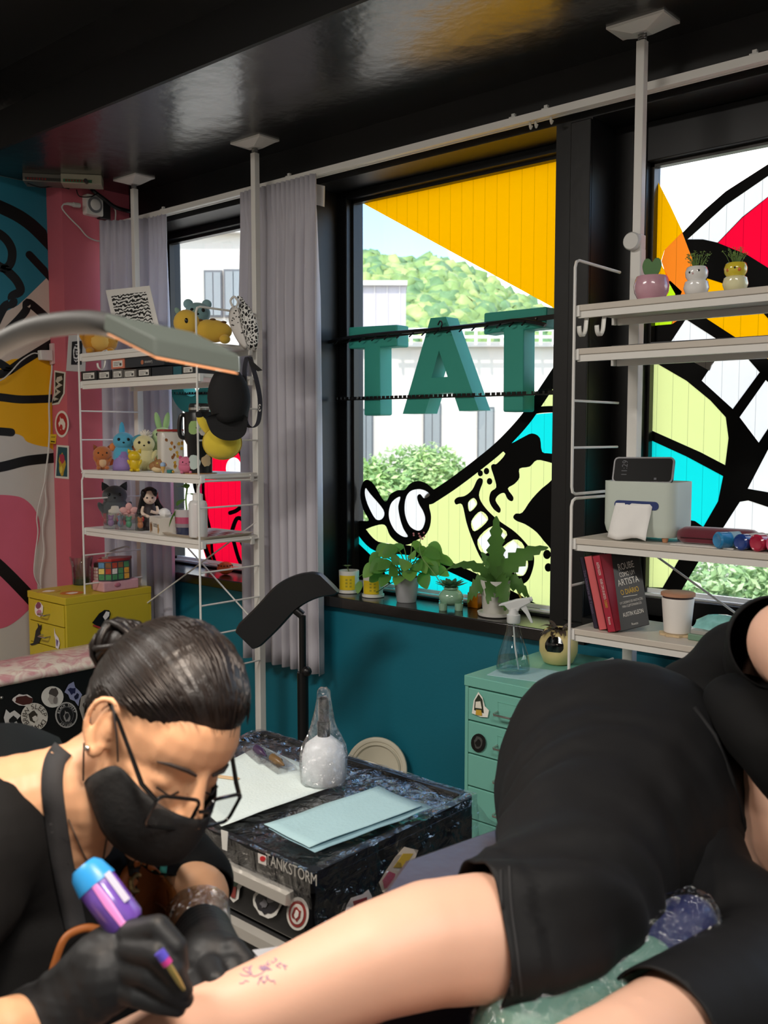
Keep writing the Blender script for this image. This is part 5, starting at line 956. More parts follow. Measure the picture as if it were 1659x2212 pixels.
# phone
ph = thing('smartphone', 'black smartphone standing on its side on the tissue dispenser', 'phone', oy(1388, 1052, 2.33)); A, B, Cc = oy(1321, 1042, 2.325), oy(1452, 1044, 2.345), oy(1327, 988, 2.345)
xd = (B - A).normalized(); ud = (Cc - A); ud = (ud - xd * ud.dot(xd)).normalized(); nd = xd.cross(ud).normalized(); nd = nd if nd.dot(C0 - A) > 0 else -nd; w = (B - A).length; h = .071
bk_ = lambda x, y, k=0: A + xd * x + ud * y + nd * k
part('phone_body', MB().prism([bk_(x, y) for x, y in rrect(0, w, 0, h, .012)], -nd * .008), M('#2a2a2c', .3, metal=.4), ph, world=True, smooth=30)
part('screen', MB().prism([bk_(x, y, .0004) for x, y in rrect(.004, w - .004, .004, h - .004, .009)], -nd * .0003), M('#040405', .35, var=0, spec=.06), ph, world=True, smooth=None)
lettering('11:29', bk_(w * .2, h * .56, .0009), ud, -xd, .022, M('#5a5a60', .6), ph, width=.04); lettering('Tue 18 July', bk_(w * .12, h * .5, .0009), ud, -xd, .007, M('#4a4a50', .6), ph, width=.024) if False else None
part('screen_icon', MB().prism([bk_(x, y, .0008) for x, y in ((w * .7, h * .12), (w * .74, h * .12), (w * .74, h * .2), (w * .7, h * .2))], nd * .0001), M('#5a5a60', .6), ph, world=True, smooth=None)
# glasses case
p = Vector((oy(1542, 1175, 2.3).x, 2.33, ZR[2] + .0022)); e = thing('glasses_case', 'dark red velvet glasses case on the third right shelf', 'case', p, .08); m = MB(); rings = []
for k in range(13):
    t = k / 12; x = -.1 + .2 * t; r = 1 - max(0, abs(t - .5) * 2 - .75) ** 2 * 7; sec = [(-.03, .004), (-.032, .02), (-.026, .036), (-.01, .042), (.01, .042), (.026, .036), (.032, .02), (.03, .004), (.02, 0), (-.02, 0)]; rings.append([(x, y * r, .021 + (z - .021) * r) for y, z in sec])
part('case_shell', m.loft(rings), M('#5d1022', .85, var=.15, sheen=.6, bump=.05, bs=300), e, smooth=50); part('seam', MB().tube([(-.099, -.0, .016), (-.085, -.0325, .016), (.085, -.0325, .016), (.099, 0, .016)], .0012, 6), M('#34080f', .8), e)
e = thing('flat_notepad', 'thin white notepad under the red glasses case', 'notepad', (p.x, 2.31, ZR[2])); part('pages', MB().box(-.1, .06, -.04, .07, .0, .0018), M('#d9d6d0', .7), e, smooth=None)
# marker bottles lying with their ends towards the room
for k, (px, py, col, bodyc, nm, L_) in enumerate(((1548, 1180, '#2f7fb0', '#2f86b8', 'sky blue', .1), (1597, 1184, '#1d3a80', '#c9a99a', 'navy capped', .11), (1632, 1186, '#a81d3c', '#d9cfc4', 'crimson capped', .11), (1668, 1186, '#d05a7a', '#c9424a', 'pink capped', .11))):
    q = oy(px, py, 2.262); r = .0205 if k != 1 else .0195; e = thing('paint_bottle', '%s paint bottle lying on the third right shelf' % nm, 'bottle', (q.x, 2.262, ZR[2] + r), 0, 'paint bottles lying on the right rack', rot=(-PI / 2, 0, -.55 if k == 0 else -.25))
    part('bottle_base', MB().lathe([(r * .55, .002), (r * .8, 0), (r, .004), (r, .026), (r * .98, .028)], 24), M(col, .2, coat=.5), e); part('bottle_tube', MB().lathe([(r * .97, .028), (r * .97, L_ - .02), (r * .7, L_ - .012), (r * .5, L_)], 24), M(bodyc, .3, var=.05), e)
    part('bottle_label', MB().lathe([(r * .985, .034), (r * .985, L_ - .03)], 24, cap=False), M('#b9b5ac' if k else '#8fb0bc', .5, var=.3, vs=120), e)
# books
def book(label, px0, px1, zb, h, dep, Y, lean, col, spine_text=None, tcol='#d8d4cc'):
    a = oy(px0, 1365, Y); b = oy(px1, 1365, Y); w = b.x - a.x; e = thing('book', label, 'book', (a.x, Y, zb), 0, rot=(0, -lean, 0))
    mt = M(col, .45, var=.06); part('cover', MB().box(0, .0025, 0, dep, 0, h).box(w - .0025, w, 0, dep, 0, h).box(0, w, 0, .003, 0, h), mt, e, smooth=None, bevel=.0008); part('pages', MB().box(.0025, w - .0025, .003, dep - .003, .003, h - .003), M('#d9d2c4', .8), e, smooth=None)
    for t, z, ln, c in (spine_text or []): lettering(t, (w / 2, -.0006, z), (0, 0, -1), (1, 0, 0), .011, M(c, .5), e, world=False, width=ln)
    return e
zB = ZR[3]
book('dark violet hardback leaning at the left end of the books', 1283, 1293, zB, .195, .135, 2.285, .25, '#2c2436', [('The Universe of Tattoo', .1, .12, '#6a5f78')])
book('salmon pink book between the violet and red ones', 1294, 1312, zB, .2, .14, 2.275, .25, '#cf5f62')
book('red book with white spine title leaning beside the black book', 1313, 1331, zB, .205, .14, 2.262, .25, '#a32438', [('AUSTIN KLEON', .17, .035, '#e4d6d2'), ('ROUBE COMO UM ARTISTA', .115, .055, '#e4d6d2'), ('O DIARIO', .075, .02, '#d8b13a'), ('Rocco', .03, .02, '#e4d6d2')])
# black book facing the room
e = thing('book', 'black book with handwritten cover text facing the room', 'book', oy(1360, 1350, 2.3)); c4 = [oy(1336, 1363, 2.285), oy(1403, 1347, 2.335), oy(1380, 1186, 2.365), oy(1306, 1190, 2.315)]
dz = c4[0].z - (ZR[3] + .0005)
for q in c4: q.z -= dz * 1.0
dx, du = (c4[1] - c4[0]), (c4[3] - c4[0]); nb = dx.cross(du).normalized(); nb = nb if nb.y < 0 else -nb
part('cover', MB().prism(c4, -nb * .014), M('#26282a', .4, var=.06), e, world=True, smooth=None, bevel=.001)
def bkp(u, v): return c4[0] * (1 - u) * (1 - v) + c4[1] * u * (1 - v) + c4[2] * u * v + c4[3] * (1 - u) * v + nb * .0008
for t, v, wd_, c in (('ROUBE', .80, .5, '#d8d6d0'), ('COMO UM', .70, .48, '#d8d6d0'), ('ARTISTA', .60, .68, '#d8d6d0'), ('O DIÁRIO', .475, .58, '#d0a92e'), ('UM CADERNO DE ANOTAÇÕES', .345, .74, '#c4c2bc'), ('PARA CLEPTOMANÍACOS', .295, .62, '#c4c2bc'), ('AUSTIN KLEON', .19, .66, '#d8d6d0'), ('Rocco', .055, .2, '#d8d6d0')):
    lettering(t, bkp(.55, v), dx, du, {'ROUBE': .026, 'COMO UM': .018, 'ARTISTA': .025, 'O DIÁRIO': .02, 'AUSTIN KLEON': .016}.get(t, .009), M(c, .6), e, width=dx.length * wd_)
part('rule_line', MB().prism([bkp(.32, .415), bkp(.76, .415), bkp(.76, .409), bkp(.32, .409)], nb * .0002), M('#d8d6d0', .6), e, world=True, smooth=None)
# cup on coaster, bag, cards
p = Vector((oy(1463, 1358, 2.36).x, 2.36, ZR[3])); s = pxs(p); e = thing('wood_coaster', 'scalloped wooden coaster under the white cup', 'coaster', p); part('slice', MB().prism([(36 * s * (1 + .07 * math.sin(10 * t)) * math.cos(t), 36 * s * (1 + .07 * math.sin(10 * t)) * math.sin(t), 0) for t in [2 * PI * k / 60 for k in range(60)]], (0, 0, .005)), M('#cbb38e', .7, var=.15, vs=30), e, smooth=30)
e = thing('ceramic_cup', 'white tapered cup with a wooden lid on the coaster', 'cup', p + Vector((0, 0, .0055))); part('cup_body', MB().lathe([(26 * s, 0), (28 * s, 2 * s), (34 * s, 74 * s), (33 * s, 76 * s)], 32), M('#ddd8d2', .45), e); part('seal_band', MB().lathe([(32 * s, 76 * s), (32 * s, 80 * s)], 30), M('#3a2a2e', .5), e); part('lid', MB().lathe([(34 * s, 80 * s), (36 * s, 81 * s), (36 * s, 87 * s), (34 * s, 88 * s)], 32), M('#b58468', .6, var=.12, vs=18), e)
e = thing('card_stack', 'stack of green edged boxes beside the cup on lowest shelf', 'boxes', oh(1545, 1385, ZR[3])); q = e.location.copy(); q.z = ZR[3]; e.location = q; part('lower_box', MB().box(-.06, .09, -.03, .06, 0, .016), M('#6a8a74', .5), e, smooth=None, bevel=.002); part('upper_box', MB().box(-.055, .08, -.025, .06, .016, .026), M('#9a9a94', .5), e, smooth=None, bevel=.001)
m = MB(); P = []
for j in range(9):
    v = j / 8; P.append([Vector((-.06 + .15 * u + .004 * math.sin(9 * v), .01 + .07 * (v - .2), .028 + .036 * math.sin(PI * v) ** .7 * math.sin(PI * (u * .9 + .08)) ** .6 + .006 * noise.noise(Vector((u * 9, v * 9, 1))))) for u in [i / 10 for i in range(11)]])
m.loft(P, cap=False, closed=False); e = thing('plastic_bag', 'crumpled teal and clear plastic bag on the green boxes', 'bag', q + Vector((0, 0, .0))); part('bag_film', m, M('#8fd0cc', .2, trans=.3, var=.5, vs=40), e, smooth=180, fix=False)
# ------------------------------------------------------------------ sill plants
SZ = .7455
def yellow_cup(label, px, Y, h, tilt=0):
    p = Vector((oy(px, 1280, Y).x, Y, SZ)); s = pxs(p); e = thing('seedling_cup', label, 'potted plant', p, face(p)); part('cup', MB().lathe([(21 * s, 3 * s), (22 * s, h * s), (20.6 * s, h * s), (20 * s, (h - 5) * s)], 28), M('#dedbd3', .45), e); part('saucer', MB().lathe([(21 * s, 0), (24 * s, 1 * s), (24 * s, 6 * s), (22.6 * s, 6 * s), (22 * s, 3 * s)], 28), M('#e2dfd8', .45), e); part('soil', MB().lathe([(20 * s, (h - 5) * s), (.001, (h - 4) * s)], 16), M('#4a3a2c', .95), e)
    m = MB(); rr = 22.2 * s
    m.loft([[(rr * math.sin(a), -rr * math.cos(a), z * s) for a in [-1.15 + 1.75 * k / 12 for k in range(13)]] for z in (8, h - 9)], cap=False, closed=False); part('yellow_label', m, M('#e0c21c', .5, var=.03), e, fix=False)
    m = MB()
    for k in range(3):
        for j in range(2): a = -.35 + j * .4; m.add([(22.5 * s * math.sin(a + d_), -22.5 * s * math.cos(a + d_), z) for d_, z in ((0, (14 + 7 * k) * s), (.2, (14 + 7 * k) * s), (.2, (18 + 7 * k) * s), (0, (18 + 7 * k) * s))], [(0, 1, 2, 3)])
    part('label_print', m, M('#a89a2a', .5), e, fix=False)
    random.seed(int(px)); g = gl('#7f8f5c')
    part('stem', MB().tube([(0, 0, (h - 4) * s), (-4 * s, 0, (h + 10) * s)], 1.4 * s, 5), g, e)
    for k in range(6): a = k * 1.05; part('leaf', leaf((-4 * s, 0, (h + 6) * s), (math.cos(a), math.sin(a), .8), 11 * s, 3.6 * s, .5), g, e, smooth=180, fix=False)
yellow_cup('white seedling cup with yellow label at the left end of the sill', 754, 2.73, 48); yellow_cup('white seedling cup with yellow label beside the grey pot', 806, 2.72, 46)
p = Vector((oy(878, 1300, 2.72).x, 2.72, SZ)); s = pxs(p); e = pot('pothos_plant', 'pothos with trailing green leaves in a grey pot on the sill', 'potted plant', p, [(20 * s, 0), (21 * s, 1 * s), (28 * s, 50 * s), (29 * s, 54 * s), (27 * s, 54 * s), (26 * s, 46 * s)], M('#b4b6ba', .4), soil=(26 * s, 46 * s))
random.seed(21); g1, g2 = gl('#5f9440'), gl('#7dab4e'); stems = MB()
tips = [(-62, 78, -4), (-48, 92, -14), (-36, 60, -20), (-28, 108, 4), (-14, 96, -18), (-6, 118, 6), (8, 104, -14), (16, 84, -22), (22, 112, 6), (34, 96, -6), (44, 80, -16), (52, 104, 4), (58, 70, -8), (66, 88, 6), (-20, 74, -26), (4, 72, -28), (30, 66, -26), (-52, 62, 8), (12, 126, 10), (-40, 120, 10), (46, 118, 12), (-8, 58, -28), (-30, 84, -20), (-56, 100, 2), (0, 92, -24), (38, 108, -10), (-20, 116, -6), (26, 92, -20), (60, 96, -4), (-44, 76, -18)]
for k, (x, z, y) in enumerate(tips):
    t = Vector((x, y, z)) * s; t = Matrix.Rotation(face(p), 3, 'Z') @ t; b = Vector((random.uniform(-8, 8) * s, random.uniform(-8, 8) * s, 46 * s)); stems.tube(catmull([b, b.lerp(t, .5) + Vector((0, 0, 14 * s)), t], 4, False), 1.2 * s, 5)
    d = Vector((t.x, t.y, 0)).normalized() * .9 + Vector((random.uniform(-.3, .3), random.uniform(-.5, .1), random.uniform(-.5, .2))); part('leaf', leaf(t, d, random.uniform(30, 44) * s, random.uniform(12, 18) * s, .7, 7, .2, upv=Vector((random.uniform(.2, .9), -.9, random.uniform(.5, 1)))), g1 if k % 3 else g2, e, smooth=180, fix=False)
part('stems', stems, gl('#6f9a4a'), e)
fl0 = oy(870, 1250, 2.72)
vine = catmull([oy(x, y, 2.7) for x, y in ((862, 1252), (840, 1262), (815, 1278), (790, 1285))], 5, False); part('vine', MB().tube(vine, .0018, 5), gl('#7a8f4a'), e, world=True)
rw = Matrix.Rotation(0, 3, 'Z')
for x, y, d, l_ in ((790, 1240, (-.7, -.4, -.2), .035), (778, 1256, (.2, -.6, -.9), .05), (800, 1246, (-1, -.2, .3), .03)): part('leaf', leaf(oy(x, y, 2.69), d, l_, .016, .6), g2, e, world=True, smooth=180, fix=False)
e2 = thing('succulent_flower', 'thin flower stalk with tiny pink blossoms rising from the succulent', 'flower', oy(945, 1275, 2.71)); st = catmull([oy(x, y, 2.71) for x, y in ((958, 1268), (935, 1235), (912, 1205), (906, 1185), (908, 1165), (905, 1158))], 5, False); part('stalk', MB().tube(st, .0016, 5), gl('#8fae6a'), e2, world=True)
random.seed(5)
for k in range(9): part('blossom', MB().ball(oy(906 + random.uniform(-13, 12), 1155 + random.uniform(-6, 10), 2.71), .0035, 8), M('#c97a86', .6), e2, world=True)
# green animal planter (plain) with succulent
p = Vector((oy(974, 1317, 2.7).x, 2.7, SZ)); s = pxs(p); e = thing('animal_planter', 'glossy sage green four-legged ceramic planter with a succulent', 'potted plant', p, face(p)); cg = M('#8fb59c', .15, coat=.8, var=.03)
part('planter_body', MB().ball((0, 4 * s, 27 * s), (27 * s, 26 * s, 20 * s), 22), cg, e, smooth=180)
for x in (-17, 17):
    for y in (-12, 18): part('leg', MB().lathe([(8 * s, 0), (9 * s, 3 * s), (9.5 * s, 16 * s)], 14, c=(x * s, y * s, 0)), cg, e, smooth=60)
part('rim', MB().lathe([(14 * s, 44 * s), (17 * s, 47 * s), (15 * s, 49 * s), (12 * s, 46 * s)], 20), cg, e, smooth=180)
gs = gl('#4c7456')
for ring, (n, L_, el) in enumerate(((9, 34, .25), (8, 28, .6), (6, 20, 1.1), (4, 12, 1.8))):
    for k in range(n): a = 2 * PI * k / n + ring * .4; part('leaf', leaf((4 * s * math.cos(a), 4 * s * math.sin(a) + 2 * s, 48 * s), (math.cos(a), math.sin(a), el), L_ * s, 6.5 * s, -.15, 5, .3), gs, e, smooth=180, fix=False)
p = Vector((oy(1022, 1302, 2.79).x, 2.79, SZ)); e = thing('amber_box', 'small amber translucent box behind the white flower pot', 'box', p); part('box_shell', MB().box(-.016, .03, -.014, .014, 0, .055), M('#c97812', .2, trans=.3), e, smooth=None, bevel=.002)
# white pot with a big toothed-leaf plant
p = Vector((oy(1070, 1328, 2.71).x, 2.71, SZ)); s = pxs(p); e = pot('toothed_leaf_plant', 'plant with long toothed drooping leaves in a white pot', 'potted plant', p, [(26 * s, 5 * s), (27 * s, 6 * s), (33 * s, 74 * s), (33.5 * s, 78 * s), (31 * s, 78 * s), (30 * s, 70 * s)], M('#dcdad4', .45), soil=(30 * s, 70 * s))
part('saucer', MB().lathe([(32 * s, 0), (37 * s, 2 * s), (39 * s, 9 * s), (37 * s, 9 * s), (34 * s, 4 * s)], 32), M('#dedcd6', .45), e)
gd = gl('#557f3c'); R3 = Matrix.Rotation(face(p), 3, 'Z')
for d, L_, w, dr, z0 in (((0, -.1, 1), 118, 15, -.0, 70), ((.55, -.2, .85), 118, 17, .75, 70), ((-.65, -.2, .85), 120, 10, 1.5, 70), ((1, -.3, .35), 80, 18, 1.6, 74), ((-1, -.3, .2), 70, 20, 1.7, 74), ((.35, -1, .25), 78, 20, 1.9, 76), ((-.3, -1, .3), 66, 16, 1.8, 76), ((.15, .3, .9), 60, 10, .3, 70), ((-.3, .2, .9), 60, 10, .5, 70), ((.8, .3, .3), 70, 14, 1.4, 74)):
    part('leaf', leaf((0, 0, z0 * s), R3 @ Vector(d), L_ * 1.25 * s, w * 1.3 * s, dr, 14, .18, teeth=1, upv=(R3 @ Vector((0, -1, 0)) + Vector((0, 0, .5))).normalized()), gd, e, smooth=180, fix=False)
part('dry_leaf', leaf(R3 @ Vector((40, -4, 70)) * s, R3 @ Vector((.5, -.2, -1)), 44 * s, 6 * s, .3), gl('#d0a22c'), e, smooth=180, fix=False)
# ------------------------------------------------------------------ on the mint cabinet
ZM = .6905
p = oh(1108, 1452, ZM); e = thing('blue_cloth', 'pale blue tissue under the spray bottle on the mint cabinet', 'tissue', (p.x, p.y, ZM)); part('cloth', MB().box(-.05, .13, -.07, .07, 0, .002).xf(Matrix.Rotation(.2, 4, 'Z')), M('#a9cbd0', .8, bump=.2, bs=120), e, smooth=None)
s = pxs(p); p = Vector((p.x, p.y, ZM + .0022)); e = thing('spray_bottle', 'clear conical spray bottle half full of water on the mint cabinet', 'bottle', p, face(p)); glass = clear('bottle_glass', (.93, .96, .96, 1), .07)
part('bottle_glass', MB().lathe([(30 * s, 0), (36 * s, 5 * s), (36.5 * s, 14 * s), (32 * s, 40 * s), (19 * s, 78 * s), (15 * s, 92 * s), (15 * s, 108 * s)], 36, cap=False), glass, e, smooth=60); part('water', MB().lathe([(29 * s, 1 * s), (35 * s, 6 * s), (35 * s, 14 * s), (32.6 * s, 32 * s), (.001, 32 * s)], 36), clear('water', (.72, .86, .88, 1), .06), e, smooth=60)
wp = M('#e4e6e6', .35, trans=.2); part('collar', MB().lathe([(13 * s, 106 * s), (14.5 * s, 108 * s), (14.5 * s, 124 * s), (11 * s, 126 * s), (9 * s, 138 * s)], 20), wp, e); part('dip_tube', MB().tube([(0, 0, 110 * s), (3 * s, 0, 60 * s), (12 * s, -4 * s, 6 * s)], 2 * s, 6), wp, e)
part('spray_head', MB().prism([(x * s, -7 * s, z * s) for x, z in ((-33, 143), (-20, 144), (-8, 132), (10, 132), (14, 140), (36, 152), (34, 162), (6, 158), (-12, 152), (-26, 148))], (0, 14 * s, 0)), wp, e, smooth=None, bevel=2 * s); part('trigger', MB().prism([(x * s, -4 * s, z * s) for x, z in ((14, 148), (24, 150), (34, 128), (42, 108), (37, 107), (26, 126), (12, 142))], (0, 8 * s, 0)), wp, e, smooth=None, bevel=1.2 * s); part('nozzle', MB().lathe([(5 * s, 0), (5 * s, 8 * s)], 12).xf(Matrix.Translation((32 * s, 0, 157 * s)) @ Matrix.Rotation(1.2, 4, 'Y')), wp, e)
p = oh(1206, 1432, ZM); s = pxs(p); e = thing('round_planter', 'yellow round planter with a black face patch and dried plant', 'potted plant', (p.x, p.y, ZM), face(p)); part('bowl', MB().lathe([(26 * s, 0), (32 * s, 4 * s), (41 * s, 26 * s), (41 * s, 48 * s), (32 * s, 70 * s), (26 * s, 76 * s), (22 * s, 70 * s)], 30), M('#efd794', .4, coat=.1), e, smooth=180)
m = MB(); rows = []
for j in range(9):
    z = 32 + 32 * j / 8; rr = 41.6 if z < 48 else 41.6 - (z - 48) * .43; hw_ = (.35, .45, .5, .5, .5, .48, .45, .4, .3)[j]; rows.append([(rr * s * math.sin(-.25 + hw_ * a), -rr * s * math.cos(-.25 + hw_ * a), z * s) for a in [-1 + k / 4 for k in range(9)]])
m.loft(rows, cap=False, closed=False); part('black_patch', m, M('#0d0d0e', .12, coat=.6), e, smooth=180, fix=False); part('soil', MB().lathe([(23 * s, 70 * s), (.001, 74 * s)], 14), M('#3a2e25', .95), e)
random.seed(6); gb = leafmat('#5a4a40', .15)
for k in range(22): a = random.uniform(0, 2 * PI); part('dry_leaf', leaf((8 * s * math.cos(a), 8 * s * math.sin(a), 72 * s), (math.cos(a), math.sin(a), random.uniform(.1, 1.2)), random.uniform(24, 40) * s, 5 * s, 1.0), gb, e, smooth=180, fix=False)
# ------------------------------------------------------------------ big letters and their strips
LM = M('#359c8b', .6, var=.03); LY0, LY1 = 2.765, 2.838
def letter(ch, label, outer, hole=None):
    q = [oy(x, y, LY0) for x, y in outer]; c = sum(q, Vector()) / len(q); e = thing('foam_letter', label, 'letter', (c.x, LY0, min(v.z for v in q)), 0, 'teal letters in the windows')
    for v in q: v.y = LY0
    hs = []
    if hole:
        h = [oy(x, y, LY0) for x, y in hole]; hs = [h]
    part('letter_block', MB().prism(q, (0, LY1 - LY0, 0), hs), LM, e, world=True, smooth=None, bevel=0 if hole else .006)
letter('T', 'left teal letter T in the middle window', [(752, 707), (857, 701), (857, 748), (820, 750), (821, 897), (786, 898), (786, 752), (752, 753)])
letter('A', 'teal letter A between the two Ts', [(930, 687), (963, 684), (1034, 886), (992, 888), (979, 848), (931, 850), (918, 893), (870, 894)], [(932, 816), (967, 814), (948, 757)])
letter('T', 'right teal letter T at the window edge', [(1045, 676), (1181, 662), (1178, 708), (1131, 712), (1130, 889), (1086, 890), (1087, 716), (1044, 723)])
oc, oi = oy(424, 843, LY0), 0
ang = [2 * PI * k / 40 for k in range(40)]
rO = .17; c_ = oy(412, 815, LY0)
e = thing('foam_letter', 'teal letter O half hidden behind the left rack', 'letter', (c_.x, LY0, c_.z - rO), 0, 'teal letters in the windows')
part('letter_block', MB().prism([(c_.x + rO * math.cos(a), LY0, c_.z + rO * math.sin(a)) for a in ang], (0, LY1 - LY0, 0), [[(c_.x + .075 * math.cos(a), LY0, c_.z + .09 * math.sin(a)) for a in ang]]), LM, e, world=True, smooth=30, bevel=.005)
st_ = M('#262422', .35, metal=.7)
def strip(label, a, b, Y, hpx, slots=True, ext=0):
    A, B = oy(*a, Y), oy(*b, Y); e = thing('metal_strip', label, 'metal strip', A.lerp(B, .5)); d = (B - A); L_ = d.length; d.normalize(); u = Vector((0, 0, 1)); u = (u - d * u.dot(d)).normalized(); w = hpx * pxs(A) / 2
    n = int(L_ / .021); hs = []
    if slots:
        for k in range(n): c = A + d * (L_ * (k + .5) / n); hs.append([c - d * .003 - u * w * .5, c + d * .003 - u * w * .5, c + d * .003 + u * w * .5, c - d * .003 + u * w * .5])
    part('perforated_band', MB().prism([A - u * w, B - u * w, B + u * w, A + u * w], (0, .002, 0), hs), st_, e, world=True, smooth=None)
    for t in (.12, .42, .68, .9): part('bolt', MB().ball(A + d * L_ * t + Vector((0, -.003, 0)), .004, 8), M('#8a857c', .3, metal=.9), e, world=True)
    return e
strip('lower perforated steel strip crossing the teal letters', (725, 861), (1215, 846), 2.757, 10)
s1 = strip('upper steel strip crossing the tops of the teal letters', (740, 735), (1215, 682), 2.757, 9, False)
strip('perforated steel strip across the teal O behind the rack', (362, 849), (560, 848), 2.757, 7)
e = thing('wrapped_cable', 'black cable wound along the upper steel strip', 'cable', oy(900, 710, 2.745)); cbm = M('#0f0f10', .4)
part('cable', MB().tube(catmull([oy(x, y, 2.748) for x, y in ((692, 744), (715, 738), (745, 731), (800, 724), (850, 719), (900, 715), (950, 711), (1000, 706), (1060, 700), (1120, 692), (1170, 700), (1178, 703))], 4, False), .0075, 8), cbm, e, world=True)
m = MB()
for k in range(17): x = 700 + 27 * k; y = 742 - (x - 700) * .103; m.tube([oy(x - 5, y + 5, 2.744), oy(x, y, 2.739), oy(x + 5, y - 5, 2.745)], .003, 5)
o = part('cable_ties', m, cbm, e, world=True); o['kind'] = 'stuff'; part('tie_tail', MB().tube(catmull([oy(x, y, 2.74) for x, y in ((950, 712), (955, 700), (951, 693), (946, 702))], 4, False), .003, 5), cbm, e, world=True)
# ------------------------------------------------------------------ wall things on the left
def cardpx(name, label, cat, plane, outer, col, layers, nrm, th_=.0012):
    c = sum((plane(*p) for p in outer), Vector()) / len(outer); e = thing(name, label, cat, c); part('backing', MB().prism([plane(*p) for p in outer], Vector(nrm) * th_), M(col, .6) if isinstance(col, str) else col, e, world=True, smooth=None)
    for i, (pts, c2) in enumerate(layers): part('print', MB().prism([plane(*p) + Vector(nrm) * (th_ + .0003 + .0004 * i) for p in pts], Vector(nrm) * .0002), M(c2, .6) if isinstance(c2, str) else c2, e, world=True, smooth=None)
    return e
cx_ = fX(-3.929); cy_ = fY(2.299)
cardpx('art_card', 'white card with a dark engraved figure taped to the pink column', 'art card', cx_, [(148, 724), (187, 722), (184, 804), (143, 801)], '#dcdad4', [([(155, 738), (178, 736), (176, 788), (153, 788)], '#222224'), (blobpts(165, 764, 8, 22, 14, .12, 4), INK)], (1, 0, 0))
cardpx('calligraphy_sticker', 'black sticker with white brush lettering at the column edge', 'sticker', cy_, [(118, 800), (142, 804), (140, 850), (128, 873), (110, 876), (117, 850)], '#cfcdc6', [([(120, 804), (139, 807), (137, 850), (126, 869), (113, 872), (120, 850)], '#1c1f1e'), ([(124, 815), (134, 812), (136, 820), (126, 826), (136, 832), (122, 840), (132, 846), (118, 858), (128, 862), (117, 866), (116, 856), (124, 846), (119, 838), (127, 830), (121, 824)], '#b9b5aa')], (0, -1, 0))
cardpx('round_tag', 'red round tag with white drawing on the column edge', 'tag', cy_, circ(134, 916, 15, 29), '#dcd6d0', [(circ(134, 916, 12, 24), '#a82a32'), (blobpts(134, 914, 7, 14, 14, .4, 5), '#dcd4cc'), (blobpts(133, 922, 3, 6, 10, .4, 5), '#a82a32')], (0, -1, 0))
cardpx('art_postcard', 'teal postcard with yellow and red figure on the column edge', 'postcard', cy_, [(123, 961), (149, 963), (149, 1035), (119, 1032)], '#d9d5cc', [([(126, 965), (146, 967), (146, 1030), (122, 1028)], '#1e4a52'), (blobpts(135, 1003, 7, 22, 16, .3, 6), '#b9962e'), (blobpts(135, 990, 6, 12, 14, .35, 7), '#a8364a'), (blobpts(133, 1015, 4, 8, 14, .35, 8), '#d9c24a')], (0, -1, 0))
cardpx('paper_tag', 'small yellow paper tag hanging on the white cord', 'tag', fX(-4.03), [(108, 938), (122, 938), (120, 959), (108, 957)], '#e0c52a', [([(110, 943), (119, 943), (119, 945), (110, 945)], '#8a7a1a'), ([(109, 952), (118, 953), (118, 956), (109, 955)], '#4a4210')], (1, 0, 0))
# plug timer
c = ox(196, 446, -3.93); e = thing('plug_timer', 'white square plug timer with grey dial on the pink column', 'timer', c); u = .0021
part('timer_body', MB().prism([(0, x, z) for x, z in rrect(-.042, .042, -.045, .045, .008)], (.035, 0, 0)), M('#dcdad4', .4), e, smooth=30, bevel=.003); part('dial_ring', MB().lathe([(.036, 0), (.036, .004), (.025, .004), (.025, 0)], 30, cap=False).xf(Matrix.Translation((.035, -.0, .002)) @ Matrix.Rotation(PI / 2, 4, 'Y')), M('#6f7174', .5), e); part('dial_knob', MB().lathe([(.025, 0), (.025, .006), (.022, .008)], 30).xf(Matrix.Translation((.035, 0, .002)) @ Matrix.Rotation(PI / 2, 4, 'Y')), M('#d0cec8', .4), e); part('socket_block', MB().box(0, .03, .03, .085, -.052, .03), M('#151516', .5), e, smooth=None, bevel=.003)
e = thing('extension_cord', 'white plug and looping cord beside the plug timer', 'cord', ox(160, 440, -3.9)); wc = M('#c9c7c2', .45); A = Vector((-3.895, 0, 0))
part('plug', MB().tube([ox(172, 444, -3.9), ox(158, 442, -3.9)], .011, 8).tube([ox(158, 442, -3.9), ox(146, 440, -3.9), ox(138, 441, -3.9)], [.009, .006, .004], 8), wc, e, world=True); part('cord', MB().tube(catmull([ox(x, y, -3.9) for x, y in ((138, 441), (134, 450), (150, 470), (172, 492), (190, 512), (215, 521), (233, 514), (246, 490), (250, 460), (246, 448))], 5, False), .0032, 6), wc, e, world=True)
# driver boxes under the soffit
def ceilbox(label, x, y, L_, w, h, rz, col, extra):
    p = oh(x, y, 2.5); e = thing('power_supply', label, 'power supply', (p.x, p.y, 2.5 - h), rz); part('housing', MB().box(-L_ / 2, L_ / 2, -w / 2, w / 2, 0, h), M(col, .4, metal=.4, var=.08), e, smooth=None, bevel=.002); part('terminal_strip', MB().box(-L_ / 2 + .01, L_ / 2 - .04, -w / 2 - .004, -w / 2, .004, .016), M(extra, .5), e, smooth=None)
    m = MB()
    for k in range(7): m.box(-L_ / 2 + .02 + k * .012, -L_ / 2 + .026 + k * .012, -w / 2 - .006, -w / 2 - .004, .006, .014)
    part('terminals', m, M('#8a2a26', .5), e, smooth=None); return e
ceilbox('grey metal power supply fixed under the black ceiling', 105, 382, .2, .1, .034, .9, '#77756e', '#3a3a38'); ceilbox('cream driver box with green terminals under the ceiling', 178, 382, .17, .09, .04, .9, '#b9b5a0', '#3f7a58')
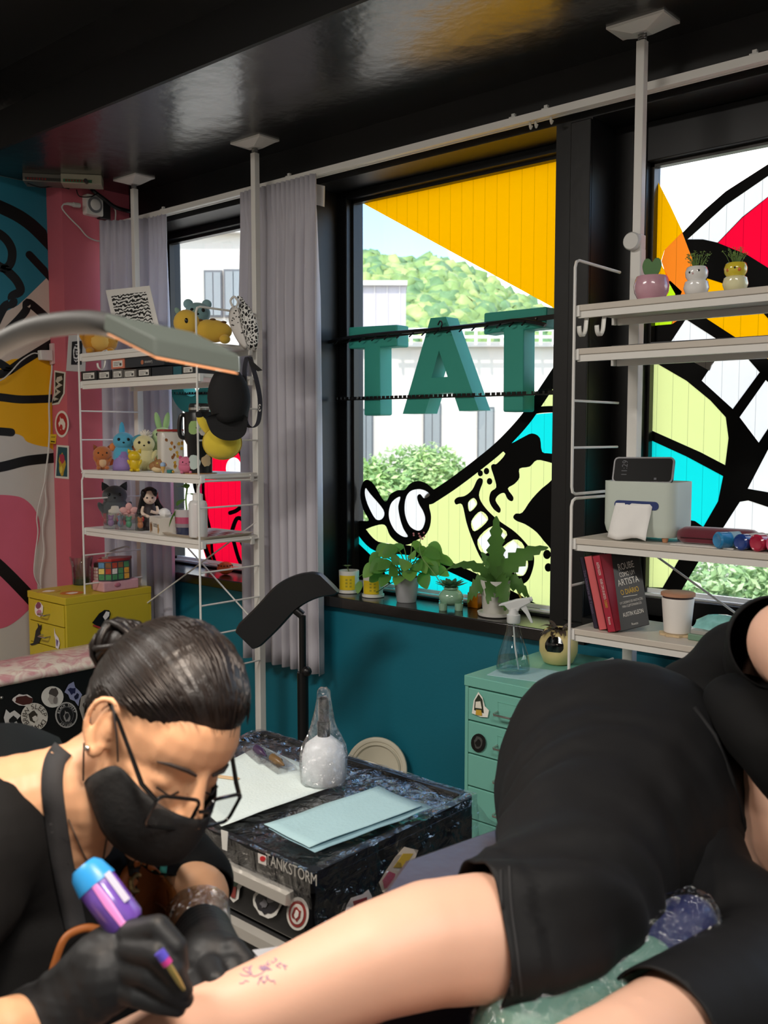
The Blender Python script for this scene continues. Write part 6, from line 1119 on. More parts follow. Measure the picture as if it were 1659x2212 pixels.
e = thing('cable_bundle', 'black cable bundle running from the driver box to the window head', 'cables', oh(200, 400, 2.44)); part('main_cable', MB().tube(catmull([oh(185, 390, 2.46), ox(195, 405, -3.9), ox(205, 415, -3.88), ox(225, 430, -3.87), ox(250, 448, -3.87), oy(285, 458, 2.62)], 5, False), .009, 8), cbm, e, world=True)
part('thin_cable', MB().tube(catmull([oh(60, 396, 2.455), ox(90, 405, -3.95), ox(120, 402, -3.93), ox(150, 408, -3.9)], 5, False), .003, 6), cbm, e, world=True); part('loop_cable', MB().tube(catmull([ox(165, 410, -3.88), ox(172, 424, -3.87), ox(195, 425, -3.87), ox(210, 418, -3.87)], 5, False), .0025, 6), cbm, e, world=True); part('red_wire', MB().tube(catmull([ox(218, 390, -3.86), ox(224, 402, -3.86), ox(224, 414, -3.86)], 5, False), .0015, 5), M('#a8302a', .5), e, world=True)
# wall adapter and its cords
e = thing('wall_adapter', 'white mains adapter with power strip on the mural wall', 'adapter', ox(100, 770, -4.05)); part('strip_body', MB().prism([ox(x, y, -4.05) for x, y in ((106, 742), (118, 742), (119, 785), (107, 788))], (.025, 0, 0)), M('#d3b9b6', .5), e, world=True, smooth=None, bevel=.003); part('adapter_body', MB().prism([ox(x, y, -4.05) for x, y in ((80, 757), (107, 757), (108, 780), (82, 778))], (.03, 0, 0)), M('#dcdad6', .4), e, world=True, smooth=None, bevel=.004)
part('cord', MB().tube(catmull([ox(x, y, -4.045) for x, y in ((112, 786), (112, 800), (108, 840), (106, 880), (107, 930), (104, 980), (97, 1040), (100, 1090), (92, 1140), (95, 1190), (88, 1240), (88, 1275))], 5, False), .0042, 6), wc, e, world=True); part('thin_cord', MB().tube(catmull([ox(x, y, -4.04) for x, y in ((82, 764), (70, 764), (45, 780), (22, 805), (0, 822), (-40, 830))], 5, False), .003, 6), wc, e, world=True); part('second_cord', MB().tube(catmull([ox(x, y, -4.042) for x, y in ((97, 1040), (80, 1110), (82, 1150), (76, 1200), (74, 1240), (86, 1268))], 5, False), .003, 6), wc, e, world=True)
# ------------------------------------------------------------------ gooseneck task lamp
e = thing('task_lamp', 'grey gooseneck task lamp with a flat lit head', 'lamp', cp(-60, 2212, .95)); gm = M('#4e4c4a', .55, var=.04)
neck = catmull([cp(-46, 800, .86), cp(-20, 757, .86), (cp(60, 715, .85)), cp(130, 700, .84), cp(200, 697, .83), cp(262, 708, .82)], 6, False)
part('gooseneck', MB().tube(neck, .0105, 14), gm, e, world=True, smooth=180); part('post', MB().tube([cp(-46, 800, .86), cp(-48, 1400, .86), cp(-48, 2500, .86)], .012, 10), gm, e, world=True)
A, B, D, E_ = cp(222, 716, .80), cp(335, 772, .80), cp(522, 808, .86), cp(345, 720, .93)
u1 = (B - A); v1 = (D - B); up_ = UP * (42 * .82 / F)
base = [A, B, D, A + v1]; top = [p + up_ for p in base]
ins = lambda q: sum(q, Vector()) / 4
part('lamp_head', MB().loft([base, [p + up_ * .15 for p in base], [p * .985 + ins(top) * .015 for p in top]]), M('#6f756d', .5, var=.03), e, world=True, smooth=None, bevel=.003)
cb_ = ins(base); part('diffuser', MB().prism([p * .94 + cb_ * .06 - up_ * .03 for p in base], -up_ * .04), M('#ffae78', .5, var=0, emit=.7), e, world=True, smooth=None)
ld = bpy.data.lights.new('task_lamp_light', 'AREA'); ld.shape = 'RECTANGLE'; ld.size = .1; ld.size_y = .07; ld.energy = 2.4; ld.color = (1, .82, .66); lo = bpy.data.objects.new('task_lamp_light', ld); COL.objects.link(lo)
nrm_ = (u1.cross(v1)).normalized(); nrm_ = nrm_ if nrm_.z < 0 else -nrm_
lo.location = cb_ - up_ * .3; lo.rotation_euler = nrm_.to_track_quat('-Z', 'Y').to_euler()
# ------------------------------------------------------------------ people: helpers
from mathutils.bvhtree import BVHTree
CR = Matrix((RT, UP, -FW)).transposed()                 # camera-aligned axes
def nd(n): return (cp(n[0], n[1], n[2]), n[3]) if not isinstance(n[0], Vector) else n
def capsules(m, chain, seg=14, dens=.45):
    c = [nd(n) for n in chain]
    for (a, ra), (b, rb) in zip(c, c[1:]):
        k = max(2, int((b - a).length / (min(ra, rb) * dens)) + 1)
        for i in range(k): t = i / k; m.ball(a.lerp(b, t), ra + (rb - ra) * t, seg)
    m.ball(c[-1][0], c[-1][1], seg); return m
def fuse(m, voxel, smooth=6, fac=.5):
    """one continuous surface from overlapping volumes"""
    me = bpy.data.meshes.new('fuse'); me.from_pydata([tuple(p) for p in m.v], [], m.f); o = bpy.data.objects.new('fuse', me); COL.objects.link(o)
    r = o.modifiers.new('r', 'REMESH'); r.mode = 'VOXEL'; r.voxel_size = voxel; s = o.modifiers.new('s', 'SMOOTH'); s.factor = fac; s.iterations = smooth
    dg = bpy.context.evaluated_depsgraph_get(); out = bpy.data.meshes.new_from_object(o.evaluated_get(dg)); bpy.data.objects.remove(o); bpy.data.meshes.remove(me)
    for p in out.polygons: p.use_smooth = True
    return out
def folds(me, fn):
    for v, n in [(v, v.normal.copy()) for v in me.vertices]: v.co = v.co + n * fn(v.co)
    me.update(); return me
def cut(me, co, no, rad=.13):
    """open a hem: remove what lies beyond a plane, near one place only"""
    b = bmesh.new(); b.from_mesh(me); fs = [f for f in b.faces if (f.calc_center_median() - co).length < rad]; g = set(fs)
    for f in fs: g.update(f.verts); g.update(f.edges)
    bmesh.ops.bisect_plane(b, geom=list(g), plane_co=co, plane_no=no); rr = rad * 1.02
    bmesh.ops.delete(b, geom=[f for f in b.faces if (f.calc_center_median() - co).length < rr and (f.calc_center_median() - co).dot(no) > 1e-5], context='FACES'); b.to_mesh(me); b.free(); return me
def place(name, me, mat, parent, label=None):
    me.transform(wloc(parent).inverted()); me.materials.append(mat); me.name = name; o = bpy.data.objects.new(name, me); COL.objects.link(o); o.parent = parent
    if label: o['label'] = label
    return o
def tree_of(*ms):
    v, f = [], []
    for me in ms:
        o = len(v); v += [x.co.copy() for x in me.vertices]; f += [tuple(i + o for i in p.vertices) for p in me.polygons]
    return BVHTree.FromPolygons(v, f)
def hit(t, x, y, off=.003, fb=1.0):
    d = ray(x, y).normalized(); h = t.ray_cast(C0, d)
    return (h[0] - d * off) if h[0] is not None else cp(x, y, fb)
def patch(t, outline, off, fb, th=.003, n=4, smooth=True):
    """cloth or leather laid on a surface: outline in the picture, dropped on the mesh under it"""
    q = catmull([(x, y, 0) for x, y in outline], n) if smooth else [Vector((x, y, 0)) for x, y in outline]; c = sum(q, Vector()) / len(q); m = MB(); rings = []
    for f in (1, .8, .6, .4, .2, .03): rings.append([hit(t, *(c + (a - c) * f).xy, off, fb) for a in q])
    m.loft([[p + FW * th for p in rings[0]]] + rings, cap=True); return m
def band(t, line, w, off, fb, n=5, th=.002):
    P = catmull([(x, y, 0) for x, y in line], n, False); rings = []
    for i, p in enumerate(P):
        d = (P[min(i + 1, len(P) - 1)] - P[max(i - 1, 0)]).normalized(); q = Vector((-d.y, d.x, 0)) * w / 2
        a, b = hit(t, *(p + q).xy, off, fb), hit(t, *(p - q).xy, off, fb); c = hit(t, *p.xy, off, fb) ; rings.append([a, c, b, b + FW * th, c + FW * th, a + FW * th])
    return MB().loft(rings)
def hf(p, k, a): return abs(noise.noise(p * k)) * a
skinA = M('#d6a27c', .48, var=.05, vs=20, sss=.12, bump=.02, bs=250); skinC = M('#dcae96', .5, var=.05, vs=16, sss=.12, bump=.02, bs=250)
cloth = M('#0b0b0c', .8, var=.1, vs=20, bump=.05, bs=350, spec=.3); clothp = M('#0e0e10', .7, var=.08, vs=20, bump=.04, bs=300, spec=.35)
# ------------------------------------------------------------------ treatment bed
BZ = .665
P1, P2 = oh(480, 2090, BZ), oh(1120, 1862, BZ); bx_ = (P2 - P1); bx_.z = 0; bx_.normalize(); by_ = Vector((bx_.y, -bx_.x, 0))
if by_.dot(C0 - P1) < 0: by_ = -by_
bo = Vector((P1.x, P1.y, 0)) - bx_ * .25
e = thing('treatment_bed', 'padded treatment bed with navy cover under the reclining person', 'bed', bo + bx_ * .95 + by_ * .33)
def bp(u, v, z): return bo + bx_ * u + by_ * v + Vector((0, 0, z))
nav = M('#1d2444', .5, var=.12, vs=8, bump=.05, bs=60)
part('mattress', MB().prism([bp(u, v, BZ - .09) for u, v in rrect(0, 1.9, .02, .62, .05)], (0, 0, .09)), nav, e, world=True, smooth=40, bevel=.012)
part('bed_frame', MB().prism([bp(u, v, BZ - .13) for u, v in rrect(.04, 1.86, .05, .59, .04)], (0, 0, .04)), bk, e, world=True, smooth=40)
for u in (.15, 1.75):
    for v in (.1, .54): part('leg', MB().tube([bp(u, v, 0), bp(u, v, BZ - .13)], .02, 10), bk, e, world=True)
K = cp(872, 1857, 1.25); kz = K.z
e = thing('leg_cushion', 'mauve vinyl leg cushion wrapped in plastic under the bare leg', 'cushion', (K.x, K.y, BZ)); kd = (cp(1075, 1858, 1.36) - K); kd.z = 0; kd = kd.normalized(); kn = cp(690, 2075, .98) - K; kn.z = 0
m = MB(); cpts = [K, K + kd * .5, K + kd * .5 + kn, K + kn]
m.loft([[Vector((q.x, q.y, BZ + .002)) for q in cpts], [Vector((q.x, q.y, kz - .012)) for q in cpts], [q * .985 + (sum(cpts, Vector()) / 4) * .015 for q in [Vector((q.x, q.y, kz)) for q in cpts]]])
part('cushion', m, M('#41363a', .32, var=.1, coat=.2, bump=.2, bs=14), e, world=True, smooth=None, bevel=.006)
e = thing('stencil_paper', 'folded white stencil paper lying beside the bare leg', 'paper', cp(590, 2060, 1.1)); part('sheet', MB().prism([cp(545, 2052, 1.12), cp(660, 2036, 1.16), cp(655, 2090, 1.08), cp(585, 2100, 1.06)], UP * -.001), M('#d9dde4', .7), e, world=True, smooth=None); part('lower_sheet', MB().prism([cp(540, 2066, 1.11), cp(640, 2060, 1.12), cp(620, 2110, 1.06), cp(575, 2110, 1.06)], UP * -.001), M('#c9cdd4', .7), e, world=True, smooth=None)
# pillow between the legs
e = thing('knee_pillow', 'navy and green pillow in clear plastic between the knees', 'pillow', cp(1300, 2150, 1.05)); m = capsules(MB(), [(1490, 1995, 1.08, .034), (1445, 2035, 1.07, .042), (1390, 2085, 1.05, .042)]); nav_me = fuse(m, .01, 5)
m = capsules(MB(), [(1395, 2085, 1.035, .036), (1320, 2135, 1.02, .042), (1230, 2205, .98, .058), (1150, 2265, .95, .066)]); gr_me = fuse(m, .01, 5)
m = capsules(MB(), [(1492, 1990, 1.08, .038), (1445, 2034, 1.07, .046), (1390, 2085, 1.04, .046), (1320, 2135, 1.02, .046), (1230, 2205, .98, .062), (1150, 2265, .95, .07)]); pl_me = folds(fuse(m, .008, 3), lambda p: .006 * noise.noise(p * 40) + .004 * noise.noise(p * 90))
place('pillow_cover', nav_me, M('#28305c', .6, var=.1), e); place('pillow_band', gr_me, M('#6d9486', .6, var=.1), e); place('plastic_wrap', pl_me, clear('pillow_film', (.96, .97, .98, 1), .1, .07, 1.0, 45), e)
# ------------------------------------------------------------------ reclining client
cl = thing('person', 'person in black shorts and T-shirt lying on their side, one leg bare', 'person', cp(1350, 1900, 1.4))
m = MB()
capsules(m, [(1205, 1990, 1.03, .056), (1120, 2018, .995, .0625), (1035, 2025, .985, .0645), (930, 2036, .97, .062), (816, 2072, .95, .056), (641, 2150, .93, .049), (480, 2216, .92, .0445), (350, 2262, .91, .04), (250, 2300, .91, .036), (170, 2330, .9, .036)], 16)
capsules(m, [(175, 2330, .9, .036), (120, 2370, .86, .034), (60, 2420, .8, .026)], 14)
capsules(m, [(1205, 1990, 1.03, .056), (1285, 1850, 1.2, .085), (1370, 1720, 1.4, .12), (1520, 1690, 1.45, .12), (1700, 1560, 1.52, .12)], 14)
capsules(m, [(1440, 1760, 1.42, .1), (1530, 1960, 1.25, .06), (1680, 2120, 1.12, .065), (1500, 2200, .98, .06), (1350, 2290, .9, .0545), (1200, 2360, .86, .05), (950, 2460, .82, .042), (700, 2560, .8, .035)], 14)
capsules(m, [(1700, 1560, 1.5, .1), (1720, 1420, 1.36, .06), (1708, 1388, 1.25, .057), (1800, 1500, 1.1, .045), (1900, 1650, 1.0, .038)], 14)
m.ball(cp(1752, 1790, 1.33), (.118, .13, .12), 18, CR); capsules(m, [(1752, 1790, 1.36, .1), (1700, 1650, 1.45, .12)], 14)
capsules(m, [(1700, 1560, 1.52, .12), (1900, 1420, 1.6, .07), (1980, 1380, 1.62, .06)], 14); m.ball(cp(2090, 1330, 1.64), (.085, .1, .1), 18, CR); m.ball(cp(2060, 1400, 1.56), (.03, .03, .03), 12)
body = fuse(m, .0075, 8); legT = tree_of(body); place('body', body, skinC, cl)
# trousers / shorts
m = MB(); m.ball(cp(1345, 1708, 1.44), (.197, .2, .18), 24, CR); m.ball(cp(1230, 1630, 1.46), (.1, .13, .12), 18, CR); m.ball(cp(1440, 1745, 1.4), (.116, .17, .14), 20, CR)
capsules(m, [(1340, 1735, 1.4, .183), (1290, 1822, 1.24, .128), (1240, 1922, 1.1, .099), (1185, 1982, 1.03, .086), (1120, 2018, 1.0, .0745), (1030, 2025, .985, .072), (960, 2032, .975, .072)], 18)
m.ball(cp(1490, 1820, 1.32), (.07, .1, .08), 16, CR)
m2 = capsules(MB(), [(1420, 1800, 1.35, .115), (1500, 1950, 1.24, .09), (1690, 2110, 1.12, .095), (1560, 2190, 1.0, .077), (1450, 2222, .95, .067), (1370, 2268, .915, .063), (1300, 2310, .89, .062)], 16)
pants = fuse(m, .0085, 6)
kd_ = (cp(960, 2032, .975) - cp(1120, 2018, 1.0)).normalized(); cut(pants, cp(1036, 2022, .985), kd_, .15); k2 = (cp(1350, 2290, .9) - cp(1480, 2210, .97)).normalized(); lower = fuse(m2, .0085, 6); cut(lower, cp(1425, 2236, .94), k2, .2)
thA, thB = cp(1345, 1700, 1.4), cp(1150, 2015, 1.0); thd = (thB - thA).normalized()
cf = cp(1036, 2022, .985)
def pf(p):
    s = (p - thA).dot(thd); w = noise.noise(p * 5)
    r = .006 * math.sin(80 * s + 7 * w + 14 * (p - thA).dot(RT)) * max(0, min(1, s * 4)) * (.4 + .6 * abs(noise.noise(p * 3.3 + Vector((3, 0, 0)))))
    d = (p - cf).dot(-kd_)
    if d < .16: r += (.006 * noise.noise(Vector((p.dot(UP) * 26, d * 8, 1))) + .004 * math.sin(p.dot(UP) * 90 + d * 20)) * (1 - abs(d - .05) / .16)
    if d < .035: r += .004
    return r + .003 * noise.noise(p * 11)
folds(pants, pf); pT = tree_of(pants); folds(lower, lambda p: .003 * math.sin(70 * p.dot(UP) + 30 * p.dot(RT) + 5 * noise.noise(p * 6)) * abs(noise.noise(p * 4)) + .002 * noise.noise(p * 12)); pl2 = place('shorts_leg', lower, clothp, cl); pl2.modifiers.new('t', 'SOLIDIFY').thickness = .003; po = place('shorts', pants, clothp, cl); po.modifiers.new('t', 'SOLIDIFY').thickness = .003
seam = MB().tube([hit(pT, x, y, .0015, 1.2) for x, y in ((1500, 1528), (1545, 1590), (1580, 1680), (1605, 1770), (1612, 1840), (1600, 1890))], .004, 6); part('waistband', seam, clothp, cl, world=True, smooth=180)
tex = MB()
for pts in ([(1082, 1880), (1085, 1960), (1098, 2060), (1106, 2150)], [(1100, 1872), (1105, 1960), (1118, 2060), (1126, 2150)]): tex.tube([hit(pT, x, y, .0006, 1) for x, y in catmull([(a, b, 0) for a, b in pts], 5, False) for x, y in ((x, y),)] if False else [hit(pT, q.x, q.y, .0006, 1) for q in catmull([(a, b, 0) for a, b in pts], 5, False)], .0016, 5)
part('cuff_stitching', tex, M('#232325', .8), cl, world=True, smooth=180)
# T-shirt
m = MB(); m.ball(cp(1560, 1580, 1.5), (.135, .13, .13), 20, CR); m.ball(cp(1655, 1545, 1.53), (.15, .163, .15), 22, CR); m.ball(cp(1780, 1520, 1.55), (.16, .175, .15), 22, CR); capsules(m, [(1600, 1590, 1.5, .12), (1780, 1640, 1.48, .11)], 16)
slv = capsules(MB(), [(1700, 1480, 1.47, .1), (1660, 1392, 1.38, .063), (1668, 1386, 1.33, .065), (1690, 1388, 1.24, .064), (1700, 1388, 1.2, .064)], 16)
capsules(m, [(1600, 1530, 1.36, .055), (1640, 1560, 1.31, .06), (1700, 1615, 1.26, .065), (1790, 1700, 1.24, .07)], 16); shirt = fuse(m, .0085, 16); sdir = (cp(1700, 1388, 1.2) - cp(1665, 1386, 1.33)).normalized(); slm = fuse(slv, .008, 5); cut(slm, cp(1676, 1386, 1.285), sdir, .25); folds(slm, lambda p: .003 * noise.noise(p * 14)); sv = place('sleeve', slm, cloth, cl); sv.modifiers.new('t', 'SOLIDIFY').thickness = .003
folds(shirt, lambda p: .004 * math.sin(60 * p.dot(UP) + 25 * p.dot(RT) + 6 * noise.noise(p * 5)) * abs(noise.noise(p * 4)) + .003 * noise.noise(p * 12)); so_ = place('t_shirt', shirt, cloth, cl); so_.modifiers.new('t', 'SOLIDIFY').thickness = .003
hair_me = fuse(MB().ball(cp(2095, 1310, 1.66), (.095, .1, .1), 18, CR).ball(cp(2130, 1360, 1.7), (.08, .1, .09), 16, CR), .012, 4); place('hair', hair_me, M('#2a211d', .5), cl)
# stencil lines on the calf
m = MB(); random.seed(12)
for k in range(16):
    x, y = random.uniform(535, 625), 0; y = 2092 - (x - 535) * .42 + random.uniform(2, 34); pts = [(x, y)]
    for _ in range(4): pts.append((pts[-1][0] + random.uniform(-12, 12), pts[-1][1] + random.uniform(-9, 9)))
    m.tube([hit(legT, q.x, q.y, .0003, .93) for q in catmull([(a, b, 0) for a, b in pts], 4, False)], .0006, 4)
part('stencil_lines', m, M('#9c7f9c', .7), cl, world=True, smooth=180, label='purple stencil lines on the skin')
# ------------------------------------------------------------------ tattoo artist
ar = thing('person', 'seated tattoo artist with hair bun, glasses, black mask and gloves', 'person', cp(0, 2450, 1.1))
def cv(x, y, w): return RT * x + UP * y - FW * w
hF, hU = cv(.6, -.52, .6).normalized(), cv(.53, .82, .18); hU = (hU - hF * hU.dot(hF)).normalized(); hS = hF.cross(hU).normalized()
if hS.dot(C0 - cp(345, 1572, 1.08)) < 0: hS = -hS
HC = cp(342, 1572, 1.08); HR = Matrix((hS, hF, hU)).transposed()
def h(s, f, u): return HC + hS * s + hF * f + hU * u
m = MB()
m.ball(h(0, -.004, .022), (.0735, .094, .098), 26, HR); m.ball(h(0, .03, -.03), (.062, .066, .075), 20, HR); m.ball(h(0, .045, -.07), (.05, .05, .05), 18, HR); m.ball(h(0, .07, -.1), (.026, .024, .024), 14, HR)
m.ball(h(0, .052, .026), (.058, .042, .056), 18, HR)
for k in (-1, 1):
    m.ball(h(k * .036, .058, -.036), (.024, .024, .026), 14, HR); m.ball(h(k * .031, .073, -.008), (.0145, .0135, .0125), 12, HR)
    ear = [(-.008, .02), (-.004, .031), (-.014, .033), (-.026, .024), (-.029, .006), (-.024, -.012), (-.014, -.024), (-.006, -.03), (.0, -.026), (.0, -.016)]
    cc = catmull([(a, b, 0) for a, b in ear], 4, False)
    for i, q in enumerate(cc): m.ball(h(k * (.074 + .014 * (-q.x / .03)), .012 + q.x, q.y - .002), .0042 if i < len(cc) * .7 else .0055, 8)
    m.ball(h(k * .074, .0, -.001), (.006, .016, .026), 12, HR)
capsules(m, [(h(0, .088, .012), .009), (h(0, .1, -.01), .0095), (h(0, .114, -.034), .0125)], 12); 
for k in (-1, 1): m.ball(h(k * .011, .104, -.038), .0085, 10)
m.ball(h(0, .088, -.07), (.022, .014, .012), 12, HR)
# neck, upper back, forearms
capsules(m, [(h(0, -.025, -.06), .05), (190, 1705, 1.095, 0.0583), (150, 1745, 1.110, 0.0660), (70, 1830, 1.130, 0.0880), (40, 1960, 1.190, 0.1210), (10, 2200, 1.210, 0.1430), (0, 2420, 1.230, 0.1540)], 18)
capsules(m, [(172, 1690, 1.09, .048), (90, 1715, 1.08, .05), (0, 1742, 1.06, .054), (-90, 1790, 1.03, .055), (-150, 1990, .93, .045), (-190, 2270, .82, .038), (-80, 2275, .81, .0385), (0, 2252, .83, .036), (70, 2218, .86, .031), (120, 2185, .87, .026)], 16)
capsules(m, [(150, 1780, 1.17, .06), (290, 1850, 1.26, .05), (380, 1885, 1.25, .043), (428, 1935, 1.2, .0395), (428, 1980, 1.17, .036), (436, 2030, 1.12, .032), (452, 2075, 1.03, .024)], 16)
abody = fuse(m, .0032, 5, .45); aT = tree_of(abody); place('body', abody, skinA, ar)
# T-shirt
m = MB()
capsules(m, [(-30, 1812, 1.050, 0.0785), (-80, 1900, 1.010, 0.0719), (-145, 2030, .92, .058), (-170, 2110, .88, .055)], 18)
capsules(m, [(-30, 1815, 1.060, 0.0807), (55, 1858, 1.100, 0.0763), (130, 1905, 1.130, 0.0730), (200, 1905, 1.160, 0.0676), (290, 1850, 1.250, 0.0698), (360, 1868, 1.255, 0.0643), (412, 1905, 1.240, 0.0567)], 18)
capsules(m, [(60, 1960, 1.190, 0.1635), (50, 2100, 1.190, 0.1799), (20, 2300, 1.200, 0.1853), (0, 2430, 1.220, 0.1853)], 20); capsules(m, [(200, 1950, 1.200, 0.0981), (290, 1960, 1.230, 0.0981), (250, 2080, 1.230, 0.1199), (170, 2250, 1.230, 0.1308)], 18)
ash = fuse(m, .006, 6); sl_ = (cp(436, 2030, 1.14) - cp(380, 1870, 1.23)); cut(ash, cp(418, 1925, 1.215), sl_.normalized(), .1)
folds(ash, lambda p: .004 * math.sin(40 * p.dot(UP) + 55 * p.dot(RT) + 6 * noise.noise(p * 6)) * abs(noise.noise(p * 5)) + .003 * noise.noise(p * 14)); sT = tree_of(ash); o = place('t_shirt', ash, cloth, ar); o.modifiers.new('t', 'SOLIDIFY').thickness = .0025
both = tree_of(abody, ash) if False else None
# trousers and shoes (below the frame)
hp0 = cp(0, 2430, 1.12); hp0.z = .58; m = MB(); fwd_ = (RT * .75 - Vector((FW.x, FW.y, 0)) * .1).normalized(); side_ = Vector((fwd_.y, -fwd_.x, 0)); m.ball(hp0, (.17, .17, .13), 18)
for k in (-1, 1):
    a = hp0 + side_ * k * .1; kn_ = a + fwd_ * .36 + side_ * k * .09 + Vector((0, 0, -.06)); ft = kn_ + fwd_ * (-.06) + Vector((0, 0, .09 - kn_.z)); capsules(m, [(a, .085), (kn_, .06), (kn_.lerp(ft, .5), .052), (ft, .042)], 14)
    part('shoe', MB().ball(ft + fwd_ * .06 + Vector((0, 0, -.045)), (.045, .12, .044), 16, Matrix((side_, fwd_, Vector((0, 0, 1)))).transposed()), M('#1a1a1a', .5), ar, world=True, smooth=180)
place('trousers', fuse(m, .012, 5), M('#1b1c20', .8), ar)
# hair: cap with strands gathered to a bun
def hairline(f): 
    pts = [(-.12, -.07), (-.07, -.06), (-.05, -.03), (-.03, .012), (-.005, .03), (.02, .034), (.045, .042), (.06, .054), (.075, .064), (.12, .07)]
    for (a, b), (c, d) in zip(pts, pts[1:]):
        if a <= f <= c: return b + (d - b) * (f - a) / (c - a)
    return .07
rad = Vector((.0805, .1015, .106)); hc = Vector((0, -.004, .024)); hb = bmesh.new(); bmesh.ops.create_uvsphere(hb, u_segments=110, v_segments=80, radius=1)
for v in hb.verts: v.co = Vector((v.co.x * rad.x, v.co.y * rad.y, v.co.z * rad.z)) + hc
bmesh.ops.delete(hb, geom=[f for f in hb.faces if f.calc_center_median().z < hairline(f.calc_center_median().y) - .004], context='FACES')
for v in hb.verts:
    e_ = max(0, v.co.z - hairline(v.co.y)); k = min(1, e_ / .03); v.co = hc + (v.co - hc) * (.9 + .1 * k ** .6) ; v.co = v.co + v.co.normalized() * .0015 * noise.noise(Vector((v.co.x * 30, v.co.y * 220, 1)))
me = bpy.data.meshes.new('hair'); hb.to_mesh(me); hb.free(); me.transform(Matrix.Translation(HC) @ HR.to_4x4())
for p in me.polygons: p.use_smooth = True
hmat = M('#140f0e', .42, var=.35, vs=50, bump=.12, bs=400); ho = place('hair', me, hmat, ar); ho.modifiers.new('t', 'SOLIDIFY').thickness = .004
random.seed(31); m = MB(); bun = Vector((.005, -.104, .022))
for k in range(420):
    a = random.uniform(-PI, PI); f0 = .1 * math.cos(a); s0 = .08 * math.sin(a); d0 = Vector((s0, f0 - .004, hairline(f0) + random.uniform(-.003, .014))) - hc
    def surf(d, lift): 
        q = Vector((d.x / rad.x, d.y / rad.y, d.z / rad.z)).normalized(); return hc + Vector((q.x * rad.x, q.y * rad.y, q.z * rad.z)) * lift
    d1 = bun - hc; st = random.uniform(0, .1); pts = []
    for i in range(9):
        t = st + (1 - st) * i / 8; d = d0.normalized().slerp(d1.normalized(), t, d0.normalized()) if d0.normalized().dot(d1.normalized()) > -.98 else d0.normalized().lerp(d1.normalized(), t)
        pts.append(surf(Vector((d.x, d.y, d.z)), 1.004 + .006 * math.sin(PI * t) * random.uniform(.2, 1.2)))
    m.tube([HC + HR @ p for p in pts], [.0003] + [random.uniform(.0007, .0013)] * 7 + [.0004], 4)
so2 = part('hair_strands', m, M('#1d1613', .36, var=.4, vs=60), ho, world=True, smooth=180); so2['kind'] = 'stuff'
m = MB()
for k in range(34):
    ax_ = Vector((random.gauss(0, 1), random.gauss(0, 1), random.gauss(0, 1))).normalized(); u_ = ax_.orthogonal().normalized(); w_ = ax_.cross(u_); r_ = random.uniform(.016, .033); c_b = bun + Vector((0, -.012, .006)) + ax_ * random.uniform(-.012, .012); a0 = random.uniform(0, 6)
    m.tube([HC + HR @ (c_b + (u_ * math.cos(a0 + t * .42) + w_ * math.sin(a0 + t * .42)) * r_) for t in range(12)], [.001] + [.0042] * 10 + [.001], 6)
m.ball(HC + HR @ (bun + Vector((0, -.01, .006))), .026, 14)
part('hair_bun', m, hmat, ho, world=True, smooth=180)
# brows, closed eyelids, earring
for k in (-1, 1):
    part('eyebrow', MB().tube([h(k * .012, .094, .013), h(k * .026, .092, .018), h(k * .042, .08, .016), h(k * .05, .07, .011)], [.0018, .0026, .0022, .0008], 6), M('#241a16', .7), ar, world=True); part('eyelashes', MB().tube([h(k * .018, .0905, -.012), h(k * .03, .093, -.0155), h(k * .044, .083, -.012)], .0012, 5), M('#15100e', .6), ar, world=True)
part('earring', MB().ball(h(.084, .006, -.027), .0035, 10), M('#d8d4cc', .15, metal=1), ar, world=True)
# face mask
rows = [[(.066, .04, -.015), (.056, .077, -.022), (.028, .108, -.026), (0, .128, -.02)], [(.071, .028, -.035), (.061, .08, -.05), (.032, .116, -.055), (0, .137, -.056)], [(.069, .015, -.058), (.059, .076, -.08), (.031, .111, -.086), (0, .129, -.09)], [(.058, .002, -.08), (.05, .058, -.097), (.027, .09, -.105), (0, .102, -.109)], [(.036, -.002, -.1), (.033, .036, -.115), (.017, .062, -.121), (0, .07, -.124)]]
m = MB(); m.loft([[h(*p) for p in r] + [h(-p[0], p[1], p[2]) for p in r[-2::-1]] for r in rows], cap=False, closed=False); o = part('face_mask', m, M('#0d0d0e', .75, var=.1, bump=.12, bs=120), ar, world=True, smooth=180, fix=False)
o.modifiers.new('s', 'SUBSURF').levels = 2; o.modifiers['s'].render_levels = 2; o.modifiers.new('t', 'SOLIDIFY').thickness = .0015
part('mask_loop', MB().tube(catmull([h(.067, .038, -.017), h(.077, .03, .005), h(.082, .014, .022), h(.08, -.006, .03)], 5, False), .0011, 5).tube(catmull([h(.066, .008, -.07), h(.078, .004, -.045), h(.083, -.004, -.028)], 5, False), .0011, 5), M('#1b1a1c', .7), o, world=True) if False else part('mask_loop', MB().tube(catmull([h(.067, .038, -.017), h(.077, .03, .005), h(.082, .014, .022), h(.08, -.006, .03)], 5, False), .0011, 5).tube(catmull([h(.066, .008, -.07), h(.078, .004, -.045), h(.083, -.004, -.028)], 5, False), .0011, 5), M('#1b1a1c', .7), ar, world=True)
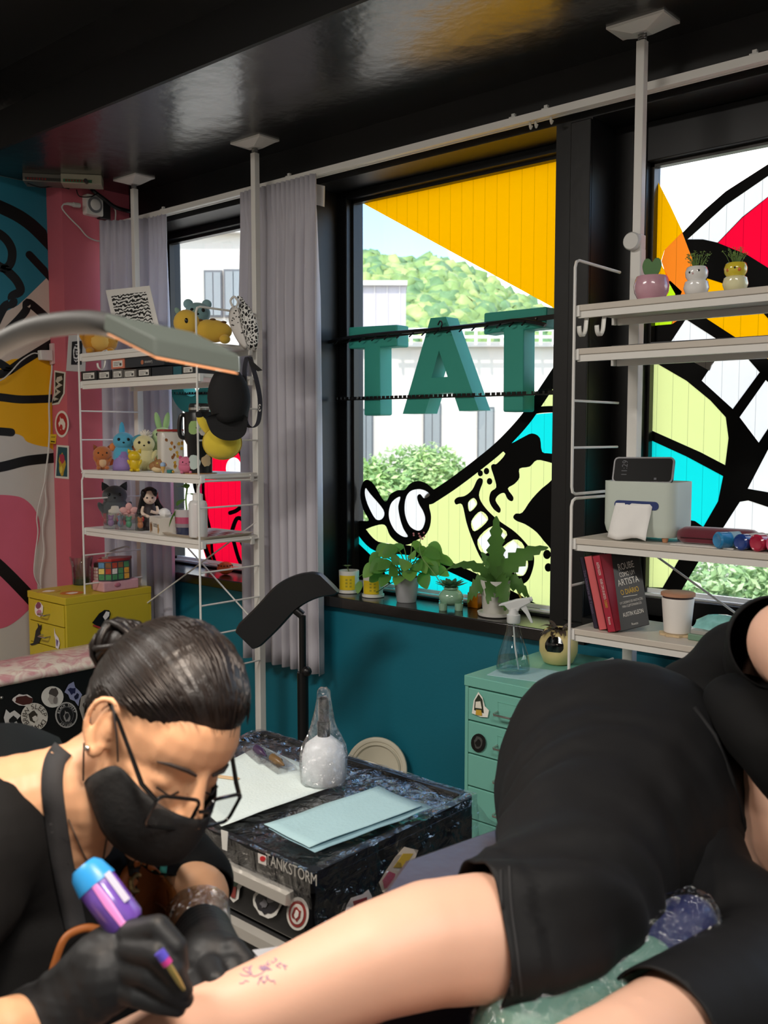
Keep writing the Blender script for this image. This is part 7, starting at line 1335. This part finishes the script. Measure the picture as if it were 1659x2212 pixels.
# glasses
gl_ = thing('eyeglasses', 'black rectangular eyeglasses worn by the tattoo artist', 'glasses', h(0, .115, -.018)); fm = M('#0e0e0f', .2, coat=.4)
m = MB()
for k in (-1, 1):
    def lp(x, y): return h(k * (.034 + x), .118 - .35 * abs(.034 + x) * .5 - .1 * y, -.02 + y)
    o_ = [lp(x, y) for x, y in rrect(-.026, .026, -.019, .018, .008)]; part('rim', MB().tube(o_ + [o_[0]], .0021, 7, cap=False), fm, gl_, world=True)
    part('lens', MB().prism(o_, None), clear('lens_glass', (.97, .98, .98, 1), .06), gl_, world=True, smooth=None, fix=False)
    part('temple', MB().tube([lp(.026, .012), h(k * .068, .085, -.006), h(k * .0795, .02, .022), h(k * .08, -.012, .026), h(k * .078, -.03, .008)], [.0026, .0028, .0022, .002, .0018], 7), fm, gl_, world=True)
part('bridge', MB().tube([h(.009, .121, -.012), h(0, .124, -.009), h(-.009, .121, -.012)], .0022, 7), fm, gl_, world=True)
# gloves
glv = M('#1c1d1f', .55, var=.06, vs=25, bump=.04, bs=150)
m = MB(); capsules(m, [(62, 2226, .86, .037), (110, 2194, .865, .0345), (165, 2150, .87, .034), (222, 2103, .875, .038), (272, 2072, .885, .036)], 18); capsules(m, [(235, 2070, .885, .03), (290, 2046, .885, .028), (312, 2042, .89, .025)], 16)
for ch in ([(285, 2020, .872, .0145), (340, 2006, .858, .0125), (380, 2046, .852, .0108), (386, 2084, .852, .0098), (376, 2112, .856, .0088)], [(282, 2052, .862, .0132), (336, 2062, .845, .0115), (374, 2100, .842, .0103), (396, 2138, .848, .0088)], [(262, 2092, .862, .0128), (318, 2108, .847, .0112), (362, 2136, .846, .01), (398, 2158, .852, .0086)], [(238, 2128, .862, .012), (292, 2150, .85, .0105), (342, 2168, .85, .0094), (384, 2178, .855, .008)], [(225, 2050, .9, .019), (280, 2035, .9, .016), (325, 2052, .89, .0135), (352, 2090, .878, .0115)]): capsules(m, ch, 14)
g1m = fuse(m, .0022, 2, .4); folds(g1m, lambda p: .0012 * math.sin(160 * p.dot(RT) + 60 * p.dot(UP) + 3 * noise.noise(p * 20)) * abs(noise.noise(p * 12))); place('glove', g1m, glv, ar); gT = None
part('glove_cuff', MB().tube([cp(62, 2226, .86) + (cp(62, 2226, .86) - cp(110, 2194, .865)).normalized() * .012 + (UP * math.cos(t * PI / 10) + (RT * .3 - FW * .95).normalized() * math.sin(t * PI / 10)) * .0375 for t in range(21)], .0016, 6), glv, ar, world=True)
m = MB(); capsules(m, [(438, 2022, 1.12, .036), (452, 2055, 1.06, .035), (462, 2085, 1.0, .036)], 16)
for ch in ([(470, 2060, .995, .0145), (506, 2050, .985, .0122), (532, 2080, .97, .0108), (530, 2112, .955, .0095)], [(470, 2082, .985, .0135), (506, 2086, .965, .0115), (514, 2116, .95, .0098)], [(448, 2085, .985, .0155), (460, 2098, .955, .013), (470, 2118, .93, .0108)], [(440, 2100, .985, .015), (430, 2130, .96, .0125), (440, 2150, .94, .0105)], [(425, 2095, .99, .014), (408, 2125, .97, .0115), (415, 2148, .95, .0095)]): capsules(m, ch, 14)
place('glove', fuse(m, .0028, 3, .4), glv, ar)
part('wrist_wrap', MB().tube([cp(427, 1965, 1.175), cp(430, 1995, 1.155), cp(438, 2030, 1.12)], [.0395, .0385, .0355], 20, cap=False), clear('wrap_film', (.8, .8, .8, 1), .3, .12, 1, 50), ar, world=True, smooth=180)
# apron: straps, leather tab, print on the shirt, necklace
grey = M('#2a2a2c', .8, var=.08, bump=.05, bs=300); lea = M('#9a5a2a', .55, var=.15, vs=18, bump=.06, bs=90); aS = tree_of(abody, ash) if abody.vertices else sT
def wtree():
    v, f = [], []
    for me in (abody, ash):
        o = len(v); mw = wloc(ar); v += [mw @ x.co for x in me.vertices]; f += [tuple(i + o for i in p.vertices) for p in me.polygons]
    return BVHTree.FromPolygons(v, f)
aT2 = wtree(); mw_ = wloc(ar); sT2 = BVHTree.FromPolygons([mw_ @ x.co for x in ash.vertices], [tuple(p.vertices) for p in ash.polygons])
ap = thing('apron', 'dark apron with grey strap and brown leather tab worn by the artist', 'apron', cp(140, 2000, .98))
part('shoulder_strap', band(aT2, [(136, 1618), (118, 1645), (112, 1695), (120, 1770), (134, 1860), (152, 1950), (165, 2010)], 46, .003, .97 + .1), grey, ap, world=True, smooth=180)
part('neck_strap', band(aT2, [(268, 1770), (278, 1810), (290, 1850), (298, 1890)], 38, .006, .97), M('#151516', .8), ap, world=True, smooth=180)
lt = part('leather_tab', patch(aT2, [(250, 1925), (262, 1885), (285, 1862), (312, 1860), (345, 1885), (378, 1925), (380, 1960), (360, 1985), (320, 1985), (270, 1970)], .005, 1.0), lea, ap, world=True, smooth=180)
part('eyelet', MB().tube([hit(aT2, 296 + 13 * math.cos(t * PI / 10), 1908 + 18 * math.sin(t * PI / 10), .008, 1.0) for t in range(21)], .003, 6), M('#a8986a', .3, metal=.9), lt, world=True)
part('leather_loop', band(sT2, [(106, 2120), (118, 2080), (135, 2035), (155, 2016), (190, 2006), (225, 2014)], 16, .03, .95, th=.005), lea, ap, world=True, smooth=180)
m = MB(); tl = M('#45b0a4', .8, var=.1)
for pts in ([(300, 1818), (304, 1845), (312, 1870), (330, 1895)], [(322, 1830), (338, 1820), (352, 1835), (354, 1865), (350, 1895)]): part('shirt_print', band(aT2, pts, 15, .002, 1.05, th=.001), tl, ap if False else ar, world=True, smooth=180)
ch = [(148, 1770), (165, 1810), (180, 1845), (195, 1870)]; part('necklace', MB().tube([hit(aT2, q.x, q.y, .003, 1.0) for q in catmull([(a, b, 0) for a, b in ch], 5, False)], .001, 5).tube([hit(aT2, q.x, q.y, .004, 1.0) for q in catmull([(232, 1800, 0), (226, 1840, 0), (220, 1875, 0)], 5, False)], .0012, 5), M('#8a8680', .3, metal=.9), ar, world=True)
# ------------------------------------------------------------------ tattoo machine in the hand
e = thing('tattoo_machine', 'purple and blue wrapped tattoo machine held in the gloved hand', 'tattoo machine', cp(240, 1940, .9)); A, B, D = cp(202, 1900, .895), cp(275, 2000, .885), cp(305, 2035, .88); ax_ = (B - A).normalized()
part('machine_body', MB().tube([A, A.lerp(B, .08), A.lerp(B, .92), B], [.016, .0185, .0185, .016], 20), M('#6b4aa8', .25, var=.45, vs=45, coat=.5), e, world=True, smooth=50); part('top_cap', MB().tube([A - ax_ * .016, A - ax_ * .01, A + ax_ * .006], [.012, .0165, .0195], 20), M('#2f8fd0', .35, var=.15), e, world=True, smooth=50)
sd_ = (C0 - A).normalized(); sw = ax_.cross(sd_).normalized(); part('painted_highlight', MB().loft([[A.lerp(B, t) + sd_ * .0182 + sw * (.002 + w_), A.lerp(B, t) + sd_ * .0192 + sw * .002, A.lerp(B, t) + sd_ * .0182 + sw * (.002 - w_)] for t, w_ in ((.08, .003), (.5, .004), (.95, .003))]), M('#e28ad0', .3), e, world=True); part('side_label', MB().obox(A.lerp(B, .35) + sd_ * .015 - sw * .0125, ax_ * .016, sw * .003, sd_ * .002), M('#cfcbe0', .4), e, world=True, smooth=None)  # pink strip on the camera side is the body's highlight put in as colour
part('grip', MB().tube([B, D, cp(345, 2066, .86)], [.012, .01, .007], 12), M('#1c1c1e', .4), e, world=True); part('grip_ring', MB().tube([cp(344, 2056, .826), cp(355, 2072, .826)], .005, 10), M('#5a50c0', .3), e, world=True); part('pink_ring', MB().tube([cp(355, 2072, .826), cp(363, 2083, .826)], .0048, 10), M('#c03a8a', .3), e, world=True); part('needle_tip', MB().tube([cp(363, 2083, .826), cp(385, 2118, .828), cp(404, 2150, .848)], [.003, .0028, .0012], 8), M('#a89a5c', .3, metal=.5), e, world=True)
# ------------------------------------------------------------------ artist's stool
e = thing('rolling_stool', 'black rolling stool with curved backrest behind the artist', 'stool', (hp0.x, hp0.y, 0)); part('seat', MB().lathe([(.17, .4), (.19, .41), (.19, .435), (.17, .45), (.001, .452)], 30), M('#17171a', .4), e); part('gas_lift', MB().lathe([(.025, .08), (.025, .4)], 14), bk, e)
for k in range(5): t = 2 * PI * k / 5; part('foot', MB().tube([(0, 0, .1), (.26 * math.cos(t), .26 * math.sin(t), .06)], .016, 8).ball((.26 * math.cos(t), .26 * math.sin(t), .03), .03, 10), bk, e)
part('backrest', MB().loft([[q + UP * b + FW * d for b, d in ((-.06, 0), (-.05, .025), (.03, .028), (.042, .014), (.03, 0))] for q in catmull([cp(-150, 1690, 1.05), cp(-40, 1650, 1.12), cp(40, 1640, 1.2), cp(120, 1665, 1.28)], 5, False)]), M('#151517', .45), e, world=True, smooth=60); part('back_post', MB().tube([cp(-20, 1700, 1.16), cp(-20, 2200, 1.25), Vector((hp0.x, hp0.y, .41))], .014, 8), bk, e, world=True)
